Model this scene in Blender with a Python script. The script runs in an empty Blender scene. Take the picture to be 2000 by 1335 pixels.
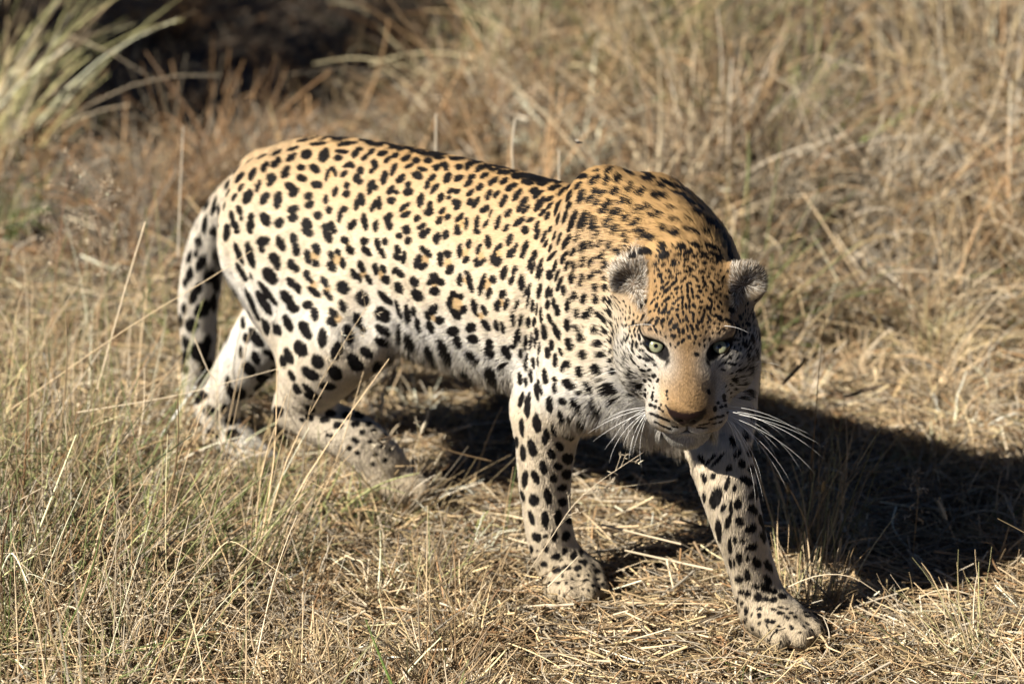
import bpy, math, random
import numpy as np
from mathutils import Vector, Matrix
from mathutils.bvhtree import BVHTree

rng = np.random.default_rng(7)
random.seed(7)
SC = bpy.context.scene
COL = SC.collection

# ------------------------------------------------------------------ camera
CAM_POS = Vector((0.0, -6.66, 2.5))
CAM_PITCH = math.radians(18.0)
cam_data = bpy.data.cameras.new('camera')
cam = bpy.data.objects.new('camera', cam_data)
COL.objects.link(cam)
cam.location = CAM_POS
cam.rotation_euler = (math.radians(90) - CAM_PITCH, 0, 0)
cam_data.sensor_width = 36.0
cam_data.lens = 157.5
cam_data.clip_start = 0.1
cam_data.clip_end = 500.0
cam_data.dof.use_dof = True
cam_data.dof.focus_distance = 6.48
cam_data.dof.aperture_fstop = 3.7
SC.camera = cam

# ------------------------------------------------------------------ sky and sun
SUN_DIR = Vector((-0.75, -0.55, 0.69)).normalized()       # towards the sun
sun_elev = math.asin(SUN_DIR.z)
sun_rot = math.atan2(SUN_DIR.x, SUN_DIR.y)
world = bpy.data.worlds.new('World')
SC.world = world
world.use_nodes = True
wn = world.node_tree.nodes
wn.clear()
sky = wn.new('ShaderNodeTexSky')
sky.sky_type = 'NISHITA'
sky.sun_disc = False
sky.sun_elevation = sun_elev
sky.sun_rotation = sun_rot
sky.altitude = 1600
sky.air_density = 0.2
sky.dust_density = 0.2
bg = wn.new('ShaderNodeBackground')
bg.inputs['Strength'].default_value = 0.05
wo = wn.new('ShaderNodeOutputWorld')
world.node_tree.links.new(sky.outputs[0], bg.inputs[0])
world.node_tree.links.new(bg.outputs[0], wo.inputs[0])
sun_data = bpy.data.lights.new('sun', 'SUN')
sun_data.energy = 5.0
sun_data.angle = math.radians(0.53)
sun_data.color = (1.0, 0.93, 0.82)
sun = bpy.data.objects.new('sun', sun_data)
COL.objects.link(sun)
sun.location = SUN_DIR * 30
sun.rotation_euler = SUN_DIR.to_track_quat('Z', 'Y').to_euler()
SC.view_settings.view_transform = 'Standard'
SC.view_settings.look = 'None'
SC.view_settings.gamma = 1.0
SC.view_settings.use_curve_mapping = False
SC.view_settings.exposure = 1.25
SC.render.engine = 'CYCLES'
SC.cycles.use_denoising = True
SC.cycles.denoiser = 'OPENIMAGEDENOISE'
SC.cycles.denoising_input_passes = 'RGB_ALBEDO_NORMAL'
SC.cycles.denoising_prefilter = 'ACCURATE'
SC.cycles.max_bounces = 5
SC.cycles.diffuse_bounces = 1
SC.cycles.transparent_max_bounces = 8
# ================================================================== LEOPARD BODY
# The animal is modelled in its own frame: x forward, y to its left, z up, metres, ground at z = 0,
# and stands in the world turned 45 degrees towards the viewer.
LEO_YAW = math.radians(-45.0)
VOX = 0.0034
G0 = np.array([-0.80, -0.40, -0.02], np.float32)
G1 = np.array([0.74, 0.24, 0.74], np.float32)
GN = np.ceil((G1 - G0) / VOX).astype(int) + 1
FIELD = np.full(tuple(GN), 0.09, np.float32)

# head frame: f towards the nose, r to the head's left (image right), u up
HEAD_Q = math.radians(20.0)
def w2l(v):                      # world direction -> leopard frame direction
    c = math.cos(-LEO_YAW); s_ = math.sin(-LEO_YAW)
    return np.array([c*v[0] - s_*v[1], s_*v[0] + c*v[1], v[2]])
_hy = math.radians(2.0)
HF = w2l((-math.sin(_hy)*math.cos(HEAD_Q), -math.cos(_hy)*math.cos(HEAD_Q), -math.sin(HEAD_Q)))
HR = w2l((math.cos(_hy), -math.sin(_hy), 0.0))
HU = np.cross(HR, HF) * -1.0
HU = HU / np.linalg.norm(HU)
if HU[2] < 0: HU = -HU
HO = np.array([0.484, -0.121, 0.4945])
HM = np.stack([HF, HR, HU], 0)           # rows: head axes in the leopard frame
def hp(f, r, u): return HO + f*HF + r*HR + u*HU

def _sub(lo, hi, pad):
    i0 = np.clip(np.floor((np.asarray(lo) - pad - G0) / VOX).astype(int), 0, GN - 1)
    i1 = np.clip(np.ceil((np.asarray(hi) + pad - G0) / VOX).astype(int) + 1, 1, GN)
    sl = tuple(slice(a, b) for a, b in zip(i0, i1))
    ax = [G0[k] + VOX*np.arange(i0[k], i1[k], dtype=np.float32) for k in range(3)]
    return sl, ax[0][:, None, None], ax[1][None, :, None], ax[2][None, None, :]

def _smin(sl, d, k):
    F = FIELD[sl]
    h = np.maximum(k - np.abs(F - d), 0.0) / k
    FIELD[sl] = np.minimum(F, d) - h*h*k*0.25
def _smax(sl, d, k):
    F = FIELD[sl]
    h = np.maximum(k - np.abs(F - d), 0.0) / k
    FIELD[sl] = np.maximum(F, d) + h*h*k*0.25

def cone(a, b, ra, rb, k=0.03, flat=1.0):
    """tapered rounded limb from a to b; flat < 1 narrows it sideways (y)"""
    a = np.asarray(a, np.float32); b = np.asarray(b, np.float32)
    r = max(ra, rb)
    sl, X, Y, Z = _sub(np.minimum(a, b) - r, np.maximum(a, b) + r, k + 0.012)
    yc = 0.5*(a[1] + b[1])
    ay = a[1]; by = b[1]
    if flat != 1.0:
        Y = (Y - yc)/flat + yc
        ay = (ay - yc)/flat + yc; by = (by - yc)/flat + yc
    ba = np.array([b[0]-a[0], by-ay, b[2]-a[2]])
    L2 = float(ba @ ba)
    t = ((X-a[0])*ba[0] + (Y-ay)*ba[1] + (Z-a[2])*ba[2]) / L2
    t = np.clip(t, 0, 1)
    d = np.sqrt((X-a[0]-t*ba[0])**2 + (Y-ay-t*ba[1])**2 + (Z-a[2]-t*ba[2])**2) - (ra + (rb-ra)*t)
    if flat != 1.0: d = d*(0.5+0.5*flat)
    _smin(sl, d, k)

def chain(pts, k=0.03, flat=1.0, sub=3):
    """a smooth limb through the points (x, y, z, radius): one shape, blended in once"""
    P = np.asarray(pts, np.float64)
    if len(P) > 2 and sub > 1:                       # Catmull-Rom through the joints
        E = np.vstack([2*P[0]-P[1], P, 2*P[-1]-P[-2]])
        Q = []
        for i in range(1, len(E)-2):
            for t in np.arange(sub)/sub:
                Q.append(0.5*((2*E[i]) + (-E[i-1]+E[i+1])*t + (2*E[i-1]-5*E[i]+4*E[i+1]-E[i+2])*t*t
                              + (-E[i-1]+3*E[i]-3*E[i+1]+E[i+2])*t**3))
        P = np.array(Q + [E[-2]])
    yc = P[:, 1].mean()
    R = P[:, 3].max()
    sl, X, Y, Z = _sub(P[:, :3].min(0) - R, P[:, :3].max(0) + R, k + 0.012)
    if flat != 1.0:
        Y = (Y - yc)/flat + yc
        P = P.copy(); P[:, 1] = (P[:, 1] - yc)/flat + yc
    P = P.astype(np.float32)
    D = None
    for p, q in zip(P[:-1], P[1:]):
        ba = q[:3] - p[:3]
        t = np.clip(((X-p[0])*ba[0] + (Y-p[1])*ba[1] + (Z-p[2])*ba[2])/float(ba @ ba), 0, 1)
        d = np.sqrt((X-p[0]-t*ba[0])**2 + (Y-p[1]-t*ba[1])**2 + (Z-p[2]-t*ba[2])**2) - (p[3] + (q[3]-p[3])*t)
        D = d if D is None else np.minimum(D, d)
    if flat != 1.0: D = D*(0.5+0.5*flat)
    _smin(sl, D, k)

def ell(c, rad, M=None, k=0.03, cut=False):
    """ellipsoid at c; rows of M are its axes"""
    c = np.asarray(c, np.float32); rad = np.asarray(rad, np.float32)
    R = float(rad.max())
    sl, X, Y, Z = _sub(c - R, c + R, k + 0.012)
    X = X - c[0]; Y = Y - c[1]; Z = Z - c[2]
    if M is None: U = (X, Y, Z)
    else: U = [M[i][0]*X + M[i][1]*Y + M[i][2]*Z for i in range(3)]
    k0 = np.sqrt(sum((U[i]/rad[i])**2 for i in range(3)))
    k1 = np.sqrt(sum((U[i]/rad[i]**2)**2 for i in range(3))) + 1e-6
    d = k0*(k0 - 1.0)/k1
    if cut: _smax(sl, -d, k)
    else: _smin(sl, d, k)

def hell(f, r, u, rad, k=0.02, cut=False, tilt=0.0, yaw=0.0, roll=0.0):
    M = HM
    ct, st = math.cos(tilt), math.sin(tilt)          # tilt > 0 lifts the f axis up
    M = np.stack([ct*M[0] + st*M[2], M[1], -st*M[0] + ct*M[2]])
    cy, sy = math.cos(yaw), math.sin(yaw)            # yaw > 0 turns the f axis to +r
    M = np.stack([cy*M[0] + sy*M[1], -sy*M[0] + cy*M[1], M[2]])
    cr, sr = math.cos(roll), math.sin(roll)
    M = np.stack([M[0], cr*M[1] + sr*M[2], -sr*M[1] + cr*M[2]])
    ell(hp(f, r, u), rad, M, k, cut)
def hcone(p, q, ra, rb, k=0.015):
    cone(hp(*p), hp(*q), ra, rb, k)

TC = -0.035          # the trunk's centre line
# --- trunk
chain([(-0.50, TC, 0.455, 0.082), (-0.38, TC, 0.462, 0.116), (-0.20, TC, 0.463, 0.133), (-0.02, TC, 0.462, 0.144),
       (0.16, TC, 0.458, 0.150), (0.29, TC, 0.465, 0.132)], k=0.06, flat=0.86)
cone((-0.16, TC, 0.400), (0.20, TC, 0.408), 0.102, 0.115, 0.06, 0.8)      # belly
# spine ridge
chain([(-0.52, TC, 0.505, 0.034), (-0.42, TC, 0.545, 0.034), (-0.28, TC, 0.566, 0.034), (-0.10, TC, 0.580, 0.03), (0.10, TC, 0.582, 0.03), (0.22, TC, 0.58, 0.03)], k=0.06)
# shoulder blades and shoulders
cone((0.272, -0.082, 0.640), (0.39, -0.105, 0.41), 0.036, 0.066, 0.06)
cone((0.275, -0.075, 0.635), (0.40, -0.075, 0.575), 0.036, 0.060, 0.06)
cone((0.30, 0.01, 0.630), (0.40, 0.02, 0.41), 0.028, 0.060, 0.05)
ell((0.310, -0.112, 0.485), (0.085, 0.056, 0.13), None, 0.035)
ell((0.315, 0.035, 0.50), (0.090, 0.045, 0.12), None, 0.05)
# chest
cone((0.36, TC, 0.47), (0.42, TC-0.02, 0.41), 0.112, 0.082, 0.06)
# neck: arches forward and swings to the animal's right
chain([(0.27, TC, 0.550, 0.092), (0.37, -0.055, 0.555, 0.092), (0.44, -0.090, 0.525, 0.092), (0.475, -0.107, 0.502, 0.084)], k=0.06)
cone((0.40, -0.05, 0.45), (0.475, -0.105, 0.455), 0.09, 0.068, 0.06)
cone((0.40, -0.085, 0.40), (0.46, -0.115, 0.43), 0.05, 0.05, 0.05)

# --- right hind leg (near side, stepping forward under the belly)
cone((-0.43, -0.10, 0.45), (-0.245, -0.135, 0.325), 0.105, 0.064, 0.05, 0.75)
cone((-0.455, -0.10, 0.40), (-0.33, -0.13, 0.275), 0.074, 0.055, 0.05, 0.85)
cone((-0.35, -0.115, 0.46), (-0.225, -0.135, 0.345), 0.075, 0.06, 0.05, 0.75)
chain([(-0.235, -0.138, 0.318, 0.060), (-0.285, -0.138, 0.262, 0.058), (-0.335, -0.134, 0.205, 0.044), (-0.360, -0.128, 0.172, 0.034)], k=0.035)
chain([(-0.358, -0.132, 0.172, 0.034), (-0.312, -0.118, 0.155, 0.038), (-0.262, -0.088, 0.130, 0.041), (-0.236, -0.062, 0.090, 0.040)], k=0.02)
# --- left hind leg (far side, stretched out behind; its white inner face shows)
cone((-0.43, 0.02, 0.45), (-0.47, 0.0, 0.33), 0.10, 0.066, 0.05, 0.8)
chain([(-0.46, 0.0, 0.36, 0.070), (-0.505, -0.025, 0.28, 0.058), (-0.560, -0.048, 0.195, 0.047), (-0.608, -0.062, 0.125, 0.035), (-0.628, -0.068, 0.095, 0.030)], k=0.035)
chain([(-0.628, -0.068, 0.090, 0.033), (-0.618, -0.066, 0.055, 0.033), (-0.595, -0.063, 0.034, 0.034)], k=0.02)

# --- right fore leg (near side, planted)
chain([(0.35, -0.10, 0.42, 0.078), (0.250, -0.112, 0.345, 0.062), (0.200, -0.117, 0.285, 0.051), (0.190, -0.119, 0.20, 0.041),
       (0.195, -0.119, 0.13, 0.036), (0.203, -0.114, 0.080, 0.036), (0.215, -0.110, 0.048, 0.036)], k=0.03)
cone((0.22, -0.105, 0.36), (0.170, -0.115, 0.30), 0.05, 0.036, 0.04)
# --- left fore leg (far side, reaching forward)
chain([(0.39, 0.0, 0.42, 0.070), (0.45, -0.03, 0.36, 0.062), (0.50, -0.068, 0.30, 0.048), (0.53, -0.076, 0.243, 0.041), (0.541, -0.067, 0.190, 0.037),
       (0.545, -0.049, 0.138, 0.034), (0.551, -0.036, 0.092, 0.035), (0.563, -0.031, 0.060, 0.036)], k=0.03)

# folds: behind the shoulder, in front of the thigh
ell((0.200, -0.185, 0.43), (0.022, 0.030, 0.12), None, 0.03, cut=True)
ell((-0.165, -0.178, 0.375), (0.020, 0.026, 0.07), None, 0.03, cut=True)
ell((-0.43, -0.115, 0.515), (0.045, 0.035, 0.03), None, 0.05)        # hip

def paw(x, y, ang, L=0.095, W=0.088, z=0.0, toes=True):
    """broad cat paw with four toes; ang = heading in the leopard frame"""
    c, s_ = math.cos(ang), math.sin(ang)
    def P(f, l, h): return (x + c*f - s_*l, y + s_*f + c*l, z + h)
    M = np.array([[c, s_, 0], [-s_, c, 0], [0, 0, 1]])
    ell(P(-0.008, 0, 0.031), (L*0.50, W*0.44, 0.033), M, 0.02)
    for l, f, r in ((-0.40, 0.028, 0.0165), (-0.145, 0.050, 0.0185), (0.145, 0.050, 0.0185), (0.40, 0.028, 0.0165)):
        a = P(f - 0.035, l*W*0.88, 0.036); b = P(f + 0.002, l*W, r + 0.0005)
        cone(a, b, r*0.95, r, 0.008)
paw(0.240, -0.106, math.radians(-38), z=0.010, L=0.09, W=0.084)
paw(0.592, -0.028, math.radians(2), L=0.10, W=0.092, z=0.014)
paw(-0.226, -0.050, math.radians(25), L=0.076, W=0.076, z=0.034)
paw(-0.570, -0.062, math.radians(0), L=0.085, W=0.078)

# --- tail: hangs from the rump, its tip behind the hock
TAIL = [(-0.53, TC, 0.500, 0.040), (-0.595, TC, 0.455, 0.036), (-0.660, TC+0.005, 0.39, 0.034), (-0.700, TC+0.010, 0.32, 0.034),
        (-0.718, TC+0.010, 0.24, 0.032), (-0.716, TC+0.008, 0.16, 0.027), (-0.722, TC, 0.105, 0.020)]
chain(TAIL, k=0.02)

# --- head
hell(-0.015, 0, 0.020, (0.090, 0.078, 0.068), 0.03)
hell(0.030, 0, 0.034, (0.062, 0.056, 0.044), 0.03)           # forehead
hell(0.045, 0, -0.010, (0.070, 0.060, 0.055), 0.03)
for s_ in (-1, 1):
    hell(0.020, s_*0.065, -0.026, (0.060, 0.036, 0.052), 0.03)    # cheeks
    hell(0.064, s_*0.043, 0.050, (0.022, 0.022, 0.011), 0.02, yaw=s_*0.5)   # brow
    hell(0.066, s_*0.055, 0.002, (0.026, 0.020, 0.018), 0.03)      # cheekbone
    hell(0.114, s_*0.032, -0.060, (0.034, 0.028, 0.028), 0.022)     # whisker pad
hcone((0.070, 0, 0.022), (0.138, 0, -0.026), 0.034, 0.024, 0.025)    # bridge of the nose
hcone((0.070, -0.012, 0.012), (0.138, -0.013, -0.029), 0.030, 0.020, 0.02)
hcone((0.070, 0.012, 0.012), (0.138, 0.013, -0.029), 0.030, 0.020, 0.02)
hell(0.095, 0, -0.040, (0.055, 0.044, 0.034), 0.025)
hell(0.153, 0, -0.034, (0.011, 0.019, 0.010), 0.010)                # nose pad
hell(0.098, 0, -0.108, (0.031, 0.031, 0.021), 0.022)
for s_ in (-1, 1):
    hell(0.130, s_*0.014, -0.0660, (0.023, 0.020, 0.0175), 0.012)      # upper lip                # chin
hell(0.058, 0, -0.082, (0.062, 0.054, 0.036), 0.03)                # jaw
hell(0.153, 0, -0.065, (0.012, 0.0014, 0.013), 0.005, cut=True)    # philtrum
for s_ in (-1, 1):
    hell(0.136, s_*0.024, -0.0860, (0.03, 0.029, 0.0024), 0.006, cut=True, roll=s_*-0.42)   # mouth line
    hell(0.164, s_*0.009, -0.040, (0.006, 0.004, 0.004), 0.004, cut=True)   # nostril
    hell(0.091, s_*0.0462, 0.0345, (0.020, 0.0158, 0.0095), 0.005, cut=True, yaw=s_*0.40, roll=s_*0.03)     # eye socket
# ears
for s_ in (-1, 1):
    hell(-0.028, s_*0.079, 0.062, (0.014, 0.030, 0.033), 0.02, yaw=s_*-0.35, roll=s_*0.45)
    hell(-0.030, s_*0.088, 0.073, (0.011, 0.024, 0.024), 0.01, yaw=s_*-0.35, roll=s_*0.45)
for s_ in (-1, 1):
    hell(-0.006, s_*0.093, 0.071, (0.017, 0.019, 0.025), 0.009, cut=True, yaw=s_*-0.30, roll=s_*0.45)

def surface_nets(F):
    """naive surface nets over the dense field, in numpy"""
    neg = F < 0
    nx, ny, nz = F.shape
    s0 = np.zeros((nx-1, ny-1, nz-1), np.uint8)
    for i in (0, 1):
        for j in (0, 1):
            for k in (0, 1):
                s0 += neg[i:nx-1+i, j:ny-1+j, k:nz-1+k]
    cells = np.argwhere((s0 > 0) & (s0 < 8))
    vid = np.full(s0.shape, -1, np.int32)
    vid[cells[:, 0], cells[:, 1], cells[:, 2]] = np.arange(len(cells))
    acc = np.zeros((len(cells), 3)); cnt = np.zeros(len(cells))
    cor = [(i, j, k) for i in (0, 1) for j in (0, 1) for k in (0, 1)]
    val = {c: F[cells[:, 0]+c[0], cells[:, 1]+c[1], cells[:, 2]+c[2]].astype(np.float64) for c in cor}
    for a in cor:
        for ax in range(3):
            if a[ax]: continue
            b = list(a); b[ax] = 1; b = tuple(b)
            va, vb = val[a], val[b]
            m = (va < 0) != (vb < 0)
            t = np.where(m, va/np.where(m, va - vb, 1), 0)
            p = np.tile(np.array(a, float), (len(cells), 1)); p[:, ax] += t
            acc[m] += p[m]; cnt[m] += 1
    verts = (cells + acc/cnt[:, None])*VOX + G0
    quads = []
    for ax in range(3):
        o = [1, 2] if ax == 0 else ([2, 0] if ax == 1 else [0, 1])
        sl0 = [slice(None)]*3; sl1 = [slice(None)]*3
        sl0[ax] = slice(0, -1); sl1[ax] = slice(1, None)
        ch = neg[tuple(sl0)] != neg[tuple(sl1)]
        e = np.argwhere(ch)
        e = e[(e[:, o[0]] > 0) & (e[:, o[1]] > 0) & (e[:, o[0]] < F.shape[o[0]]-1) & (e[:, o[1]] < F.shape[o[1]]-1)]
        d0 = np.zeros(3, int); d0[o[0]] = 1
        d1 = np.zeros(3, int); d1[o[1]] = 1
        def V(c): return vid[c[:, 0], c[:, 1], c[:, 2]]
        q = np.stack([V(e), V(e-d0), V(e-d0-d1), V(e-d1)], 1)
        inside = neg[e[:, 0], e[:, 1], e[:, 2]]
        q[~inside] = q[~inside][:, ::-1]
        quads.append(q)
    return verts, np.concatenate(quads)

BV, BQ = surface_nets(FIELD)
del FIELD
def largest_part(V, Q):
    lab = np.arange(len(V))
    while True:
        m = lab[Q].min(1)
        new = lab.copy()
        for c in range(4): np.minimum.at(new, Q[:, c], m)
        new = new[new]
        if (new == lab).all(): break
        lab = new
    ids, n = np.unique(lab, return_counts=True)
    keep = lab == ids[n.argmax()]
    remap = np.cumsum(keep) - 1
    return V[keep], remap[Q[keep[Q[:, 0]]]]
BV, BQ = largest_part(BV, BQ)
# relax the net slightly
for _ in range(2):
    s1 = np.zeros_like(BV); n1 = np.zeros(len(BV))
    for a, b in ((0, 1), (1, 2), (2, 3), (3, 0)):
        np.add.at(s1, BQ[:, a], BV[BQ[:, b]]); np.add.at(s1, BQ[:, b], BV[BQ[:, a]])
        np.add.at(n1, BQ[:, a], 1); np.add.at(n1, BQ[:, b], 1)
    BV = BV*0.5 + 0.5*s1/n1[:, None]

def link_mesh(name, V, Q, mat=None, parent=None, smooth=True):
    me = bpy.data.meshes.new(name)
    V = np.asarray(V, np.float32); Q = np.asarray(Q, np.int32)
    n = Q.shape[1]
    me.vertices.add(len(V)); me.vertices.foreach_set('co', V.ravel())
    me.loops.add(Q.size); me.loops.foreach_set('vertex_index', Q.ravel())
    me.polygons.add(len(Q)); me.polygons.foreach_set('loop_start', np.arange(0, Q.size, n, dtype=np.int32))
    if smooth: me.polygons.foreach_set('use_smooth', np.ones(len(Q), bool))
    me.update(calc_edges=True); me.validate()
    if mat: me.materials.append(mat)
    o = bpy.data.objects.new(name, me)
    COL.objects.link(o)
    if parent: o.parent = parent
    return o

leopard = bpy.data.objects.new('leopard', None)
COL.objects.link(leopard)
leopard.rotation_euler = (0, 0, LEO_YAW)
leopard['label'] = 'spotted leopard stalking through dry grass with its head low, staring ahead'
leopard['category'] = 'leopard'
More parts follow.
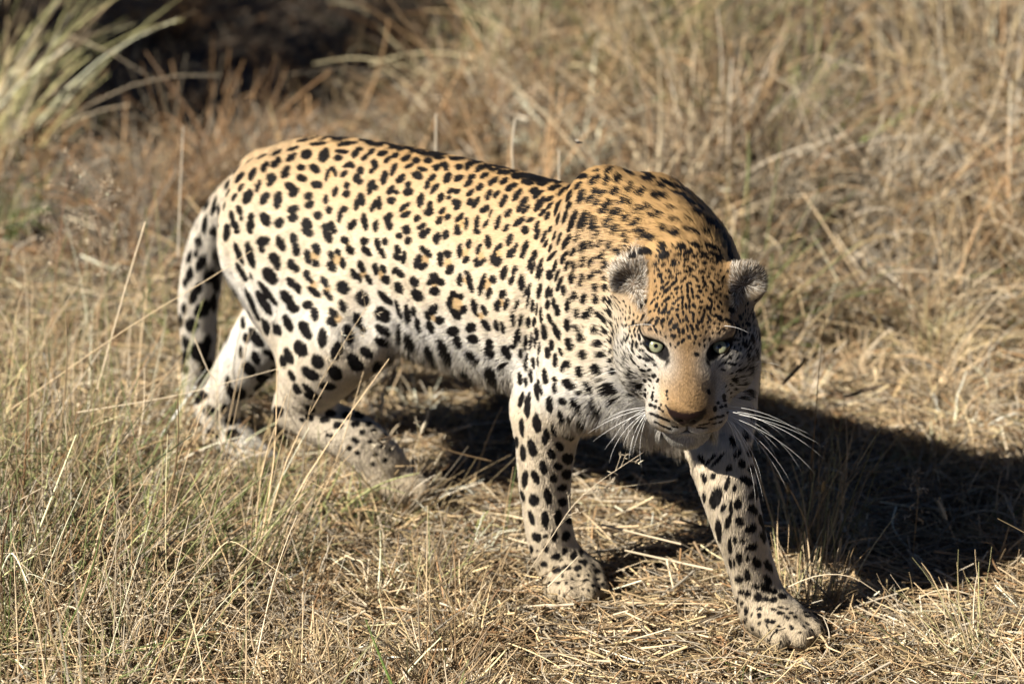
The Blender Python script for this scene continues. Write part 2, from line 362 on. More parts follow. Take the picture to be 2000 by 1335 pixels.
# ------------------------------------------------------------------ coat markings
# one row per spot on the skin: place (x, y, z in half millimetres), direction of its long axis, half length and half width
# (fifths of a millimetre), 0 body / 1 face / 2 rosette centre
SPOTS = np.array([int(v) for v in """
-1114 -148 1038 -39 18 -25 73 41 0 -1033 -168 1083 -39 30 -9 55 47 0 -924 -208 1130 -16 47 8 51 38 0 -883 -182 1146 23 -44 -7 66 38 0 -837 -154 1162 -42 -22 -15 52 35 0
-753 -119 1189 -48 -8 -10 89 26 0 -636 -104 1210 -45 -19 -10 93 41 0 -844 -102 1179 -48 -2 -12 70 39 0 -718 -61 1204 -49 -1 -8 84 47 0 -936 -296 1077 -46 11 -17 69 50 0
-875 -294 1100 24 -35 -26 72 39 0 -850 -263 1123 -28 38 18 74 31 0 -828 -232 1136 27 -39 -15 81 39 0 -801 -192 1149 12 -45 -18 64 35 0 -760 -165 1162 -45 18 10 67 45 0
-683 -160 1174 35 -30 -20 77 52 0 -619 -141 1194 -50 1 -4 75 22 0 -614 -162 1179 -50 6 1 50 27 0 -558 -137 1203 23 -39 -22 63 34 0 -1176 -135 971 -42 17 -21 65 34 0
-1001 -289 1011 39 -24 21 102 29 0 -897 -325 1056 -34 -11 -35 41 27 0 -921 -332 1022 -39 2 -32 45 25 0 -849 -338 1040 -23 -16 -41 64 48 0 -821 -318 1076 -12 28 39 51 26 0
-799 -287 1105 -13 -39 -29 37 33 0 -782 -296 1094 -11 -37 -32 49 29 0 -766 -251 1121 15 -41 -24 72 27 0 -754 -262 1113 -30 -37 -16 37 26 0 -732 -214 1133 -48 10 9 45 31 0
-697 -244 1112 -48 8 12 60 29 0 -681 -202 1138 -47 13 11 72 31 0 -617 -207 1132 -20 32 32 60 19 0 -595 -196 1144 39 -22 -22 60 16 0 -616 -190 1150 -50 3 0 30 17 0
-552 -176 1171 -46 -12 -16 54 27 0 -531 -178 1171 49 -8 -5 32 19 0 -548 -198 1146 38 19 27 38 29 0 -485 -203 1145 -45 16 16 51 33 0 -1242 -136 887 -18 -3 -47 92 33 0
-1214 -138 873 -3 -11 49 67 21 0 -993 -312 972 -40 29 4 42 33 0 -1300 -115 873 -41 15 -24 69 47 0 -1291 -132 818 -20 3 -46 77 23 0 -778 -329 1046 -15 -23 -42 55 36 0
-728 -319 1048 -17 24 40 73 39 0 -709 -280 1088 -48 5 14 69 32 0 -685 -288 1076 -5 -36 -34 46 39 0 -630 -240 1103 -50 -4 6 56 33 0 -631 -276 1073 -48 -2 14 37 33 0
-612 -289 1051 -38 -28 -17 40 31 0 -569 -259 1072 -34 19 32 43 24 0 -540 -272 1046 -43 8 25 40 27 0 -548 -237 1097 -18 28 37 49 25 0 -513 -220 1120 39 -20 -24 37 27 0
-498 -236 1099 -50 5 3 45 28 0 -432 -254 1081 -27 24 35 46 32 0 -917 -347 962 -43 14 21 50 37 0 -880 -348 991 -48 8 13 46 32 0 -866 -353 971 -27 8 41 28 21 0
-896 -354 940 -49 7 4 53 29 0 -820 -351 983 -45 -4 -22 41 28 0 -819 -355 956 21 6 45 55 46 0 -754 -349 986 -46 5 19 70 44 0 -692 -346 987 -42 -13 -24 49 38 0
-658 -318 1033 45 18 11 51 33 0 -647 -328 1009 -45 -18 -11 44 33 0 -571 -292 1025 -48 -9 10 38 32 0 -489 -273 1036 4 -21 -45 48 27 0 -482 -263 1058 -50 0 -3 43 25 0
-424 -282 1024 -38 -8 -32 57 34 0 -594 -318 994 -30 10 39 57 41 0 -524 -294 998 -49 -11 0 58 27 0 -509 -288 1007 -42 5 26 35 20 0 -1257 -125 803 -43 -4 -25 33 22 0
-1026 -310 901 -39 30 -7 48 17 0 -945 -347 921 47 -15 -5 33 23 0 -595 -56 1218 -49 7 -6 82 46 0 -539 -79 1224 -50 4 -3 95 37 0 -556 -122 1211 -49 11 0 46 25 0
-486 -185 1166 -45 16 14 45 29 0 -465 -208 1140 -48 10 8 37 24 0 -480 -61 1228 -46 20 -5 105 25 0 -425 -80 1232 -49 9 -2 70 28 0 -402 -45 1231 -39 -30 5 79 35 0
-363 -73 1236 -46 20 -2 85 28 0 -313 -81 1239 -48 14 -2 62 35 0 -399 -61 1233 -49 9 -4 67 19 0 -269 -53 1240 -50 -2 -2 83 35 0 -327 -50 1236 -40 -29 2 42 31 0
-174 -62 1245 -18 46 -4 70 65 0 -117 -31 1240 -38 -31 9 66 56 0 -183 -54 1244 -44 -23 2 74 34 0 1 -44 1247 -50 2 -1 84 55 0 -14 -53 1248 -50 2 -1 59 31 0
-501 -124 1214 28 -38 -17 47 29 0 -504 -148 1199 9 -40 -28 39 30 0 -450 -124 1218 -50 2 -3 55 35 0 -408 -143 1210 -27 36 22 34 29 0 -394 -122 1222 -48 13 3 37 33 0
-343 -123 1225 -22 41 18 46 41 0 -296 -126 1226 -45 21 8 49 28 0 -252 -116 1233 -49 11 2 51 31 0 -232 -92 1240 -50 1 -2 63 30 0 -445 -162 1192 -45 19 13 60 27 0
-438 -180 1175 -47 -10 -14 34 25 0 -357 -164 1195 -18 35 30 52 27 0 -352 -175 1186 23 -33 -30 36 19 0 -304 -150 1211 47 12 11 43 25 0 -242 -150 1213 -50 2 -1 59 20 0
-244 -170 1197 -49 10 6 66 30 0 -195 -135 1226 -45 20 9 48 28 0 -165 -124 1233 -41 27 11 70 21 0 -183 -117 1235 -49 9 2 37 22 0 -119 -113 1239 -43 24 7 53 30 0
-95 -97 1244 32 -38 -8 81 24 0 -46 -88 1247 20 -45 -7 92 33 0 -6 -84 1248 -45 21 2 41 24 0 48 -84 1249 8 -49 -6 55 47 0 -373 -191 1168 27 -29 -30 69 32 0
-302 -186 1178 -23 -30 -33 45 41 0 -413 -208 1145 -45 -12 -19 39 32 0 -407 -221 1130 25 -28 -34 52 26 0 -387 -215 1138 -49 7 6 34 22 0 -259 -196 1169 -42 19 19 33 26 0
-242 -212 1153 -50 2 -1 53 33 0 -181 -168 1202 -41 -21 -20 36 33 0 -182 -187 1184 -24 32 30 42 25 0 -145 -193 1179 -6 -35 -36 51 29 0 -122 -159 1212 -25 34 26 55 36 0
-79 -153 1218 -49 -8 -8 46 35 0 -34 -140 1228 -50 0 -1 39 28 0 -27 -161 1213 -24 -34 -27 38 33 0 4 -124 1237 -4 -45 -21 38 33 0 55 -135 1233 6 -44 -24 49 35 0
91 -126 1238 17 -43 -19 48 30 0 134 -144 1229 28 -36 -21 44 32 0 -317 -215 1144 3 32 38 42 35 0 -288 -218 1143 -50 5 2 28 16 0 -291 -237 1120 50 -3 1 45 30 0
-77 -190 1185 -48 -9 -11 33 26 0 -49 -188 1189 -46 -12 -14 32 23 0 -69 -206 1169 47 10 13 27 19 0 24 -163 1213 -37 27 20 39 32 0 4 -184 1194 -24 -32 -30 35 29 0
78 -178 1202 14 -36 -31 49 29 0 104 -171 1209 5 -38 -32 37 26 0 146 -183 1199 14 -36 -32 59 32 0 -422 -243 1098 41 -18 -22 69 33 0 -358 -251 1093 9 -28 -41 52 30 0
-338 -245 1104 -34 23 28 64 25 0 -173 -226 1142 -27 28 31 68 32 0 -99 -210 1164 17 -32 -34 43 34 0 -225 -245 1115 32 22 31 53 28 0 -204 -259 1098 -45 -10 -20 54 26 0
-127 -230 1140 39 -21 -22 33 25 0 -115 -245 1122 -50 2 -1 47 35 0 -26 -214 1163 -49 7 6 56 29 0 -13 -223 1154 -43 -17 -20 31 27 0 22 -205 1174 -38 23 22 35 28 0
47 -203 1177 8 -35 -35 53 25 0 97 -213 1168 35 25 26 42 31 0 127 -219 1162 -20 32 33 40 15 0 194 -210 1173 -1 -35 -35 37 30 0 -372 -277 1043 -32 17 34 74 32 0
-317 -282 1042 19 -19 -42 46 32 0 -274 -268 1076 42 12 25 47 35 0 -259 -279 1055 -45 11 19 42 33 0 -150 -263 1097 -50 -2 -6 36 28 0 -63 -238 1134 -15 -31 -37 32 27 0
-57 -259 1109 29 23 34 36 31 0 -29 -249 1124 25 -28 -33 28 25 0 19 -245 1131 -19 -29 -36 41 30 0 56 -253 1123 26 -28 -33 58 21 0 96 -248 1130 26 -28 -32 69 23 0
133 -245 1135 0 -33 -38 42 17 0 175 -236 1147 19 -32 -34 66 26 0 -117 -274 1081 -44 -10 -21 51 22 0 -181 -281 1062 -50 0 -6 47 24 0 28 -265 1105 44 -15 -19 40 22 0
219 -242 1140 -3 -33 -37 35 23 0 -86 -278 1076 -47 -6 -15 31 16 0 -874 -360 850 -28 0 41 93 40 0 -814 -364 859 -20 1 46 104 54 0 -865 -356 790 -39 1 31 92 40 0
-815 -360 788 -13 -3 48 28 17 0 -751 -364 918 -48 -1 -15 79 37 0 -755 -366 892 47 0 16 38 30 0 -672 -359 926 -37 3 34 68 39 0 -626 -346 951 -35 4 35 41 35 0
-609 -352 920 -23 8 43 58 35 0 -695 -368 875 -49 -1 -8 62 43 0 -680 -369 858 0 4 50 46 38 0 -619 -364 870 35 -3 -36 43 40 0 -599 -364 862 -44 0 23 40 29 0
-715 -369 812 -49 3 7 96 61 0 -733 -364 749 -43 1 26 134 41 0 -758 -358 711 -39 0 31 118 58 0 -613 -372 813 -48 0 14 52 39 0 -581 -372 802 -30 3 40 43 36 0
-832 -346 690 -21 -5 45 117 55 0 -811 -342 652 48 -13 0 54 40 0 -633 -373 758 -49 3 11 80 54 0 -603 -374 734 -49 5 -6 78 44 0 -635 -366 672 -46 8 19 80 57 0
-700 -357 634 -49 4 6 62 47 0 -764 -348 631 -25 -2 43 61 46 0 -536 -390 687 -49 11 -4 87 46 0 -1080 -166 528 -38 20 26 62 31 0 -562 -346 904 -25 8 43 59 29 0
-538 -330 931 -37 2 34 48 31 0 -528 -343 888 -48 -15 -3 35 29 0 -550 -360 849 -29 5 40 43 31 0 -533 -360 835 -40 0 30 29 18 0 -512 -365 803 -47 -3 17 74 27 0
-483 -347 838 -40 -1 30 52 27 0 -460 -354 802 -43 -2 25 57 23 0 -583 -324 976 -47 -9 13 52 33 0 -515 -303 973 -39 3 31 63 32 0 -494 -292 990 49 8 6 30 18 0
-444 -295 971 -50 -1 1 43 31 0 -414 -299 947 -50 0 2 46 32 0 -485 -316 919 -34 3 36 35 25 0 -464 -306 931 -44 -2 24 30 23 0 -473 -325 886 -39 -1 31 48 33 0
-439 -309 900 -16 9 46 45 26 0 -532 -376 758 -49 -2 -11 62 33 0 -493 -383 738 -36 11 33 55 40 0 -425 -367 755 -43 -5 24 49 27 0 -420 -378 728 -42 -8 26 51 31 0
-420 -328 830 -44 -12 20 57 46 0 -404 -344 775 -26 2 43 52 27 0 -391 -304 874 -35 -5 35 46 32 0 -369 -319 734 -14 -4 48 58 24 0 -377 -342 704 -19 -15 44 46 17 0
-819 -358 936 -50 2 1 43 24 0 -882 -357 921 -48 2 -12 40 17 0 -354 -295 988 -49 1 -10 50 30 0 -338 -301 960 -49 4 7 65 31 0 -289 -299 992 -29 10 40 49 33 0
-258 -297 1007 -50 2 0 37 26 0 -265 -304 971 -43 6 25 51 27 0 -204 -290 1036 -50 1 -6 39 24 0 -173 -285 1054 -49 -1 -8 42 18 0 -157 -294 1032 -50 0 -5 41 27 0
-102 -285 1061 -49 -2 -10 47 32 0 -83 -280 1073 -44 -9 -22 31 22 0 -37 -287 1062 14 -21 -43 44 40 0 -6 -280 1079 34 -19 -32 36 34 0 40 -272 1095 -50 2 0 37 23 0
115 -264 1111 -50 4 4 41 19 0 175 -277 1094 -32 21 32 61 28 0 254 -264 1115 12 -29 -39 49 29 0 -195 -303 996 -46 7 18 42 31 0 -193 -307 974 -50 2 -4 53 26 0
-163 -308 979 -1 -8 -49 51 30 0 -82 -302 1020 -49 5 8 48 24 0 -58 -305 1013 -48 6 13 46 25 0 -99 -310 981 -22 -7 -44 62 36 0 -74 -313 970 -44 -1 -23 55 25 0
-2 -308 1009 -21 12 44 60 32 0 26 -303 1029 -50 0 -5 42 29 0 47 -315 987 -38 -5 -32 49 36 0 74 -298 1048 -22 18 41 55 30 0 101 -287 1073 6 -23 -44 34 31 0
108 -306 1029 -42 -8 -26 39 26 0 149 -290 1069 1 23 45 44 23 0 157 -307 1031 -28 15 38 40 27 0 180 -305 1038 -33 -12 -36 39 22 0 225 -281 1090 34 19 31 40 21 0
220 -297 1059 10 -21 -44 50 22 0 242 -301 1050 -45 -9 -20 43 26 0 279 -284 1084 -19 -23 -40 35 31 0 -363 -301 905 -38 -2 32 53 37 0 -337 -295 867 -41 -5 28 46 35 0
-294 -305 913 8 -4 49 47 38 0 -256 -308 922 -50 3 6 42 33 0 -245 -308 889 48 -4 12 53 35 0 -373 -300 865 -2 0 50 37 20 0 -200 -311 930 -41 1 -29 44 20 0
-176 -312 925 -50 2 0 54 27 0 -184 -310 876 50 -3 2 55 46 0 -110 -315 913 49 -2 10 57 39 0 -98 -313 873 -50 3 -2 75 47 0 -20 -318 951 -48 1 -13 53 28 0
-28 -318 934 -44 1 -25 62 25 0 12 -320 941 -49 2 -7 47 28 0 -15 -319 905 -48 3 -15 63 35 0 97 -321 967 -9 -7 -49 45 35 0 141 -322 967 -26 7 42 83 29 0
126 -317 992 -49 4 10 38 18 0 195 -323 974 -11 -8 -48 86 29 0 238 -318 997 -49 2 8 37 27 0 227 -326 954 -20 -5 -46 45 24 0 276 -311 1025 -9 -16 -47 50 30 0
286 -325 963 -41 -4 -29 45 28 0 266 -328 923 -14 -2 -48 50 33 0 303 -328 936 -21 -4 -45 50 22 0 312 -315 1010 -15 -13 -46 36 22 0 -361 -298 799 -25 -9 42 63 51 0
-261 -296 823 -48 1 15 85 45 0 -207 -292 797 -3 -14 48 85 30 0 -288 -281 761 47 2 18 85 64 0 -165 -293 792 15 -15 45 88 41 0 -128 -300 809 18 -13 45 49 29 0
-127 -285 763 13 -18 45 77 34 0 -31 -312 841 -40 7 -30 76 33 0 -63 -304 812 20 -13 44 45 35 0 -8 -306 810 -44 8 -22 64 31 0 -63 -292 774 24 -16 41 63 42 0
75 -324 916 -50 2 0 48 24 0 106 -325 916 -46 2 -19 36 23 0 52 -321 884 -19 4 -46 59 33 0 77 -319 852 -48 0 13 65 39 0 115 -323 876 -39 4 -31 55 25 0 165 -327 898 -7 -1 49 56 35 0
172 -326 877 -46 0 19 28 23 0 210 -328 896 -33 -1 37 41 30 0 212 -324 849 -42 -3 26 52 39 0 139 -316 823 -42 8 -26 74 34 0 260 -325 858 2 -6 50 47 28 0
288 -325 857 -6 -6 49 45 28 0 -364 -313 736 -11 0 49 43 18 0 -354 -309 707 -27 -18 38 42 22 0 -294 -275 705 -35 -27 23 75 37 0 -302 -273 663 -20 -40 22 74 30 0
-336 -307 630 27 28 -31 58 38 0 -324 -216 607 27 -34 25 80 36 0 -244 -252 704 21 -21 40 122 23 0 -205 -239 685 -26 25 -34 105 56 0 -129 -222 658 -20 30 -34 147 51 0
-34 -255 695 12 -27 41 129 67 0 47 -302 787 -44 10 -22 84 38 0 54 -289 751 28 -18 38 70 42 0 136 -305 783 -45 8 -19 77 36 0 101 -271 711 48 -9 12 82 57 0
213 -309 785 30 -13 38 56 34 0 202 -298 755 40 -12 28 63 47 0 282 -306 773 19 -15 44 65 55 0 243 -282 720 -42 14 -24 77 17 0 10 -195 624 21 -35 28 122 61 0
162 -245 667 30 -26 31 133 57 0 -80 -160 604 26 -37 20 110 45 0 -294 -168 616 28 -36 21 113 44 0 -261 -175 621 26 -35 24 99 43 0 -339 -262 570 -26 25 -35 88 41 0
-210 -181 623 -38 27 -19 66 27 0 149 -185 610 -42 23 -14 130 43 0 -351 -323 590 -3 -22 45 42 27 0 -525 -394 678 -47 12 12 106 48 0 -1015 -170 491 -28 -13 40 100 47 0
-990 -139 440 -17 -37 29 47 28 0 -547 -397 615 -49 10 -4 107 59 0 -441 -400 675 3 -8 -49 76 44 0 -377 -347 691 11 1 -49 76 34 0 -393 -382 639 -10 -8 -48 80 41 0
-618 -383 572 -46 15 11 93 51 0 -465 -398 591 36 -2 35 72 57 0 -508 -393 539 -48 -12 10 85 57 0 -417 -368 557 14 -20 44 85 55 0 -361 -337 598 -9 -21 45 87 45 0
-653 -375 542 47 -17 -2 69 45 0 -1056 -163 372 4 -19 46 76 48 0 -1055 -100 322 19 -39 24 139 47 0 -1137 -184 301 -10 10 -48 93 30 0 -1115 -146 268 19 -23 40 82 35 0
-1178 -170 208 -19 1 -46 51 25 0 -1179 -137 159 -8 -48 9 57 41 0 -989 -117 416 0 -38 32 51 22 0 -583 -381 469 14 -15 46 55 44 0 -534 -376 477 -23 -26 36 62 40 0
-467 -356 499 42 27 3 68 47 0 -536 -359 450 -45 -21 -3 70 49 0 -1074 -183 433 4 0 50 50 20 0 -723 -339 492 37 -32 12 67 37 0 -597 -390 512 -48 5 15 51 39 0
-1129 -93 246 32 -35 17 91 23 0 -731 -339 344 -42 15 -22 136 44 0 -580 -328 391 15 -31 36 66 36 0 -603 -311 352 -23 -29 33 38 31 0 -626 -323 341 40 10 29 25 19 0
-561 -260 364 -21 -45 7 45 30 0 -530 -217 355 -12 46 15 38 32 0 -520 -169 348 -21 45 -6 74 38 0 -567 -280 345 -35 -35 0 42 23 0 -528 -257 332 -37 -34 0 40 27 0
-494 -212 332 -13 -48 -8 35 30 0 -477 -171 327 8 -49 -1 36 22 0 -457 -167 307 4 -50 -1 31 20 0 -468 -208 310 -19 -46 -6 24 21 0 -540 -280 300 -43 -25 -6 30 15 0
-473 -234 287 -36 -26 24 33 21 0 -434 -160 279 -3 -50 3 24 16 0 -486 -249 262 36 23 25 22 20 0 -424 -162 260 10 49 -6 24 15 0 -466 -234 247 39 29 12 21 18 0
-444 -133 286 11 -48 10 42 15 0 -444 -195 281 -21 -45 3 20 15 0 -416 -134 245 1 -50 6 23 14 0 -427 -191 240 -25 -43 7 19 15 0 -410 -165 218 21 45 -8 20 15 0
-430 -198 209 34 37 -2 19 16 0 -1219 -200 198 -44 -19 -15 61 45 0 -1210 -194 112 -36 -13 -32 63 58 0 -1144 -164 123 -47 -2 18 63 56 0 -1273 -195 130 -41 23 -18 76 30 0
-1234 -193 73 -39 20 -24 65 37 0 -1297 -131 809 -17 3 -47 97 30 0 -1338 -125 744 -30 3 -40 59 34 0 -1259 -120 791 -39 -2 -31 58 41 0 -940 -352 902 -25 1 -43 78 51 0
-1290 -83 714 13 -29 39 62 44 0 -1345 -108 667 -28 -2 -41 97 32 0 -1335 -66 623 -21 -9 -44 103 77 0 -1353 -39 571 16 -23 41 83 39 0 -1399 -116 612 -22 0 -45 78 32 0
-1424 -116 577 25 -2 43 37 27 0 -1396 -107 533 -14 -2 -48 72 33 0 -1377 -99 565 -16 -2 -47 59 28 0 -1378 -80 489 19 22 41 85 59 0 -1409 -105 431 33 15 34 62 54 0
-1433 -114 484 3 -2 50 54 31 0 -1435 -109 367 18 -2 47 57 43 0 -1449 -105 317 45 -15 17 78 46 0 -1444 -107 264 46 -7 17 56 28 0 -1390 -88 337 0 -3 50 82 77 0
-1462 -106 435 33 -18 33 73 46 0 -1456 -103 282 12 -4 48 69 52 0 -1393 -119 675 -30 4 -40 70 28 0 -1356 -121 699 -33 1 -38 44 19 0 -1269 -190 239 -46 16 -11 112 39 0
-1288 -192 219 -44 21 -11 84 38 0 -1378 -64 367 2 2 50 67 38 0 -1368 -41 504 11 -12 47 93 35 0 -1385 -60 283 5 -40 30 77 51 0 106 -87 1250 -42 27 4 72 36 0
131 -53 1250 -46 -19 3 111 62 0 144 -68 1251 -49 11 -1 65 29 0 188 -39 1247 -50 -5 1 61 43 0 233 -34 1246 -23 -43 13 86 45 0 495 -205 1350 44 -19 14 138 27 0
172 -106 1246 -49 11 3 66 29 0 223 -94 1249 -48 12 3 44 33 0 253 -50 1250 11 -48 8 65 24 0 140 -134 1234 -47 -15 -9 36 33 0 277 -93 1249 -7 -49 -9 56 42 0
182 -159 1219 6 -40 -29 65 33 0 226 -131 1237 -31 35 17 43 34 0 250 -140 1231 -5 -43 -24 49 34 0 323 -111 1248 22 -44 -11 74 22 0 300 -56 1251 25 -43 6 77 11 0
516 -238 1332 43 3 25 38 31 0 478 -239 1293 -40 17 -24 67 42 0 224 -173 1208 13 -37 -30 49 32 0 224 -191 1193 21 -33 -31 36 26 0 249 -190 1193 -13 -36 -33 44 24 0
285 -167 1213 8 -39 -30 71 36 0 306 -146 1230 -26 -35 -24 35 31 0 320 -189 1198 16 33 34 35 24 0 329 -169 1217 -11 -37 -31 44 22 0 371 -178 1223 25 -39 -20 90 32 0
545 -256 1309 -6 -21 -45 60 34 0 562 -218 1356 9 40 28 53 29 0 566 -159 1376 21 -45 -6 82 28 0 594 -201 1357 19 -38 -26 50 23 0 613 -171 1359 23 -41 -17 56 30 0
590 -94 1356 -32 38 -6 82 37 0 629 -55 1338 23 -44 4 93 41 0 656 -166 1343 23 -41 -16 73 28 0 637 -209 1334 23 -33 -29 43 31 0 694 -158 1333 -17 46 12 71 30 0
681 -58 1326 24 -44 3 75 31 0 584 -239 1329 -11 -33 -36 33 22 0 578 -254 1307 -21 -25 -38 40 21 0 608 -234 1325 -1 -35 -36 35 21 0 604 -253 1302 -10 -30 -39 35 21 0
643 -250 1296 -6 -35 -36 61 37 0 676 -218 1315 9 -40 -28 51 24 0 705 -212 1312 29 -33 -24 47 23 0 738 -133 1325 -27 42 5 69 39 0 744 -221 1300 10 -41 -26 40 22 0
757 -202 1306 -5 -46 -19 50 31 0 684 -253 1286 -15 -36 -32 48 31 0 676 -275 1264 1 -32 -39 52 26 0 727 -250 1281 4 -37 -33 43 25 0 494 -255 1269 -41 11 -27 47 31 0
482 -259 1232 -29 2 -41 63 41 0 427 -231 1212 -25 32 29 53 42 0 534 -280 1235 15 13 46 88 42 0 576 -287 1243 -6 -20 -45 88 27 0 595 -288 1245 1 -23 -44 80 15 0
624 -288 1249 -18 24 40 60 35 0 348 -198 1196 26 -34 -26 38 25 0 252 -222 1162 -27 -30 -30 55 30 0 289 -211 1173 -44 -16 -18 35 22 0 292 -235 1147 -45 16 16 45 30 0
327 -222 1165 9 -34 -36 43 21 0 348 -240 1147 22 -30 -34 45 26 0 380 -245 1148 8 -29 -40 51 23 0 394 -233 1171 -41 26 13 28 26 0 438 -260 1164 -18 -11 -46 38 32 0
480 -281 1169 -12 -11 -47 50 29 0 529 -301 1174 -30 -3 -40 74 38 0 581 -308 1196 -25 -11 -42 43 22 0 653 -300 1229 -3 24 44 46 21 0 711 -285 1246 -16 -30 -37 42 35 0
749 -283 1244 -22 27 36 36 24 0 764 -255 1271 -29 -33 -24 39 26 0 768 -240 1283 -22 -38 -24 25 16 0 804 -206 1295 -16 -45 -15 43 36 0 790 -268 1256 -26 -33 -28 39 23 0
819 -270 1250 -15 -36 -31 51 27 0 848 -270 1246 -40 -27 -14 31 26 0 857 -232 1269 -34 27 25 38 28 0 770 -293 1229 -10 29 39 26 14 0 616 -318 1182 -16 -14 -45 50 31 0
647 -316 1193 7 -18 -46 31 19 0 679 -312 1203 -18 -20 -42 36 22 0 718 -310 1205 -3 -23 -44 37 22 0 326 -270 1105 8 -28 -41 62 28 0 289 -276 1096 -2 -27 -42 44 22 0
404 -259 1134 5 -26 -43 32 23 0 436 -274 1130 6 -22 -45 35 26 0 752 -316 1194 -38 16 28 34 22 0 768 -307 1210 21 -24 -38 30 13 0 791 -305 1212 -7 29 40 26 13 0
372 -274 1099 41 12 26 27 25 0 579 -319 1160 -27 -6 -42 45 23 0 540 -314 1141 -38 3 -33 49 19 0 466 -291 1120 -41 9 -27 59 17 0 702 -322 1178 -24 -16 -41 29 21 0
584 -12 1336 -45 21 -6 74 27 0 541 -186 1373 -18 -44 -15 26 19 0 579 -100 1361 10 -47 15 45 12 0 680 -56 1326 -26 42 -2 69 29 0 592 -20 1337 -44 23 -4 74 25 0
669 -11 1321 -47 8 14 78 38 0 688 20 1304 -34 -26 26 52 37 0 753 -115 1321 -26 42 1 52 25 0 729 -39 1308 -37 33 0 69 41 0 733 -16 1299 -34 36 -2 75 33 0
779 -35 1294 -36 34 -3 89 40 0 857 -83 1284 -31 39 0 87 39 0 808 -16 1274 -36 34 -3 60 39 0 899 -64 1254 0 -45 23 78 61 0 882 -15 1233 -34 36 -5 85 50 0
933 -43 1209 -36 33 10 73 59 0 811 -150 1306 -38 -32 8 34 28 0 801 -207 1295 -23 -42 -13 43 32 0 861 -189 1286 -9 -48 -10 44 27 0 877 -150 1286 3 -50 -3 32 21 0
860 -233 1268 -34 27 26 34 25 0 893 -220 1261 11 -42 -24 40 33 0 914 -177 1262 -12 -48 0 38 23 0 924 -167 1257 -38 -23 24 22 17 0 933 -128 1248 -1 49 -7 40 26 0
888 -270 1232 -45 3 21 33 30 0 932 -236 1231 -41 -27 10 35 32 0 952 -197 1232 -40 -19 23 34 24 0 969 -150 1221 -15 -44 18 52 24 0 959 -234 1218 7 48 14 38 24 0
909 -285 1211 -29 -36 -18 39 38 0 851 -302 1212 -49 -8 -1 59 29 0 942 -262 1213 -30 -39 -8 28 13 0 978 -133 1210 11 44 -21 36 21 0 995 -198 1203 28 38 -16 38 15 0
978 -229 1208 -10 -48 -8 21 17 0 981 -195 1213 -29 -37 16 29 18 0 992 -161 1205 11 47 -14 40 19 0 1001 -145 1194 -8 -46 17 40 25 0 817 -318 1194 -43 21 12 34 31 0
977 -74 1183 -34 34 14 72 41 0 989 -67 1160 -34 35 9 59 24 0 239 -301 1051 -49 3 7 44 35 0 220 -300 1052 -27 17 38 37 26 0 282 -290 1074 -49 -5 -9 45 9 0
329 -285 1082 -50 -3 -4 23 13 0 277 -310 1025 -4 -16 -47 52 31 0 316 -304 1041 -11 -18 -45 32 24 0 313 -314 1012 -6 -14 -48 38 19 0 350 -310 1011 -10 8 48 61 29 0
237 -318 998 49 2 8 36 29 0 364 -288 1071 1 -19 -46 52 19 0 381 -291 1061 -9 -16 -47 47 16 0 375 -280 1088 -28 -17 -38 31 15 0 406 -290 1066 -9 -13 -48 83 22 0
418 -295 1050 -16 -7 -47 50 14 0 455 -290 1108 -40 6 -30 53 18 0 466 -307 1059 47 -13 10 53 37 0 489 -308 1094 -25 -1 -43 50 26 0 510 -319 1070 -26 2 -42 57 23 0
530 -315 1124 -40 6 -30 44 31 0 558 -326 1112 22 3 45 44 26 0 590 -331 1118 1 -10 -49 41 29 0 590 -337 1083 12 5 48 41 39 0 528 -327 1049 -26 3 -43 76 25 0
553 -335 1036 15 0 48 40 35 0 628 -331 1142 -9 -11 -48 44 23 0 635 -341 1093 -7 -7 -49 41 21 0 632 -343 1081 -30 -3 -40 40 27 0 664 -331 1147 -24 -11 -43 44 28 0
674 -341 1110 -32 -5 -38 51 25 0 698 -326 1169 -49 -1 -7 28 16 0 719 -332 1152 -36 13 32 31 22 0 706 -338 1130 47 -8 -17 25 23 0 732 -344 1116 -30 13 38 24 19 0
697 -348 1080 47 -2 17 32 28 0 737 -350 1090 48 -3 13 28 26 0 608 -346 1034 30 0 40 34 32 0 654 -350 1038 -23 -2 -45 45 33 0 703 -353 1047 -41 6 27 37 29 0
742 -356 1055 13 3 48 24 23 0 765 -358 1052 49 -8 6 29 19 0 420 -303 998 14 2 48 63 26 0 466 -314 1007 -26 3 -42 52 30 0 486 -319 1010 -12 -2 -49 38 14 0
373 -306 994 -18 -10 -45 50 13 0 376 -307 966 -7 -4 -49 80 12 0 390 -304 945 -6 -1 -50 49 18 0 365 -309 982 -10 -8 -48 30 9 0 341 -321 940 -16 -7 -47 44 12 0
470 -319 971 -24 3 -44 42 27 0 503 -325 984 0 3 50 42 30 0 579 -343 999 -17 1 -47 59 34 0 524 -331 967 29 -7 40 46 38 0 624 -350 986 6 2 50 38 32 0 683 -354 1007 -26 0 -43 38 20 0
669 -354 989 -46 2 -21 45 23 0 717 -356 1003 -47 2 16 36 22 0 737 -356 993 -47 4 15 35 20 0 764 -359 1021 -48 8 12 35 24 0 772 -362 991 -47 13 11 30 17 0
433 -309 924 -1 0 50 66 28 0 408 -303 937 -7 0 -50 50 12 0 329 -325 895 -2 -2 50 55 18 0 353 -317 891 -10 -2 -49 57 14 0 376 -307 891 -8 0 -49 45 19 0
396 -302 895 -9 1 -49 46 16 0 483 -323 929 -25 5 43 43 30 0 406 -301 860 3 -3 50 46 27 0 398 -299 832 -9 1 -49 45 15 0 450 -313 879 17 -8 46 64 49 0 518 -328 899 -37 7 33 67 45 0
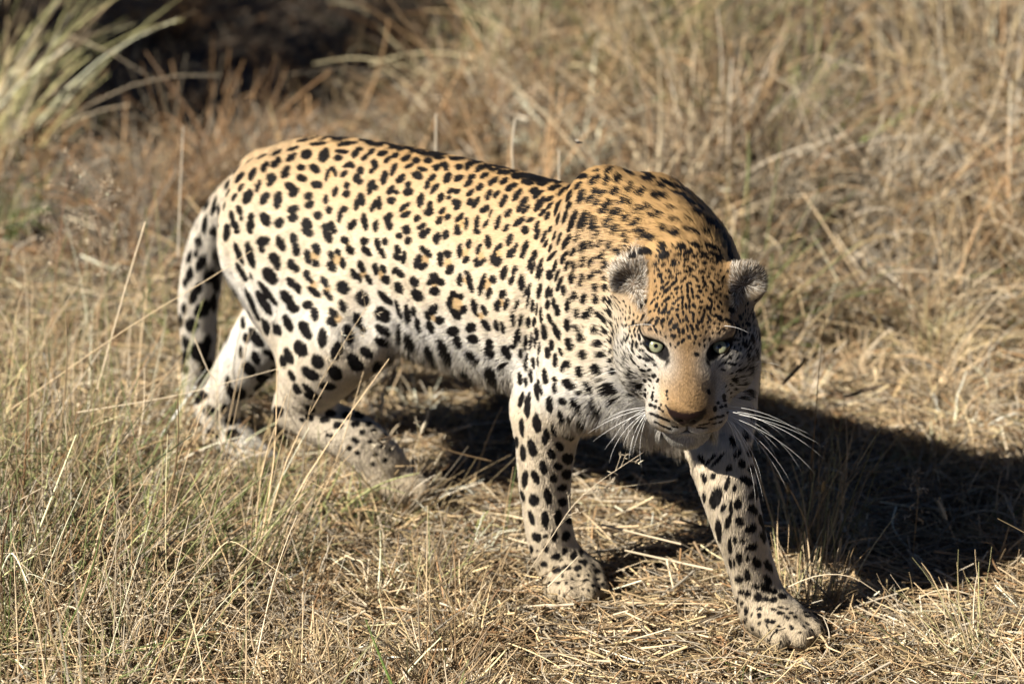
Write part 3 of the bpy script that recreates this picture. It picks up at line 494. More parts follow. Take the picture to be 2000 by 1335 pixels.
578 -343 936 34 -7 36 56 43 0 627 -353 939 -48 8 12 43 26 0 650 -357 920 -47 7 17 48 36 0 703 -357 954 -3 4 50 33 28 0 740 -357 960 -50 4 4 36 20 0 792 -371 969 -44 21 -11 50 20 0
592 -348 880 49 -11 -3 64 46 0 720 -361 917 -46 -2 -19 38 24 0 780 -367 940 -45 18 -14 50 22 0 364 -306 823 -8 2 -49 71 15 0 382 -302 831 -7 1 -49 73 12 0
489 -321 848 5 2 50 40 32 0 469 -319 819 47 -17 -2 53 38 0 545 -338 844 -45 16 16 46 24 0 417 -301 817 -7 0 -49 53 18 0 345 -307 785 10 -6 49 40 17 0
665 -362 869 -47 5 -17 61 34 0 730 -364 886 -47 -2 -17 33 22 0 776 -366 908 -45 14 -16 43 17 0 335 -318 831 -11 5 -49 74 17 0 316 -314 802 -47 0 -17 34 15 0
367 -302 779 4 -2 50 31 12 0 517 -332 820 -43 15 21 32 25 0 346 -316 845 1 -6 50 57 12 0 362 -303 751 -7 2 50 50 17 0 392 -301 764 -11 6 48 46 20 0 414 -304 774 -18 11 45 38 16 0
519 -335 806 -32 15 36 41 32 0 563 -347 803 -24 1 -44 44 25 0 584 -351 818 -48 10 -9 62 25 0 647 -359 812 -43 4 -25 56 37 0 722 -366 839 -31 -3 39 44 38 0
778 -363 844 -45 6 -22 43 24 0 772 -364 877 -47 8 -15 42 15 0 337 -304 703 -29 16 38 51 40 0 370 -311 701 -14 11 47 38 20 0 387 -306 725 -17 10 46 53 23 0
452 -336 711 -41 24 16 86 35 0 434 -329 688 -39 23 22 81 38 0 478 -339 752 -34 18 32 63 38 0 528 -347 756 -48 4 -14 35 17 0 530 -349 730 6 1 50 43 27 0
594 -352 758 -49 2 -9 68 39 0 684 -353 772 16 -13 46 58 42 0 761 -355 784 -49 -5 9 58 45 0 734 -362 810 -45 3 -23 24 14 0 631 -347 739 -38 6 -32 28 17 0
364 -324 645 -9 -10 -48 64 25 0 395 -327 636 -5 11 49 96 32 0 506 -347 670 10 -8 48 76 31 0 558 -344 693 29 -6 40 37 31 0 610 -335 697 -49 -10 -6 54 48 0
688 -328 718 -5 -28 41 56 44 0 538 -329 637 6 -22 45 56 26 0 567 -320 642 25 -15 40 35 19 0 603 -302 644 27 -20 37 68 37 0 441 -335 593 7 -8 49 77 43 0
377 -335 563 -2 -1 50 67 30 0 461 -316 552 -20 9 -45 85 24 0 493 -313 578 11 -24 42 65 18 0 512 -264 554 13 -39 29 101 44 0 339 -318 502 24 -19 40 63 32 0
654 -285 660 34 -20 31 40 25 0 270 -264 655 -37 29 -16 26 11 0 244 -283 721 -43 13 -23 57 12 0 158 -242 663 37 -22 25 110 50 0 766 -340 751 -45 8 -19 43 17 0
459 -290 488 1 -17 47 43 26 0 477 -274 513 3 -30 40 53 23 0 470 -227 459 9 -44 22 84 39 0 373 -326 479 6 -6 49 65 35 0 412 -326 503 -4 -9 49 72 36 0 437 -303 442 -2 -10 49 57 25 0
464 -264 442 -7 -37 32 41 26 0 461 -221 405 12 -44 20 89 36 0 374 -319 393 -14 5 -48 78 30 0 414 -313 408 12 11 -47 58 28 0 454 -275 404 -7 -23 44 35 29 0
459 -242 367 -3 -49 9 53 27 0 441 -287 345 -7 -10 48 66 29 0 405 -311 331 19 4 46 49 39 0 459 -240 320 -1 -46 21 50 32 0 355 -310 332 -42 14 24 48 34 0
394 -311 271 -18 -5 46 56 28 0 436 -293 271 1 1 -50 67 26 0 458 -259 275 2 -5 -50 63 30 0 457 -209 254 17 -44 16 71 29 0 410 -304 210 -49 -10 1 44 37 0
456 -273 218 1 -5 -50 44 23 0 468 -234 211 0 -50 -7 44 35 0 437 -292 216 -40 -29 -9 18 15 0 331 -313 495 29 -25 32 51 32 0 439 -292 177 -4 -1 50 29 22 0
476 -249 168 4 -33 -37 27 21 0 464 -275 153 -34 -34 -14 36 21 0 495 -227 152 17 -41 -24 45 24 0 491 -191 152 -33 36 11 49 19 0 431 -295 125 -46 -7 -17 36 23 0
477 -284 117 -46 -18 -6 42 24 0 503 -266 127 -40 -30 0 29 23 0 527 -242 125 6 48 13 33 23 0 518 -220 137 -2 -50 -3 25 17 0 525 -210 133 -30 36 18 42 16 0
435 -299 83 -43 18 -17 47 15 0 379 -296 160 33 -20 32 46 27 0 395 -295 134 -44 14 -20 34 11 0 413 -300 165 -40 -3 -29 11 8 0 448 -297 102 -49 0 -9 13 9 0
479 -267 144 -29 -38 -16 15 7 0 570 -256 100 -12 -48 -4 23 14 0 551 -185 104 8 -49 8 37 19 0 572 -202 90 1 -49 12 25 12 0 596 -246 87 6 -49 5 25 13 0 590 -199 78 8 -49 6 19 10 0
564 -307 88 -36 -34 0 13 10 0 506 -307 87 -49 -8 -8 26 10 0 588 -282 82 -11 35 34 10 9 0 601 -271 81 -32 -2 38 13 6 0 611 -254 71 -16 -22 42 14 8 0 594 -220 70 -7 48 -13 21 7 0
1021 -231 600 -40 1 30 36 24 0 1050 -223 603 27 24 34 76 8 0 1067 -215 601 -20 -30 -35 62 11 0 1072 -200 619 -20 -38 -26 34 7 0 1055 -216 614 -21 -29 -35 28 7 0
1036 -236 545 -25 0 43 37 29 0 1066 -230 555 -4 -10 -49 26 17 0 1032 -230 482 14 -15 46 53 22 0 1078 -231 490 -19 -5 -46 97 40 0 1102 -222 465 -15 -6 -47 41 16 0
1120 -209 466 -2 1 50 63 10 0 1104 -211 537 -1 -17 -47 51 15 0 1132 -193 478 1 -9 -49 41 28 0 1150 -144 450 -3 -41 28 70 27 0 1143 -149 489 -2 -48 13 30 18 0
1120 -196 525 4 -16 -47 29 14 0 1128 -153 540 -7 -46 18 61 24 0 1075 -212 383 11 -15 46 113 30 0 1112 -212 419 -14 0 -48 59 19 0 1137 -189 422 -12 -20 44 38 28 0
1152 -157 396 -13 -48 -1 47 36 0 1124 -192 364 -1 -14 48 32 14 0 1139 -177 360 -20 -32 33 18 16 0 1152 -101 357 9 -38 32 65 32 0 1144 -97 396 11 -31 38 95 41 0
1108 -198 354 -17 8 -46 37 12 0 1128 -112 505 11 -35 34 51 27 0 1103 -191 331 10 -15 47 56 15 0 1121 -171 301 8 -14 47 58 20 0 1151 -149 336 -19 -46 4 47 27 0
1152 -127 281 -7 -26 42 52 28 0 1140 -153 295 -6 -23 44 21 10 0 1159 -84 261 -2 -33 37 61 29 0 1132 -145 241 3 -9 49 52 21 0 1105 -152 222 -42 -1 -27 42 28 0
1164 -93 221 -12 -31 37 48 22 0 1148 -125 205 -28 -30 28 27 17 0 1165 -101 197 -23 -30 32 46 30 0 1105 -142 179 -40 4 -29 31 20 0 1128 -137 178 -35 -11 -34 28 23 0
1156 -121 170 -36 -18 30 34 28 0 1174 -106 165 -30 -39 -6 21 20 0 1188 -91 162 -23 -44 -4 25 21 0 1177 -77 183 -21 -40 22 28 19 0 1194 -55 165 -4 -49 8 45 25 0
1126 -139 125 -11 -4 -49 29 21 0 1169 -130 138 -46 -19 -2 22 16 0 1087 -170 275 14 -18 44 59 15 0 1102 -170 279 -10 16 -46 46 7 0 1105 -136 141 -45 9 -20 27 12 0
1214 -90 145 -32 -39 1 24 9 0 1205 -106 140 -41 -28 6 21 9 0 1229 -76 141 -24 -44 3 16 7 0 1245 -77 131 -19 -46 1 17 11 0 1178 -141 124 -26 21 37 22 15 0
1207 -139 114 -29 20 35 18 15 0 1221 -129 112 18 41 22 21 14 0 1188 -151 104 -49 -7 -9 17 11 0 1110 -134 84 -40 22 -21 45 16 0 1216 -148 101 23 -22 -39 16 7 0
1246 -95 123 42 23 -14 21 12 0 1269 -25 114 -4 -47 16 40 11 0 1256 -24 121 4 -48 14 44 6 0 1241 -126 102 -38 -33 -1 14 9 0 1248 -141 94 -24 26 35 16 7 0
1156 -143 79 -40 19 -23 38 14 0 1081 -130 145 35 -24 26 38 16 0 1231 -152 90 -29 18 37 18 6 0 1226 -100 133 -38 -32 3 29 9 0 1259 -72 122 32 35 -16 17 11 0
1303 -99 93 -33 -37 -1 11 8 0 1036 -36 707 -18 44 -15 83 38 0 1074 -104 659 2 41 -28 43 36 0 1086 -91 602 -23 41 -16 83 38 0 1110 -154 586 -20 -14 44 34 29 0
1110 -108 559 -22 43 -12 75 34 0 1130 -145 533 6 39 -30 36 33 0 1135 -118 492 -17 45 -15 75 34 0 1095 -158 617 5 -42 -27 47 24 0 1098 -196 581 -10 -36 -33 31 19 0
1077 -161 651 -28 -8 41 38 22 0 -761 -348 624 31 -13 37 76 52 0 -1026 -160 416 4 -16 47 65 36 0 -1033 -75 350 30 -31 26 111 36 0 -1054 -177 484 -10 3 49 42 35 0
-1134 -168 268 14 -17 45 70 35 0 -1094 -90 282 32 -31 23 112 40 0 911 -291 1206 -48 -15 3 28 22 1 948 -278 1202 -33 -36 -8 30 10 1 955 -289 1192 -36 -34 -8 25 20 1
928 -305 1189 -33 -33 -17 19 12 1 907 -315 1188 26 37 20 29 11 1 936 -329 1167 -20 -36 -29 20 18 1 922 -320 1177 -48 -14 3 15 7 1 951 -310 1178 -47 -18 -1 22 7 1
960 -313 1174 -49 -10 5 17 6 1 970 -297 1181 -20 -42 -18 15 8 1 984 -301 1175 -38 -32 -5 21 10 1 973 -320 1166 43 25 6 21 11 1 971 -255 1203 3 -45 -21 24 17 1
993 -248 1194 -41 -27 12 16 13 1 981 -273 1190 -28 32 26 13 12 1 990 -267 1189 -17 -46 -11 12 12 1 996 -284 1179 -45 3 21 17 12 1 1002 -270 1182 -28 32 26 19 10 1
1008 -262 1182 -10 -48 -11 13 6 1 1008 -299 1166 -16 39 26 15 8 1 1023 -278 1168 -44 -16 17 14 11 1 959 -341 1152 -38 22 24 16 14 1 975 -339 1151 -7 -39 -30 22 10 1
993 -328 1155 -1 -42 -27 35 13 1 970 -353 1140 -38 22 24 18 16 1 987 -356 1136 -8 -38 -31 29 17 1 1011 -338 1143 -3 -42 -26 19 11 1 1009 -312 1159 0 -44 -24 15 9 1
1027 -310 1153 -33 27 26 18 8 1 1030 -301 1156 -39 18 25 17 8 1 957 -370 1124 5 33 37 18 10 1 1006 -374 1117 -24 -34 -28 30 12 1 1036 -359 1121 -2 -40 -29 25 8 1
1044 -348 1126 26 -30 -30 19 9 1 1033 -373 1111 -35 -32 -16 14 10 1 1048 -370 1108 -43 7 25 9 8 1 963 -386 1105 -18 -28 -38 28 10 1 984 -393 1099 22 -30 -33 23 13 1
1018 -397 1092 6 -35 -36 32 17 1 1033 -395 1090 -16 -36 -31 15 11 1 1003 -403 1088 -25 30 31 30 7 1 1038 -384 1099 -48 -10 9 12 10 1 1053 -379 1097 -45 -21 2 12 10 1
1052 -358 1115 21 -31 -33 21 7 1 1067 -358 1107 28 -24 -34 27 7 1 1061 -366 1105 19 -30 -35 22 7 1 1040 -322 1142 -33 26 27 24 7 1 1053 -336 1129 -30 27 30 25 7 1
1052 -316 1139 -35 23 28 25 8 1 1065 -326 1127 -32 24 30 22 6 1 1065 -341 1120 -29 26 32 22 6 1 1075 -352 1106 -27 24 35 19 6 1 1082 -341 1108 32 -17 -34 20 12 1
926 -392 1085 -3 -21 -45 20 14 1 937 -386 1100 14 -27 -39 14 8 1 950 -411 1064 -44 14 -19 20 14 1 973 -408 1081 -44 21 9 13 12 1 1021 -328 1146 18 -38 -28 19 5 1
1061 -387 1085 -39 10 30 13 7 1 1071 -373 1092 -27 22 36 17 6 1 1084 -359 1095 37 -7 -33 13 5 1 1095 -357 1088 -36 5 34 18 7 1 1013 -284 1171 9 -44 -23 12 6 1
1008 -356 1131 48 14 -1 9 6 1 979 -229 1208 -31 -39 7 19 14 1 995 -199 1203 -26 -40 14 33 14 1 1004 -153 1194 3 49 -12 29 20 1 992 -248 1195 36 34 -8 16 11 1
1008 -218 1193 -22 41 19 25 18 1 1006 -246 1188 -22 -45 0 16 10 1 991 -267 1188 -26 -43 -6 11 10 1 1019 -185 1187 -32 -32 21 25 14 1 1018 -160 1186 -17 -45 13 35 21 1
1032 -208 1178 -19 -45 10 20 13 1 1026 -247 1176 -19 -46 1 25 15 1 1023 -229 1182 -42 3 27 10 7 1 1049 -206 1165 -9 -49 2 25 9 1 1046 -242 1164 -13 -48 1 16 9 1
1039 -228 1171 -2 -50 -5 13 4 1 1044 -187 1172 -22 -45 4 11 9 1 1059 -172 1170 2 39 31 13 7 1 1023 -278 1168 -41 -26 12 14 11 1 1003 -268 1182 -28 32 26 19 9 1
1009 -261 1182 -11 -48 -10 13 6 1 1038 -280 1160 -40 15 26 14 10 1 1055 -268 1153 -38 18 27 30 12 1 1065 -246 1150 -40 -10 28 24 15 1 1068 -225 1149 -38 11 31 17 7 1
1052 -291 1149 -39 -29 12 15 13 1 1066 -298 1139 -41 -23 17 16 14 1 1060 -192 1157 8 -45 -20 24 6 1 1087 -255 1132 24 40 -18 18 15 1 1088 -273 1129 -23 37 25 14 13 1
1074 -315 1127 -43 -8 25 17 11 1 1088 -317 1117 -41 -12 27 13 12 1 1098 -289 1117 -37 -4 33 23 13 1 1113 -261 1106 -33 1 38 19 10 1 1082 -341 1108 -37 9 33 22 11 1
1097 -329 1103 -14 -47 -11 13 11 1 1110 -308 1100 -36 -4 34 25 17 1 1119 -277 1098 -34 3 37 19 10 1 1096 -208 1121 -14 -41 25 15 11 1 1105 -227 1114 18 38 -27 18 13 1
1129 -233 1080 -11 49 -2 37 20 1 1109 -325 1094 -28 19 37 20 7 1 1093 -356 1090 -37 5 34 21 8 1 1084 -235 1135 1 -50 0 14 8 1 1083 -359 1096 -37 7 32 11 4 1
1031 -302 1155 -40 17 25 19 8 1 1050 -314 1141 -37 20 27 25 7 1 1064 -325 1128 -32 24 30 20 5 1 1039 -321 1143 24 -35 -27 26 6 1 1051 -335 1130 30 -27 -29 21 5 1
1065 -341 1120 24 -30 -32 22 5 1 1075 -352 1106 -25 26 35 19 5 1 1132 -306 1079 -32 -35 17 20 10 1 1140 -291 1076 -27 -38 17 17 9 1 952 -415 1059 35 -2 35 32 25 1
907 -410 1032 -8 -20 -45 25 16 1 998 -435 1061 -6 -38 -32 38 14 1 987 -442 1053 -40 -9 -28 19 12 1 1017 -426 1066 -6 38 32 38 12 1 1033 -419 1067 -7 36 34 25 15 1
1055 -410 1066 11 -32 -37 27 11 1 1072 -408 1059 -12 -37 -32 27 15 1 1019 -403 1086 -48 -14 -2 18 11 1 1034 -396 1088 -48 -8 10 13 11 1 1012 -450 1045 -48 -11 -8 14 9 1
1031 -444 1044 -35 8 34 20 7 1 925 -423 1017 11 -26 -41 19 10 1 942 -425 1022 6 19 46 15 9 1 907 -432 989 -9 -18 -46 32 15 1 959 -438 1007 -37 22 25 36 11 1
941 -447 984 17 -25 -40 30 12 1 959 -449 986 -28 22 36 29 13 1 890 -429 976 8 -20 -45 29 15 1 983 -446 995 -47 -6 -15 32 7 1 921 -452 934 -2 0 50 51 14 1
938 -457 948 -11 8 48 30 9 1 956 -462 947 -25 9 43 27 12 1 983 -461 959 -49 -7 -8 15 12 1 1008 -456 954 -47 -16 0 22 11 1 998 -459 956 -47 -8 14 15 5 1 982 -454 977 49 7 9 27 6 1
1033 -450 943 -44 -7 -23 23 5 1 1012 -454 924 -45 -9 -19 20 9 1 994 -459 919 48 14 -7 27 11 1 942 -453 905 13 -18 45 40 16 1 962 -455 905 -45 11 -20 18 7 1
1086 -407 1050 -26 15 40 21 9 1 1097 -401 1048 -22 17 42 21 10 1 1081 -421 1032 2 -20 -46 17 9 1 1096 -419 1016 -11 -24 -42 14 9 1 1105 -410 1023 -1 -23 -44 20 10 1
1115 -396 1033 -31 -3 39 16 11 1 1110 -379 1057 -35 2 36 26 10 1 1062 -388 1083 -39 9 30 18 7 1 1086 -377 1079 -31 16 36 22 7 1 1103 -366 1075 -28 18 37 20 6 1
1073 -424 1035 3 -21 -45 12 6 1 1091 -426 1006 -20 7 45 8 5 1 1128 -382 1033 -24 3 44 13 11 1 1076 -392 1072 -29 19 36 18 5 1 1083 -386 1074 -29 19 36 15 6 1
1100 -388 1058 -27 16 39 21 5 1 1040 -406 1077 -31 22 32 17 4 1 883 -399 1038 37 3 33 17 7 1 878 -408 1017 -9 -17 -46 14 10 1 921 -405 1051 -35 -6 -35 14 7 1
1015 -451 963 -44 -8 22 53 5 1 1140 -298 1075 -38 -3 32 38 16 1 1157 -274 1062 -28 -28 31 34 22 1 1151 -237 1040 11 -40 28 58 22 1 1139 -170 1027 6 -46 19 33 19 1
1127 -324 1077 -36 4 34 31 7 1 1168 -309 1048 -25 -42 9 17 10 1 1119 -345 1074 18 -31 -35 34 9 1 1116 -357 1069 -32 11 37 21 9 1 1110 -378 1058 -35 2 36 26 8 1
1121 -367 1057 -30 8 39 26 8 1 1158 -320 1052 -9 -46 -17 13 7 1 1116 -395 1033 -26 3 42 15 10 1 1128 -382 1033 20 -9 -45 15 9 1 1167 -258 1006 5 -48 14 64 9 1
1156 -203 1009 -7 49 -6 25 17 1 1156 -168 983 -23 31 32 39 32 1 1128 -112 968 -31 39 -2 30 27 1 1174 -221 983 -5 -39 30 31 23 1 1173 -197 964 -8 41 -28 22 18 1
1183 -219 945 5 -28 41 34 24 1 1159 -156 935 9 -21 44 50 27 1 1174 -191 932 -14 38 -29 30 17 1 1186 -249 919 6 -48 14 27 15 1 1172 -196 902 17 -34 32 61 21 1
1180 -289 962 20 16 -43 15 7 1 1173 -312 929 -10 -44 22 21 5 1 1185 -287 942 -15 -45 15 35 9 1 1172 -298 973 10 43 23 53 5 1 1095 -358 1087 -33 12 36 21 5 1
1093 -377 1074 -28 18 37 18 5 1 1103 -389 1055 -26 16 40 17 5 1 1134 -199 1053 -2 -43 25 26 17 1 1110 -117 1030 -27 42 -5 37 27 1 1142 -392 987 -31 -35 18 17 10 1
1028 -447 908 -46 8 -19 33 15 1 980 -436 880 36 -16 31 24 16 1 942 -423 850 33 -19 32 44 20 1 1004 -439 888 -49 6 -4 19 13 1 1046 -452 899 38 -10 31 28 9 1
967 -418 845 38 -21 24 22 10 1 958 -407 822 38 -28 18 46 21 1 1028 -454 847 46 -21 2 27 16 1 1034 -460 840 -47 15 -9 14 7 1 1056 -467 843 46 -14 13 18 7 1
1084 -477 841 -46 12 -15 14 7 1 1033 -466 825 -47 14 -8 31 9 1 1055 -470 826 48 -10 9 22 12 1 1078 -476 828 -48 11 -9 19 10 1 1094 -479 824 -47 8 -14 13 8 1
1099 -469 883 -50 0 -6 12 8 1 1101 -473 873 -50 1 -5 9 7 1 1109 -476 865 -22 16 42 8 6 1 1027 -446 871 -44 19 -14 15 7 1 1025 -449 858 -44 18 -14 21 6 1
1115 -482 839 -38 0 32 31 5 1 1048 -474 803 50 -5 1 33 7 1 1068 -474 801 -50 -3 -3 23 12 1 1085 -472 799 -50 -5 2 23 12 1 1102 -469 797 -47 -13 11 21 14 1
1064 -471 779 -46 -12 15 28 8 1 1080 -463 771 -44 -20 13 24 9 1 1095 -455 766 -38 -26 19 25 11 1 1111 -453 775 -35 -31 19 10 7 1 1119 -446 774 25 -15 40 9 7 1
900 -389 815 -49 2 12 34 28 1 854 -384 830 -40 28 -9 41 13 1 763 -355 786 -49 -5 9 49 31 1 837 -348 782 -47 8 -15 63 15 1 766 -341 751 -41 12 -25 40 13 1
928 -442 882 16 -20 43 24 14 1 1187 -348 840 10 -47 13 22 9 1 1194 -366 828 -7 44 -22 29 18 1 1189 -335 825 7 -49 5 23 8 1 1184 -310 822 -15 46 -11 23 11 1
1185 -303 799 23 -42 14 31 8 1 1170 -301 844 -19 45 -10 40 18 1 1176 -306 835 16 -46 13 33 10 1 1168 -252 885 14 -37 31 41 20 1 1157 -204 859 -19 39 -26 37 17 1
1144 -223 843 17 -38 27 23 12 1 1131 -230 829 -21 39 -24 19 9 1 1035 -104 769 7 -49 -3 30 13 1 1192 -360 799 8 49 7 24 8 1 1189 -378 798 -7 -49 2 23 8 1
1194 -338 798 0 -50 -3 32 8 1 1180 -386 784 -22 -43 -12 24 6 1 1173 -400 783 -24 -44 -3 24 7 1 1185 -386 882 -13 -31 37 18 15 1 1192 -340 782 3 50 1 22 6 1
1188 -361 781 -17 -47 -4 18 5 1 1165 -401 773 -31 -40 -2 20 6 1 1173 -385 769 -23 -44 -3 21 6 1 1023 -35 760 -12 46 -17 48 24 1 1031 -61 750 8 -48 13 39 14 1
756 -144 641 8 49 -3 59 30 0 -1483 -42 596 -12 -29 -39 49 40 0 -44 178 932 -28 2 -42 41 24 0 -76 177 933 -26 -4 43 39 25 0 -70 175 959 42 0 27 44 24 0
881 83 1094 -36 35 -5 55 39 0 -741 -321 426 -4 -9 -49 43 32 0 -1494 -49 541 -7 -13 -48 50 36 0 -661 77 742 -34 -23 -28 58 37 0 425 -148 512 -46 19 -3 48 39 0
97 74 636 -32 -28 -26 55 34 0 865 -55 594 42 21 -18 49 42 0 -869 160 1036 -48 5 -14 58 37 0 -842 199 881 -33 -2 -38 48 37 0 462 57 626 -27 -29 -30 52 41 0
-1118 -94 587 -28 15 -39 44 40 0 -1365 -22 813 -36 -10 -33 48 38 0 -794 80 1118 -44 20 -13 46 41 0 911 -164 567 1 39 -31 57 31 0 -597 -122 648 9 -34 -36 56 38 0
-848 -49 555 -31 11 -38 53 40 0 695 189 861 -32 8 37 56 36 0 378 71 1191 -45 3 -21 61 32 0 -250 -130 596 -35 34 -12 52 38 0 -476 127 791 -45 1 22 44 25 0
-478 138 822 41 15 25 33 21 0 -450 138 811 13 -14 -46 44 23 0 -794 -76 629 -37 6 -33 49 41 0 -276 167 920 30 1 -40 44 27 0 -308 165 901 -20 0 46 41 22 0
808 173 976 -40 21 -21 62 31 0 307 60 616 -9 -38 -31 43 39 0 245 181 986 6 10 -49 39 23 0 210 183 973 -27 -8 42 39 27 0 -1369 -87 818 -34 24 -28 51 42 0
539 117 722 -50 6 -3 44 31 0 -1026 76 554 -42 -23 -14 57 41 0 -336 125 742 -42 -14 -23 44 33 0 -121 132 734 -47 -9 -15 52 37 0 224 184 847 -48 -2 -13 36 25 0
209 188 881 43 3 26 33 27 0 -427 -33 155 37 17 -29 43 34 0 468 166 1068 -49 -6 -6 47 30 0 1144 10 145 -29 23 -33 61 35 0 -1321 -32 871 -30 -40 -1 59 37 0
-25 172 992 -33 8 -37 43 23 0 -57 169 996 -20 -12 44 34 22 0 -43 163 1022 49 -1 10 33 22 0 -634 -154 292 12 5 -48 45 37 0 450 -76 1315 -29 -41 -4 46 34 0
-385 81 1130 45 15 -16 39 22 0 -393 103 1101 -50 -2 -1 39 26 0 654 -76 656 -45 -18 -12 56 39 0 -1064 37 475 4 -13 -48 44 39 0 899 23 627 26 -32 -29 49 38 0
787 138 1123 -34 1 37 49 37 0 647 108 725 -15 37 30 47 36 0 -890 73 556 29 -36 -20 56 31 0 858 133 1017 -33 32 -20 52 41 0 28 -106 579 -6 49 -10 45 33 0
937 71 942 -22 18 41 45 41 0 532 120 1228 -41 4 -28 53 38 0 -514 -62 645 43 -17 -19 43 42 0 292 -198 507 6 -23 -44 55 36 0 262 -239 570 17 -24 -40 57 34 0
-1270 -103 290 -24 -19 -40 46 36 0 -574 -112 276 -13 1 -48 52 41 0 -638 -1 1194 -50 1 -5 47 39 0 -1254 -24 927 -37 -33 2 61 41 0 -560 -143 171 19 -25 -39 52 41 0
-1195 -9 854 -33 -5 -37 61 39 0 -1095 -42 1087 -38 -30 -12 60 31 0 410 -169 290 6 -2 -50 45 41 0 729 172 1087 -47 13 -10 45 39 0 -298 80 665 -24 -29 -33 55 34 0
-535 -225 418 -19 -30 -35 44 42 0 -856 153 732 -34 17 33 61 40 0 -507 78 721 -48 -15 -2 55 38 0 -103 165 824 27 12 40 39 24 0 -69 165 820 18 -11 -45 34 27 0
-91 158 795 -49 0 11 37 21 0 341 -31 572 -49 -7 -2 56 33 0 1072 -60 943 -37 25 22 43 36 0 368 -161 357 -18 -8 -46 51 35 0 396 -163 215 4 5 -50 44 40 0
688 192 1018 -48 4 -13 46 31 0 -896 95 1100 -44 13 -19 62 41 0 -737 -106 640 -17 -28 -38 60 42 0 -1144 15 963 -38 -22 -24 52 31 0 1055 -100 1142 -49 -7 9 51 32 0
760 98 701 -33 -33 -18 48 37 0 -761 120 746 -15 -23 -42 44 36 0 -747 -183 519 -14 -34 -34 44 38 0 -387 -144 598 -42 -19 -19 59 33 0 39 176 982 -49 -4 7 37 22 0
39 168 1018 49 0 9 44 20 0 -468 -9 113 -29 -27 -31 56 31 0 550 17 633 -31 -27 -29 43 35 0 -1151 -25 1027 -36 -27 -22 53 37 0 294 10 585 -13 -44 -19 57 36 0
-1008 131 805 -38 -28 -16 52 33 0 -553 -92 228 13 13 -47 43 42 0 1052 -73 1067 -42 26 4 43 38 0 1 75 642 -27 -30 -29 53 32 0 -459 -225 478 -31 -18 -35 50 32 0
486 97 675 -30 -18 -35 53 33 0 -1079 46 752 -10 -27 -41 48 38 0 -998 -239 677 -41 11 26 52 39 0 831 -177 637 -21 43 -14 62 37 0 987 14 657 -16 -7 -47 62 31 0
623 -212 620 -32 35 -17 51 33 0 -139 172 880 50 1 -6 40 27 0 -123 171 864 9 -6 -49 45 27 0 -135 168 843 -47 -4 -17 42 24 0 -160 169 864 8 7 49 40 26 0
-978 -163 569 20 8 -45 59 31 0 -559 70 1130 -43 12 -22 47 30 0 944 85 780 -29 33 24 51 35 0 -1202 -83 433 -14 29 -39 52 38 0 -803 26 611 -24 -20 -39 62 32 0
369 -105 564 -12 -44 -20 47 34 0 1012 -116 364 -2 -32 -38 45 30 0 -869 44 1137 -46 12 -15 45 35 0 365 -140 517 11 -14 -47 49 36 0 -774 25 1159 -50 0 -2 55 40 0
246 139 714 -45 9 19 44 36 0 -67 73 644 -30 -29 -28 60 37 0 586 150 778 -47 7 14 62 40 0 1044 -128 216 29 -21 -35 51 36 0 457 178 984 -40 2 -31 56 38 0
260 -102 571 -23 44 -5 51 35 0 212 -49 570 4 -49 -6 57 34 0 -579 -168 463 -4 -18 -47 46 37 0 -1111 -28 623 -13 -9 -47 52 38 0 273 13 1223 -29 33 -23 54 38 0
-427 48 1168 -35 23 -28 58 41 0 35 159 779 8 17 46 36 26 0 58 165 794 49 -2 -12 41 27 0 71 157 770 -18 -16 -44 35 27 0 43 153 762 -42 7 27 44 26 0 -272 120 1090 -50 -3 0 45 27 0
-265 99 1120 48 10 -11 36 25 0 -892 -178 600 37 30 -15 49 32 0 -924 191 915 -48 -13 -5 50 34 0 -739 151 805 -36 26 23 49 33 0 233 112 1130 -43 17 -20 51 39 0
-1019 120 725 -40 -29 6 48 30 0 340 165 1039 -1 18 -47 35 25 0 322 172 1022 -50 2 -3 35 27 0 302 165 1040 0 -18 47 42 24 0 306 161 1051 31 -15 37 36 24 0
-917 -116 528 -25 7 -43 49 31 0 1096 -77 473 -12 11 -47 54 40 0 1050 -35 140 13 9 -47 53 30 0 932 54 1031 -31 38 -9 53 38 0 -1325 -137 208 -14 -19 -44 52 40 0
346 -225 112 12 -34 -35 46 33 0 1018 -32 825 -22 45 2 50 42 0 -1011 -62 1124 -45 -7 -20 55 42 0 -828 131 1074 -39 22 -22 54 35 0 1025 -79 276 -1 -5 -50 47 32 0
-758 -259 453 0 3 -50 56 33 0 -474 -183 505 -25 -17 -40 54 35 0 -698 148 826 -35 20 29 43 27 0 -697 157 853 37 0 34 43 26 0 -667 144 841 -2 -15 -48 41 21 0
-1429 -31 210 -33 -4 -38 62 31 0 770 -76 637 45 14 -16 49 34 0 -490 8 655 -13 -45 -18 57 42 0 -724 138 1034 -49 9 6 57 35 0 423 134 1126 -26 11 -41 61 33 0
1013 -16 922 -35 35 9 52 39 0 342 -157 473 4 -6 -49 50 41 0 74 9 1225 -49 6 -5 44 40 0 -1397 -5 412 13 -14 -46 54 37 0 -481 -56 222 4 23 -44 46 35 0 297 -235 415 4 23 -44 58 42 0
-382 -187 564 -28 -18 -37 56 38 0 110 61 1181 -47 11 -12 46 40 0 -209 96 1128 -49 2 -7 47 39 0 520 -177 567 -43 16 -21 62 42 0 -756 24 667 -33 -7 -37 56 30 0
-155 38 618 -32 -32 -22 53 37 0 -661 -202 253 36 -12 -33 44 36 0 855 159 852 -43 21 -13 52 38 0 -1492 -62 379 9 -15 -47 62 39 0 -1057 -18 368 -20 -22 -40 62 33 0
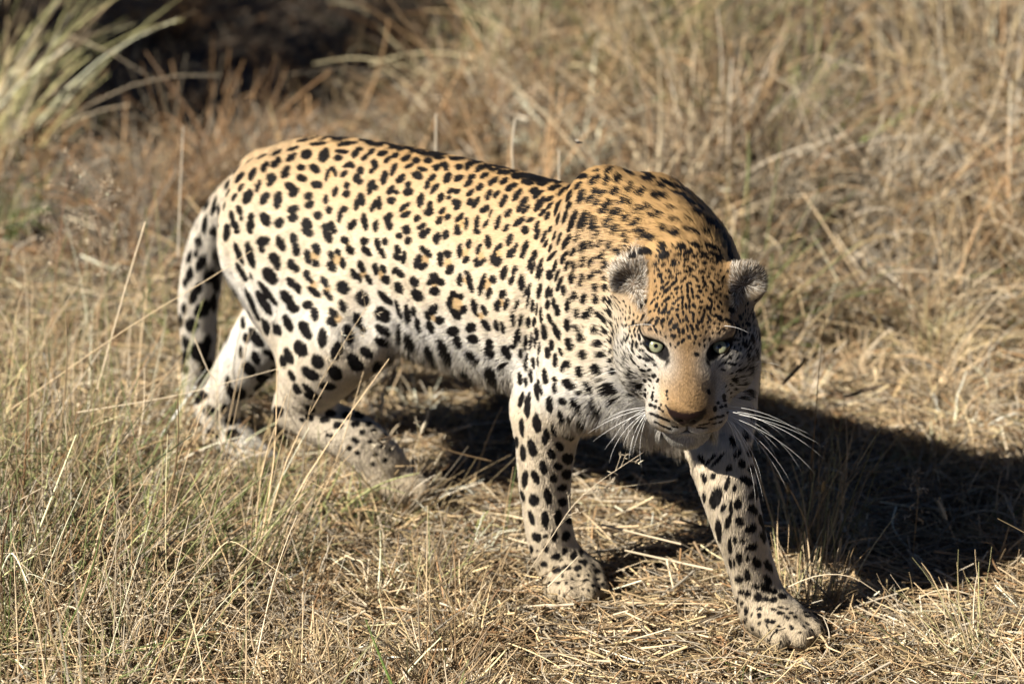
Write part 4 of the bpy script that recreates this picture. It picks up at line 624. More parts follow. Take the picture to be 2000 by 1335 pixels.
791 -354 1126 -37 31 -11 47 36 0 -729 173 889 -42 12 -24 57 33 0 577 186 999 -48 -4 -14 54 42 0 742 194 922 -49 6 -6 49 41 0 -1477 -11 382 8 -1 -49 55 39 0
552 -76 610 -38 28 -16 55 40 0 -1177 -146 448 7 -36 -34 56 39 0 -645 63 1129 -43 14 -21 60 33 0 -248 150 796 29 -12 -39 38 21 0 -253 142 771 -41 -11 -26 39 21 0
-280 143 778 -23 13 42 33 25 0 -270 151 803 47 8 16 43 27 0 -1220 -51 337 -36 -32 -13 54 38 0 -1041 28 1073 -44 -18 -15 61 37 0 954 6 1100 -18 32 -34 50 39 0
-1049 -249 993 -25 1 -43 49 35 0 -1107 12 589 -14 -15 -45 49 33 0 917 57 674 -47 17 1 43 36 0 -182 -102 585 -39 31 -5 62 38 0 -39 135 732 -33 -18 -33 51 39 0
-923 121 623 -34 -13 -35 48 31 0 -1478 -86 197 -10 42 -25 54 33 0 103 135 718 -50 -3 -1 45 42 0 -597 24 700 -22 -40 -20 49 36 0 817 21 641 -12 -45 -20 48 32 0
-1438 -75 711 -26 22 -37 46 39 0 192 -132 580 12 46 -16 50 32 0 720 28 675 -47 -18 5 49 42 0 1035 -43 596 -15 -6 -47 49 42 0 -602 140 985 40 -3 30 45 20 0
-577 141 983 35 7 -35 45 26 0 -573 145 961 -23 6 -44 38 22 0 -599 145 953 -44 -6 22 37 23 0 -1097 37 1015 -35 -11 -34 62 32 0 -672 -178 419 31 -1 -39 48 42 0
-203 -22 590 -41 -27 -7 52 32 0 -486 151 883 -50 -4 -3 45 20 0 -506 151 897 -14 3 48 34 20 0 -499 153 917 39 5 31 36 23 0 -469 154 903 2 -4 -50 42 27 0
100 166 1029 -42 9 -25 34 25 0 73 163 1036 -21 -17 42 33 23 0 80 154 1059 43 -8 24 33 26 0 105 156 1055 31 15 -36 36 21 0 219 58 1186 -49 8 -7 55 32 0
1102 -86 1101 -33 7 -37 50 40 0 -94 -96 582 -19 46 -7 56 35 0 -1076 77 873 -29 -34 -22 46 41 0 -1461 -82 643 -25 25 -35 51 35 0 -770 -253 287 1 -49 -8 46 42 0
-863 12 536 -37 -7 -33 46 40 0 -888 -299 632 -7 34 -36 51 41 0 -685 -1 691 -50 -2 -4 45 38 0 688 -218 646 -36 31 -14 46 41 0 299 187 946 -7 5 -49 37 23 0
275 188 931 -48 -1 14 42 21 0 277 185 967 49 -1 9 44 22 0 416 140 725 -48 9 11 57 41 0 -760 -139 585 0 -27 -42 61 38 0 -232 140 1058 -9 21 -45 41 26 0
-268 134 1066 18 -19 43 33 20 0 -1097 30 516 -22 -16 -42 60 37 0 537 13 1319 -41 17 -23 54 30 0 -1393 13 582 -9 -3 -49 62 30 0 -812 -32 1184 -46 -18 -3 46 38 0
-947 172 973 -47 -17 -8 45 32 0 444 -8 1281 -39 13 -28 57 35 0 788 160 1063 -39 24 -20 60 41 0 -1465 3 555 -10 -2 -49 51 35 0 -582 107 1072 3 -25 43 43 25 0
-552 102 1086 42 17 -21 35 25 0 -546 115 1065 -23 21 -39 36 25 0 994 -157 432 17 -30 -37 46 42 0 406 -59 1279 -43 -7 -24 52 34 0 -638 -74 675 -30 -38 -11 51 39 0
-822 -219 542 38 27 -20 60 37 0 -1293 -94 111 22 7 -45 60 32 0 -662 112 781 -41 20 19 38 25 0 -658 129 810 47 1 18 44 24 0 -634 113 792 -15 -23 -42 38 25 0
450 81 1222 -44 -7 -22 60 39 0 1062 -40 297 12 18 -45 44 33 0 -604 -198 215 38 -21 -25 56 41 0 654 196 922 -42 -5 -27 51 33 0 -1110 -25 327 -2 -26 -43 51 40 0
158 155 753 -37 -15 -31 49 40 0 -495 14 1196 -44 17 -16 57 41 0 -1073 -259 814 -26 33 27 43 42 0 314 161 760 -27 -15 -39 60 36 0 -1400 -7 351 12 -14 -47 46 32 0
661 155 1174 -26 18 -39 57 39 0 353 -176 263 -3 -5 -50 55 40 0 -175 55 1176 -44 15 -18 56 30 0 -119 156 1033 6 -16 47 39 25 0 -93 152 1048 46 8 -18 38 26 0
-97 163 1014 -49 1 -9 35 26 0 -667 146 984 19 8 -46 44 24 0 -675 153 962 -42 15 -22 43 26 0 -701 157 972 -18 -8 46 45 22 0 -690 148 996 46 -14 14 43 20 0
-1166 -30 473 -24 -16 -41 55 35 0 251 -178 587 25 36 -24 45 33 0 505 175 861 -21 -7 -45 52 33 0 -764 -304 300 13 27 -40 47 36 0 -1071 -108 684 -12 10 -48 58 40 0
-1427 14 494 -36 2 -35 59 35 0 -998 106 603 17 -10 -46 54 34 0 -202 171 908 -36 -2 35 43 25 0 -196 171 940 46 2 19 42 25 0 -171 172 928 16 1 -47 35 20 0
294 116 676 -40 -18 -24 56 36 0 -1005 58 510 -30 -22 -33 53 37 0 -1307 -17 700 -30 11 -39 59 39 0 790 149 752 -50 3 2 49 36 0 894 123 772 -14 -8 -47 58 37 0
-266 166 953 -44 -5 22 41 20 0 -264 161 987 47 0 18 40 27 0 -239 164 977 19 7 -46 35 27 0 -1187 -30 392 -10 -2 -49 52 38 0 702 150 766 -29 -24 -33 58 42 0
-345 12 1207 -49 -8 3 56 37 0 143 183 961 48 3 -15 38 22 0 154 186 934 -22 3 -45 42 23 0 118 184 942 -3 -4 50 33 22 0 -492 110 1080 49 6 -5 40 22 0 -499 128 1046 -49 -8 8 44 27 0
634 181 1079 -50 -2 2 53 40 0 728 113 1219 -31 33 -22 44 35 0 -726 82 1107 -49 7 -3 55 39 0 332 -239 167 4 29 -41 48 31 0 -386 -55 596 0 -50 -5 58 37 0
-1158 -93 518 -21 -17 -42 45 42 0 -835 169 793 -49 2 -9 46 36 0 -1297 6 800 -45 4 -20 49 39 0 -433 156 955 -38 -7 32 44 26 0 -433 152 983 36 -3 35 35 25 0
-415 152 988 48 5 -12 40 23 0 -401 156 969 -4 7 -49 43 25 0 1049 -29 208 9 15 -47 56 32 0 681 172 1114 -40 -4 30 62 36 0 -1116 15 832 -28 -40 9 54 39 0
-1307 -86 197 -19 -11 -45 44 41 0 -788 -232 365 -10 8 -48 58 31 0 -94 26 608 -24 -38 -22 50 37 0 -991 -8 1121 -45 -15 -15 60 30 0 634 -144 637 -46 -9 -18 55 31 0
-1027 130 943 -35 -29 -20 57 39 0 -373 38 632 13 -37 -31 54 42 0 611 138 1218 -39 13 -29 45 33 0 165 44 1198 -49 -6 5 46 38 0 -509 -105 301 -14 32 -36 45 38 0
-493 -147 566 -9 -16 -46 60 40 0 -1227 -66 180 -21 -1 -45 48 33 0 423 -111 563 -49 -4 -11 60 41 0 -148 99 680 -50 -3 -1 53 35 0 -631 -153 521 -35 -7 -34 49 42 0
-1202 -55 991 -37 6 -34 53 39 0 192 97 654 -31 -27 -29 45 37 0 920 -63 563 -14 -45 -16 53 33 0 -962 44 1110 -27 29 -30 60 31 0 207 165 1042 -50 1 -4 43 23 0
187 159 1054 -15 -20 43 43 23 0 196 150 1074 43 -10 23 39 26 0 224 158 1058 -4 21 -45 36 26 0 972 -178 486 21 10 -44 58 37 0 -713 -182 372 -43 -5 -25 59 32 0
-964 147 711 -47 -16 -3 50 31 0 -209 12 1214 -36 27 -22 58 42 0 -345 -21 595 -28 -40 -10 53 36 0 1135 -17 213 14 11 -47 52 37 0 1062 -67 528 -20 3 -46 43 33 0
-616 96 1083 32 20 -32 35 27 0 -617 109 1062 -33 19 -32 36 24 0 -644 109 1061 -37 -18 29 44 25 0 -649 98 1079 19 -24 40 43 21 0 -508 -49 113 19 -14 -44 55 33 0
970 -11 599 -30 -20 -35 58 42 0 307 86 1158 -27 27 -32 55 36 0 52 179 859 -31 -6 -38 34 22 0 23 180 883 31 6 38 36 26 0 -903 179 825 -47 -13 -12 53 41 0
306 -281 453 2 5 -50 53 40 0 210 167 781 26 15 40 40 22 0 242 161 762 -27 -14 -40 34 26 0 1101 -51 349 34 4 -37 61 33 0 -1125 -130 822 -27 23 35 59 41 0
-347 113 1092 28 -20 36 35 25 0 -319 113 1096 36 20 -28 35 22 0 -333 129 1067 -50 -5 2 37 23 0 -1126 25 895 -28 -33 -24 56 41 0 -776 187 935 -38 14 -29 54 42 0
285 170 1027 -12 16 -46 35 21 0 251 172 1020 -30 -13 38 34 27 0 262 162 1048 49 -4 11 42 20 0 -994 138 993 -41 -17 -23 57 35 0 -1008 16 443 3 -31 -40 43 36 0
56 80 1160 -40 20 -23 55 41 0 -797 92 666 -39 27 -14 52 32 0 477 -117 1349 -41 7 -28 54 32 0 880 -123 584 38 -14 -30 48 40 0 -264 56 1170 -48 9 -12 59 38 0
-769 -310 380 -10 -11 -48 60 37 0 348 6 1237 -30 -37 14 53 37 0 -955 132 1041 -46 -13 -15 58 35 0 -538 -146 118 23 3 -44 61 34 0 1116 -97 1167 -41 29 4 54 38 0
-985 -179 643 -8 35 -35 54 31 0 -535 -119 639 -36 -30 -16 59 35 0 -650 148 888 -1 6 50 44 24 0 -612 143 886 -7 -5 -49 39 20 0 -1020 -241 1046 -36 20 -28 54 41 0
-1265 -35 747 -15 -29 -38 52 36 0 -1498 -59 435 1 9 -49 47 36 0 -699 49 1142 -46 11 -17 53 34 0 -447 73 691 -48 -15 3 46 36 0 515 -140 116 11 32 -37 58 30 0
-527 146 978 -14 -10 47 37 23 0 -490 147 986 8 10 -48 34 23 0 -1012 74 1058 -37 -34 1 52 34 0 388 -149 106 -17 -7 -47 54 32 0 545 184 915 -39 -5 -31 49 38 0
457 170 813 -44 -3 -23 45 37 0 -1032 -158 603 -21 -1 -45 44 41 0 858 78 680 -49 0 -8 53 39 0 158 -28 575 -50 1 2 44 41 0 -883 -246 590 38 6 -32 55 36 0
-436 -173 544 -14 -26 -41 54 42 0 325 -253 221 -7 43 -25 49 42 0 -141 85 1144 -49 5 -8 54 35 0 1110 -30 276 14 12 -47 47 32 0 498 142 1167 -48 -10 -11 49 40 0
-1075 82 943 -31 -29 -27 57 40 0 -209 72 652 -41 -21 -20 49 41 0 -1112 -197 909 -8 10 -48 45 35 0 -638 -261 240 -5 46 -19 59 33 0 -1202 -58 230 16 -20 -43 60 38 0
-76 177 903 40 0 -30 37 24 0 -80 174 870 -47 -4 -17 43 21 0 -106 174 891 6 4 49 42 27 0 -1481 -35 310 9 7 -49 43 33 0 403 54 615 -19 -36 -29 47 36 0 -733 -205 453 5 0 -50 45 30 0
838 122 1085 -38 31 -8 47 32 0 -60 103 1129 -50 0 -3 43 35 0 -848 -117 594 -21 39 -23 44 33 0 603 -47 640 -44 10 -21 57 39 0 471 -14 588 -29 -36 -19 46 37 0
980 -68 535 -32 -31 -24 54 42 0 905 120 888 -31 32 -23 58 42 0 1018 -92 433 -17 -24 -40 44 32 0 -216 146 777 47 9 15 44 23 0 -191 139 757 -9 -19 -45 38 20 0
-219 133 745 -43 7 24 34 24 0 1002 -34 1079 -32 34 -18 62 36 0 -1053 -246 739 -31 25 30 55 34 0 -80 -35 583 -38 -32 -6 54 34 0 382 -123 1263 -42 3 -27 57 39 0
375 -154 417 -8 -6 -49 54 32 0 -706 -184 310 9 -15 -47 60 36 0 -1413 4 704 -25 0 -43 58 35 0 -1286 -76 917 -33 26 -28 44 41 0 -942 -232 632 37 12 -31 60 39 0
-954 -92 450 -27 6 -42 45 38 0 289 -285 541 -15 35 -33 54 31 0 -1089 -56 732 -2 29 -41 57 42 0 -1145 -36 534 -17 6 -47 52 39 0 -1029 -176 687 -32 9 38 54 38 0
-1240 -59 288 -9 -1 -49 54 41 0 1028 -43 1024 -35 32 -14 44 35 0 165 39 604 -19 -39 -25 44 39 0 -1065 -151 733 -26 10 41 57 42 0 -917 26 506 -32 -23 -30 57 35 0
307 -156 541 -28 -38 -17 57 38 0 -466 95 1103 -5 -29 40 33 22 0 -447 84 1121 50 3 2 40 25 0 -430 93 1111 17 28 -38 42 26 0 -436 105 1094 -40 15 -26 34 23 0
578 -165 605 -41 -12 -26 56 39 0 -1202 -49 808 -37 1 -34 47 36 0 42 -10 585 -38 -31 -9 50 35 0 -203 113 706 -36 17 31 62 42 0 478 39 1274 -44 -18 -14 55 36 0
157 170 795 -37 -10 -32 35 24 0 125 171 806 -7 12 48 37 24 0 147 178 827 50 1 -7 38 25 0 -131 125 1095 24 -22 38 38 23 0 -95 131 1087 -1 26 -43 41 21 0
-839 83 613 -40 9 -28 54 37 0 351 188 891 25 -4 -43 44 26 0 323 187 866 -39 4 31 37 22 0 212 18 591 -6 -44 -22 58 38 0 -343 156 988 13 -8 48 37 24 0 -307 158 989 15 10 -46 36 22 0
-433 -2 625 -8 -46 -19 61 37 0 -1074 -247 936 -31 33 -22 56 39 0 -1181 -73 123 -17 34 -33 54 34 0 -921 -36 1157 -48 -8 -13 55 41 0 110 -124 580 -24 42 -12 62 34 0
-964 -292 691 -41 29 -1 57 38 0 -549 -13 1209 -48 -14 3 53 35 0 -1121 -89 1071 -38 12 -30 58 35 0 1083 -62 399 2 10 -49 61 36 0 -606 127 823 19 19 42 35 23 0
-578 131 831 42 -9 -26 36 25 0 -576 120 803 -39 -13 -28 41 20 0 525 175 1058 -42 -2 -27 44 42 0 -982 160 875 -42 -27 3 46 42 0 -1110 -188 972 -10 -6 -49 48 31 0
736 150 1147 -47 16 -1 61 41 0 -1064 78 807 -25 -35 -26 61 34 0 -159 138 1072 49 -3 12 37 23 0 -136 147 1053 -5 20 -45 35 27 0 -166 151 1041 -41 -13 26 35 20 0
-785 172 1000 -49 9 7 45 38 0 -1134 6 446 -33 -21 -31 48 42 0 -1031 120 875 -2 -10 -49 56 37 0 319 -190 358 -2 -12 -49 44 34 0 675 130 1222 -36 24 -25 59 36 0
310 -271 351 9 -6 -49 45 42 0 387 173 810 -9 -10 -48 44 25 0 366 171 795 -49 5 5 34 27 0 350 178 818 14 10 47 36 22 0 371 179 832 49 -5 -6 37 25 0 -1012 -295 738 -38 9 32 53 34 0
986 5 983 -34 37 -2 60 36 0 429 -157 1303 -29 31 -26 53 33 0 417 38 1240 -44 -24 -4 56 37 0 903 98 988 -31 36 -16 47 40 0 -418 136 1040 44 11 -21 34 25 0
-409 144 1019 -16 15 -45 36 21 0 -434 147 1007 -47 -9 16 35 23 0 -446 139 1025 5 -16 47 39 20 0 -481 -30 159 -42 3 -27 46 35 0 -10 164 805 -27 -11 -41 37 27 0
-32 162 798 -47 2 17 44 20 0 -43 167 823 21 12 44 36 21 0 -28 171 834 50 3 4 35 25 0 8 59 1179 -28 29 -30 45 40 0 69 -69 574 -50 6 2 56 40 0 -618 -179 365 14 24 -42 46 39 0
593 83 702 -23 -33 -30 58 41 0 148 167 1032 -49 3 -10 42 27 0 127 162 1043 -19 -18 43 35 26 0 146 152 1067 50 3 -3 37 26 0 163 161 1048 -4 19 -46 36 25 0
8 105 1130 -48 7 -11 44 32 0 -376 148 819 -21 -12 -44 34 27 0 -412 147 825 -5 11 48 34 24 0 -93 36 1198 -49 6 -8 49 41 0 -46 -120 585 -49 -7 4 53 41 0
423 183 909 -47 1 -16 54 39 0 573 177 854 -48 1 14 46 31 0 776 180 848 -47 4 -17 50 32 0 552 82 1284 -29 22 -34 43 41 0 -39 30 1205 -50 -1 -1 57 42 0
482 -110 578 -47 10 -14 56 35 0 -1074 61 616 -5 -11 -49 54 39 0 634 -1 665 -45 -13 -18 57 39 0 377 150 1067 9 -16 46 34 21 0 402 147 1082 47 10 -12 36 24 0
398 160 1047 -49 -3 -8 42 26 0 -727 65 713 -45 8 -19 62 35 0 948 80 848 -24 35 -26 52 40 0 -679 -139 591 -4 -18 -47 54 32 0 -1155 -146 895 -21 23 -39 54 37 0
913 -17 591 -11 -40 -28 48 34 0 973 33 901 -16 27 -39 43 33 0 944 -144 518 29 19 -36 54 31 0 545 167 1119 -36 -12 32 50 33 0 -710 10 1177 -46 -19 6 55 41 0
604 166 1143 -38 7 -32 44 32 0 -446 154 885 9 6 49 42 24 0 -409 156 874 -18 -7 -46 35 21 0 -957 83 545 -30 -22 -34 46 39 0 -1450 -5 652 -3 15 -47 57 37 0
-381 84 681 -49 -7 4 60 35 0 -1138 -45 824 2 -47 -18 52 37 0 -545 -88 140 10 2 -49 56 30 0 -33 148 1062 -47 -10 15 34 23 0 -38 133 1090 39 -14 28 38 23 0
-7 139 1081 9 24 -43 43 22 0 -573 91 756 -47 -15 -10 55 33 0 -758 -319 528 -8 27 -41 45 42 0 -556 -205 189 3 43 -26 49 32 0 -855 192 965 -48 3 -14 48 41 0
-454 -110 618 10 -45 -20 50 37 0 351 -180 181 7 4 -49 49 30 0 -291 -96 587 -26 42 -6 47 39 0 378 183 952 44 -2 -24 37 25 0 387 184 932 -11 5 -49 40 24 0
370 186 917 -50 4 -2 37 24 0 350 186 940 11 -5 49 43 26 0 -916 -69 493 -29 14 -38 43 36 0 154 104 1136 -32 25 -29 54 41 0 464 -128 108 -50 4 -1 44 39 0
300 118 1122 37 19 -27 40 27 0 301 134 1100 -34 22 -30 41 26 0 278 136 1097 -45 -13 18 36 23 0 275 118 1123 39 -18 25 41 23 0 -837 -268 560 23 28 -34 45 36 0
-1097 16 661 -13 -21 -43 55 38 0 -1317 -144 140 17 -2 -47 44 42 0 -538 132 1029 14 17 -45 43 27 0 -561 138 1005 -48 -8 11 39 24 0 -575 131 1023 1 -17 47 34 26 0
443 -159 159 13 21 -44 52 40 0 -280 157 827 -40 -7 -29 39 27 0 -307 160 852 25 9 42 40 22 0 -944 -8 472 -15 -37 -30 49 38 0 777 -218 652 -29 39 -12 61 42 0
500 -44 1327 -46 -14 -12 58 39 0 -481 67 1140 -46 -15 15 59 37 0 1040 -166 310 9 15 -47 55 42 0 -271 2 1218 -47 13 -11 51 34 0 -856 133 671 -46 10 -16 57 30 0
-789 -273 519 33 9 -37 46 38 0 607 73 1304 -43 22 -14 57 34 0 -230 -69 584 -44 23 2 62 35 0 371 129 1108 29 21 -35 39 24 0 366 143 1085 -41 13 -25 37 26 0
339 139 1090 -27 -22 36 42 23 0 341 128 1110 35 -17 32 34 25 0 -692 -165 514 -47 -15 -9 48 34 0 429 -179 337 2 -4 -50 61 37 0 1036 -70 344 -27 -21 -37 61 31 0
297 177 810 -23 -10 -43 35 25 0 269 175 803 -41 6 28 38 25 0 263 180 826 21 10 44 37 20 0 283 183 837 49 -1 -8 33 25 0 74 128 1104 12 27 -40 36 24 0 40 135 1091 -28 -24 34 34 27 0
102 183 877 -48 -2 -14 45 21 0 78 183 890 -13 2 48 37 26 0 84 184 909 38 3 33 36 27 0 115 184 892 -8 -3 -49 39 25 0 -1483 -55 242 -1 -17 -47 59 32 0 329 -286 290 -6 18 -46 51 41 0
-1230 -110 379 -20 26 -38 62 31 0 504 -55 590 -36 -30 -17 61 31 0 -218 167 864 44 6 22 36 22 0 -191 166 853 16 -7 -47 42 24 0 -201 162 830 -45 -6 -22 43 27 0
-221 161 832 -40 3 29 39 26 0 -574 -65 667 -40 27 14 45 32 0 1031 -76 184 6 -39 -31 52 36 0 318 -216 276 -4 -31 -39 47 42 0 654 56 695 -37 -29 -16 60 31 0
-737 -41 674 -45 0 -22 53 34 0 -563 -151 528 20 -10 -44 47 40 0 1085 3 119 -19 -10 -45 55 39 0 158 -83 571 -48 15 1 56 33 0 -1056 77 1007 -27 3 -42 51 31 0
-1032 102 664 -39 -29 -11 61 36 0 103 19 596 21 -40 -22 61 37 0 -372 -22 142 -26 37 -20 49 41 0 -201 162 1000 -30 9 -39 38 24 0 -234 155 1017 18 -12 45 45 25 0
-1245 -146 333 -16 -17 -44 56 34 0 -1372 4 759 -45 -11 -19 62 39 0 -1434 -10 270 -42 -6 -27 53 42 0 -1162 -110 1018 -37 26 -22 58 42 0 -504 -200 462 -40 0 -31 59 42 0
532 162 807 -45 7 20 43 39 0 -609 -182 417 -6 -17 -47 58 42 0 -434 5 1207 -50 -6 1 52 35 0 416 -155 460 0 -9 -49 57 40 0 -243 24 612 20 -39 -25 53 39 0
403 -49 571 -21 -45 -7 59 37 0 859 150 915 -36 19 29 51 32 0 826 -116 618 -5 49 -8 60 42 0 428 98 660 -50 4 -2 44 36 0 -765 -226 495 32 4 -38 58 42 0
629 173 823 -15 -17 -45 50 35 0 -305 26 616 -30 -34 -21 51 38 0 -989 -223 1090 -40 21 -22 45 40 0 -1412 -55 766 -26 -5 -42 62 32 0 369 110 669 -38 -18 -27 57 31 0
315 -184 426 -20 -29 -35 48 41 0 -141 13 1216 -50 1 -2 56 42 0 -346 56 1163 -34 -25 26 52 36 0 -1095 -184 786 -21 33 31 60 41 0 -1155 -31 299 -23 -17 -41 62 41 0
-352 -96 591 -27 42 -3 48 38 0 -1134 -1 392 -1 -9 -49 50 36 0 42 123 703 -50 -3 0 57 36 0 -1259 -66 236 20 16 -43 56 33 0 1060 -98 106 12 3 -48 57 33 0
627 110 1264 -50 6 0 58 41 0 -667 -175 346 5 9 -49 44 36 0 695 -137 648 -19 -46 -6 55 35 0 -719 -226 270 38 -22 -23 54 40 0 -371 126 1067 45 11 -18 34 24 0
-365 139 1041 -32 14 -35 44 24 0 -398 132 1050 -2 -21 45 41 24 0 314 -103 568 15 -47 -9 59 42 0 980 -124 474 20 -15 -44 60 33 0 -545 150 931 40 2 -30 45 25 0
-538 150 909 -17 -3 -47 37 23 0 -565 148 899 -44 -3 24 34 21 0 -565 149 932 44 4 24 39 21 0 1191 33 113 7 30 -39 51 42 0 -434 109 738 -38 -22 -24 54 38 0
-1243 -66 106 0 1 -50 57 41 0 946 -205 561 8 15 -47 53 42 0 973 46 732 -36 33 -9 46 40 0 -986 -28 420 -38 17 -28 50 36 0 -604 -144 596 -30 -8 -39 47 36 0
-663 134 1015 -14 -17 45 38 24 0 -626 127 1022 11 17 -46 43 24 0 -1348 3 659 -19 1 -46 46 34 0 430 -172 405 -3 -5 -50 54 35 0 -12 -62 577 -50 0 2 61 34 0
-1083 -249 875 -27 41 -12 59 39 0 -758 117 1075 -36 27 -21 54 32 0 2 178 959 50 2 3 34 25 0 13 181 925 -42 0 -27 34 20 0 -1268 2 858 -48 -4 -13 55 38 0
477 140 739 -49 10 3 45 39 0 1017 -183 392 -18 41 -22 60 37 0 -760 -204 310 10 -21 -44 62 32 0 -414 11 106 15 2 -48 45 31 0 718 -30 660 -39 -31 5 60 39 0
808 99 1172 -36 33 -10 44 33 0 -1471 2 457 12 5 -48 46 42 0 -141 -15 590 -4 -47 -16 49 40 0 -411 -230 512 -37 -10 -32 43 35 0 -956 -138 501 -22 1 -45 43 30 0
355 36 599 -17 -39 -25 57 40 0 -685 -286 264 -21 41 -20 57 42 0 -1059 14 418 28 -21 -36 46 33 0 484 182 922 -50 1 -5 54 38 0 1132 -335 1067 -19 31 34 15 7 1
1005 -45 1103 -37 26 21 14 7 1 1088 -91 861 -31 36 16 11 6 1 1144 -321 1064 -18 35 31 8 7 1 1108 -98 882 -31 36 16 13 7 1 912 -252 1233 -30 25 31 12 7 1
1155 -259 870 7 49 1 12 6 1 841 -407 909 -39 28 14 11 6 1 1063 -82 1085 -39 8 30 13 6 1 884 -432 956 -40 25 17 12 6 1 1110 -164 820 -17 47 5 15 7 1 1162 -253 1024 -18 32 34 15 5 1
885 -285 1220 -31 23 32 12 6 1 1180 -246 978 -13 43 22 14 5 1 1083 -70 908 -37 30 17 10 5 1 916 -446 906 -46 11 15 15 7 1 1069 -74 1025 -40 25 17 8 7 1
813 -386 922 -39 28 13 14 6 1 995 -48 1127 -38 26 20 11 5 1 1180 -282 913 20 44 13 11 7 1 792 -367 1079 -35 22 28 9 7 1 1086 -86 1020 -39 27 17 14 5 1
1107 -110 1067 -1 43 25 9 6 1 1048 -50 888 -36 33 13 15 6 1 899 -398 1053 -36 23 26 11 7 1 1108 -192 808 -17 47 0 9 5 1 817 -389 956 -38 29 15 13 5 1
871 -384 1065 -37 20 27 12 5 1 926 -443 983 -41 23 19 9 5 1 851 -397 1011 -38 27 19 12 6 1 940 -246 1223 -30 28 28 12 6 1 844 -384 1038 -38 23 23 14 5 1
816 -377 861 -44 23 6 12 6 1 834 -399 891 -40 28 12 9 7 1 838 -380 1051 -41 11 26 9 6 1 1144 -260 807 -36 33 -8 9 5 1 1021 -348 1134 -29 29 29 13 5 1 1162 -238 870 10 49 -1 13 6 1
1130 -354 1058 -17 28 38 14 7 1 1079 -86 1061 -31 18 35 11 6 1 1146 -218 1033 -21 37 26 15 5 1 1062 -57 976 -42 24 15 14 7 1 865 -396 1031 -38 25 21 14 6 1
1106 -121 845 -25 41 14 11 6 1 1158 -239 1018 -21 36 27 11 6 1 1141 -147 1001 -26 39 18 15 7 1 1121 -152 1050 -26 37 21 11 6 1 851 -381 1065 -40 10 28 8 7 1
828 -391 985 -37 29 17 13 5 1 1166 -205 990 -20 42 19 11 7 1 1140 -134 886 -24 41 14 10 5 1 835 -392 1000 -37 28 18 13 5 1 1113 -93 947 -34 33 16 8 6 1
1167 -175 949 -20 42 17 10 6 1 892 -422 997 -39 25 18 12 5 1 1183 -219 929 -10 45 19 11 6 1 756 -360 936 -48 7 11 13 6 1 1105 -115 1051 -17 39 27 12 6 1
1107 -280 1110 -24 31 30 11 5 1 920 -266 1220 -30 26 30 12 5 1 855 -385 1048 -38 21 24 10 5 1 1062 -69 868 -34 33 16 15 5 1 821 -378 1020 -38 25 20 8 7 1
1078 -94 845 -30 37 16 13 5 1 1181 -264 974 -7 43 25 13 5 1 1031 -73 1108 -40 22 19 12 6 1 1146 -135 949 -26 39 16 8 7 1 899 -275 1223 -30 24 32 13 7 1
976 -171 1217 -33 30 23 10 6 1 996 -233 1197 -31 31 24 10 6 1 964 -184 1225 -32 30 25 14 6 1 1172 -205 977 -20 42 19 13 6 1 890 -412 844 -48 14 5 14 6 1
1126 -114 984 -32 35 16 14 5 1 1142 -354 1044 -11 26 41 10 5 1 926 -415 1031 -37 23 25 14 6 1 1129 -111 922 -30 37 16 12 6 1 1090 -87 1079 -24 11 43 12 7 1
824 -374 840 -46 20 4 14 5 1 1118 -383 1045 -16 21 42 11 5 1 865 -423 909 -42 24 14 10 5 1 804 -368 1045 -41 15 24 14 5 1 1024 -26 929 -37 32 10 9 6 1 906 -415 841 -49 10 2 13 5 1
1161 -228 1008 -20 40 22 8 7 1 1180 -225 908 -3 47 16 13 5 1 1004 -178 1197 -32 31 22 12 6 1 1066 -59 906 -38 29 16 12 7 1 947 -335 1160 -31 28 28 13 5 1
1071 -80 859 -33 34 16 15 7 1 926 -252 1226 -30 27 30 12 5 1 775 -364 970 -45 17 15 9 6 1 1128 -180 1056 -23 37 24 13 6 1 877 -425 970 -40 25 17 14 6 1
1042 -62 1058 -37 26 21 15 5 1 1093 -93 1062 -22 29 35 8 7 1 1075 -84 1045 -36 23 26 8 6 1 1112 -142 1060 -21 38 25 11 7 1 892 -298 1206 -32 24 30 13 7 1
1051 -60 1018 -41 24 17 10 5 1 959 -431 1031 -27 26 33 15 7 1 991 -132 1198 -35 29 20 14 5 1 824 -381 1072 -43 -2 26 9 5 1 987 -404 1087 -32 28 26 11 5 1
1149 -191 1017 -20 40 22 11 6 1 967 -198 1221 -31 30 25 12 6 1 797 -368 1011 -42 19 20 11 7 1 1055 -70 854 -33 36 13 9 5 1 958 -264 1205 -30 28 29 9 6 1
879 -417 996 -39 25 18 12 5 1 919 -425 852 -50 4 1 8 5 1 1190 -259 936 3 45 22 13 6 1 1022 -29 874 -31 39 6 9 7 1 1160 -162 901 -18 44 14 12 6 1 1035 -36 950 -40 27 12 13 7 1
963 -406 796 -35 36 -5 10 7 1 829 -398 949 -38 29 15 14 6 1 1127 -141 851 -21 44 12 9 5 1 1041 -427 1056 -33 18 34 8 6 1 947 -355 1140 -31 27 29 10 5 1
1018 -440 1054 -36 20 28 11 5 1 1018 -59 1103 -38 26 20 10 6 1 1036 -41 882 -34 35 10 14 5 1 1000 -1 915 -33 37 7 11 5 1 1045 -440 1040 -28 7 40 12 5 1
1114 -108 1081 17 41 23 10 5 1 933 -400 822 -49 9 -5 11 7 1 1048 -75 1085 -41 17 24 11 6 1 1002 -7 943 -34 35 10 11 5 1 899 -422 854 -48 12 6 13 7 1 1148 -366 1009 -2 22 45 9 6 1
1011 -17 954 -36 33 11 13 7 1 1050 -47 909 -38 30 14 13 5 1 1145 -363 1024 -3 21 45 10 6 1 1118 -109 997 -33 34 16 12 5 1 1010 -12 909 -33 36 8 8 5 1 796 -370 875 -46 19 6 14 7 1
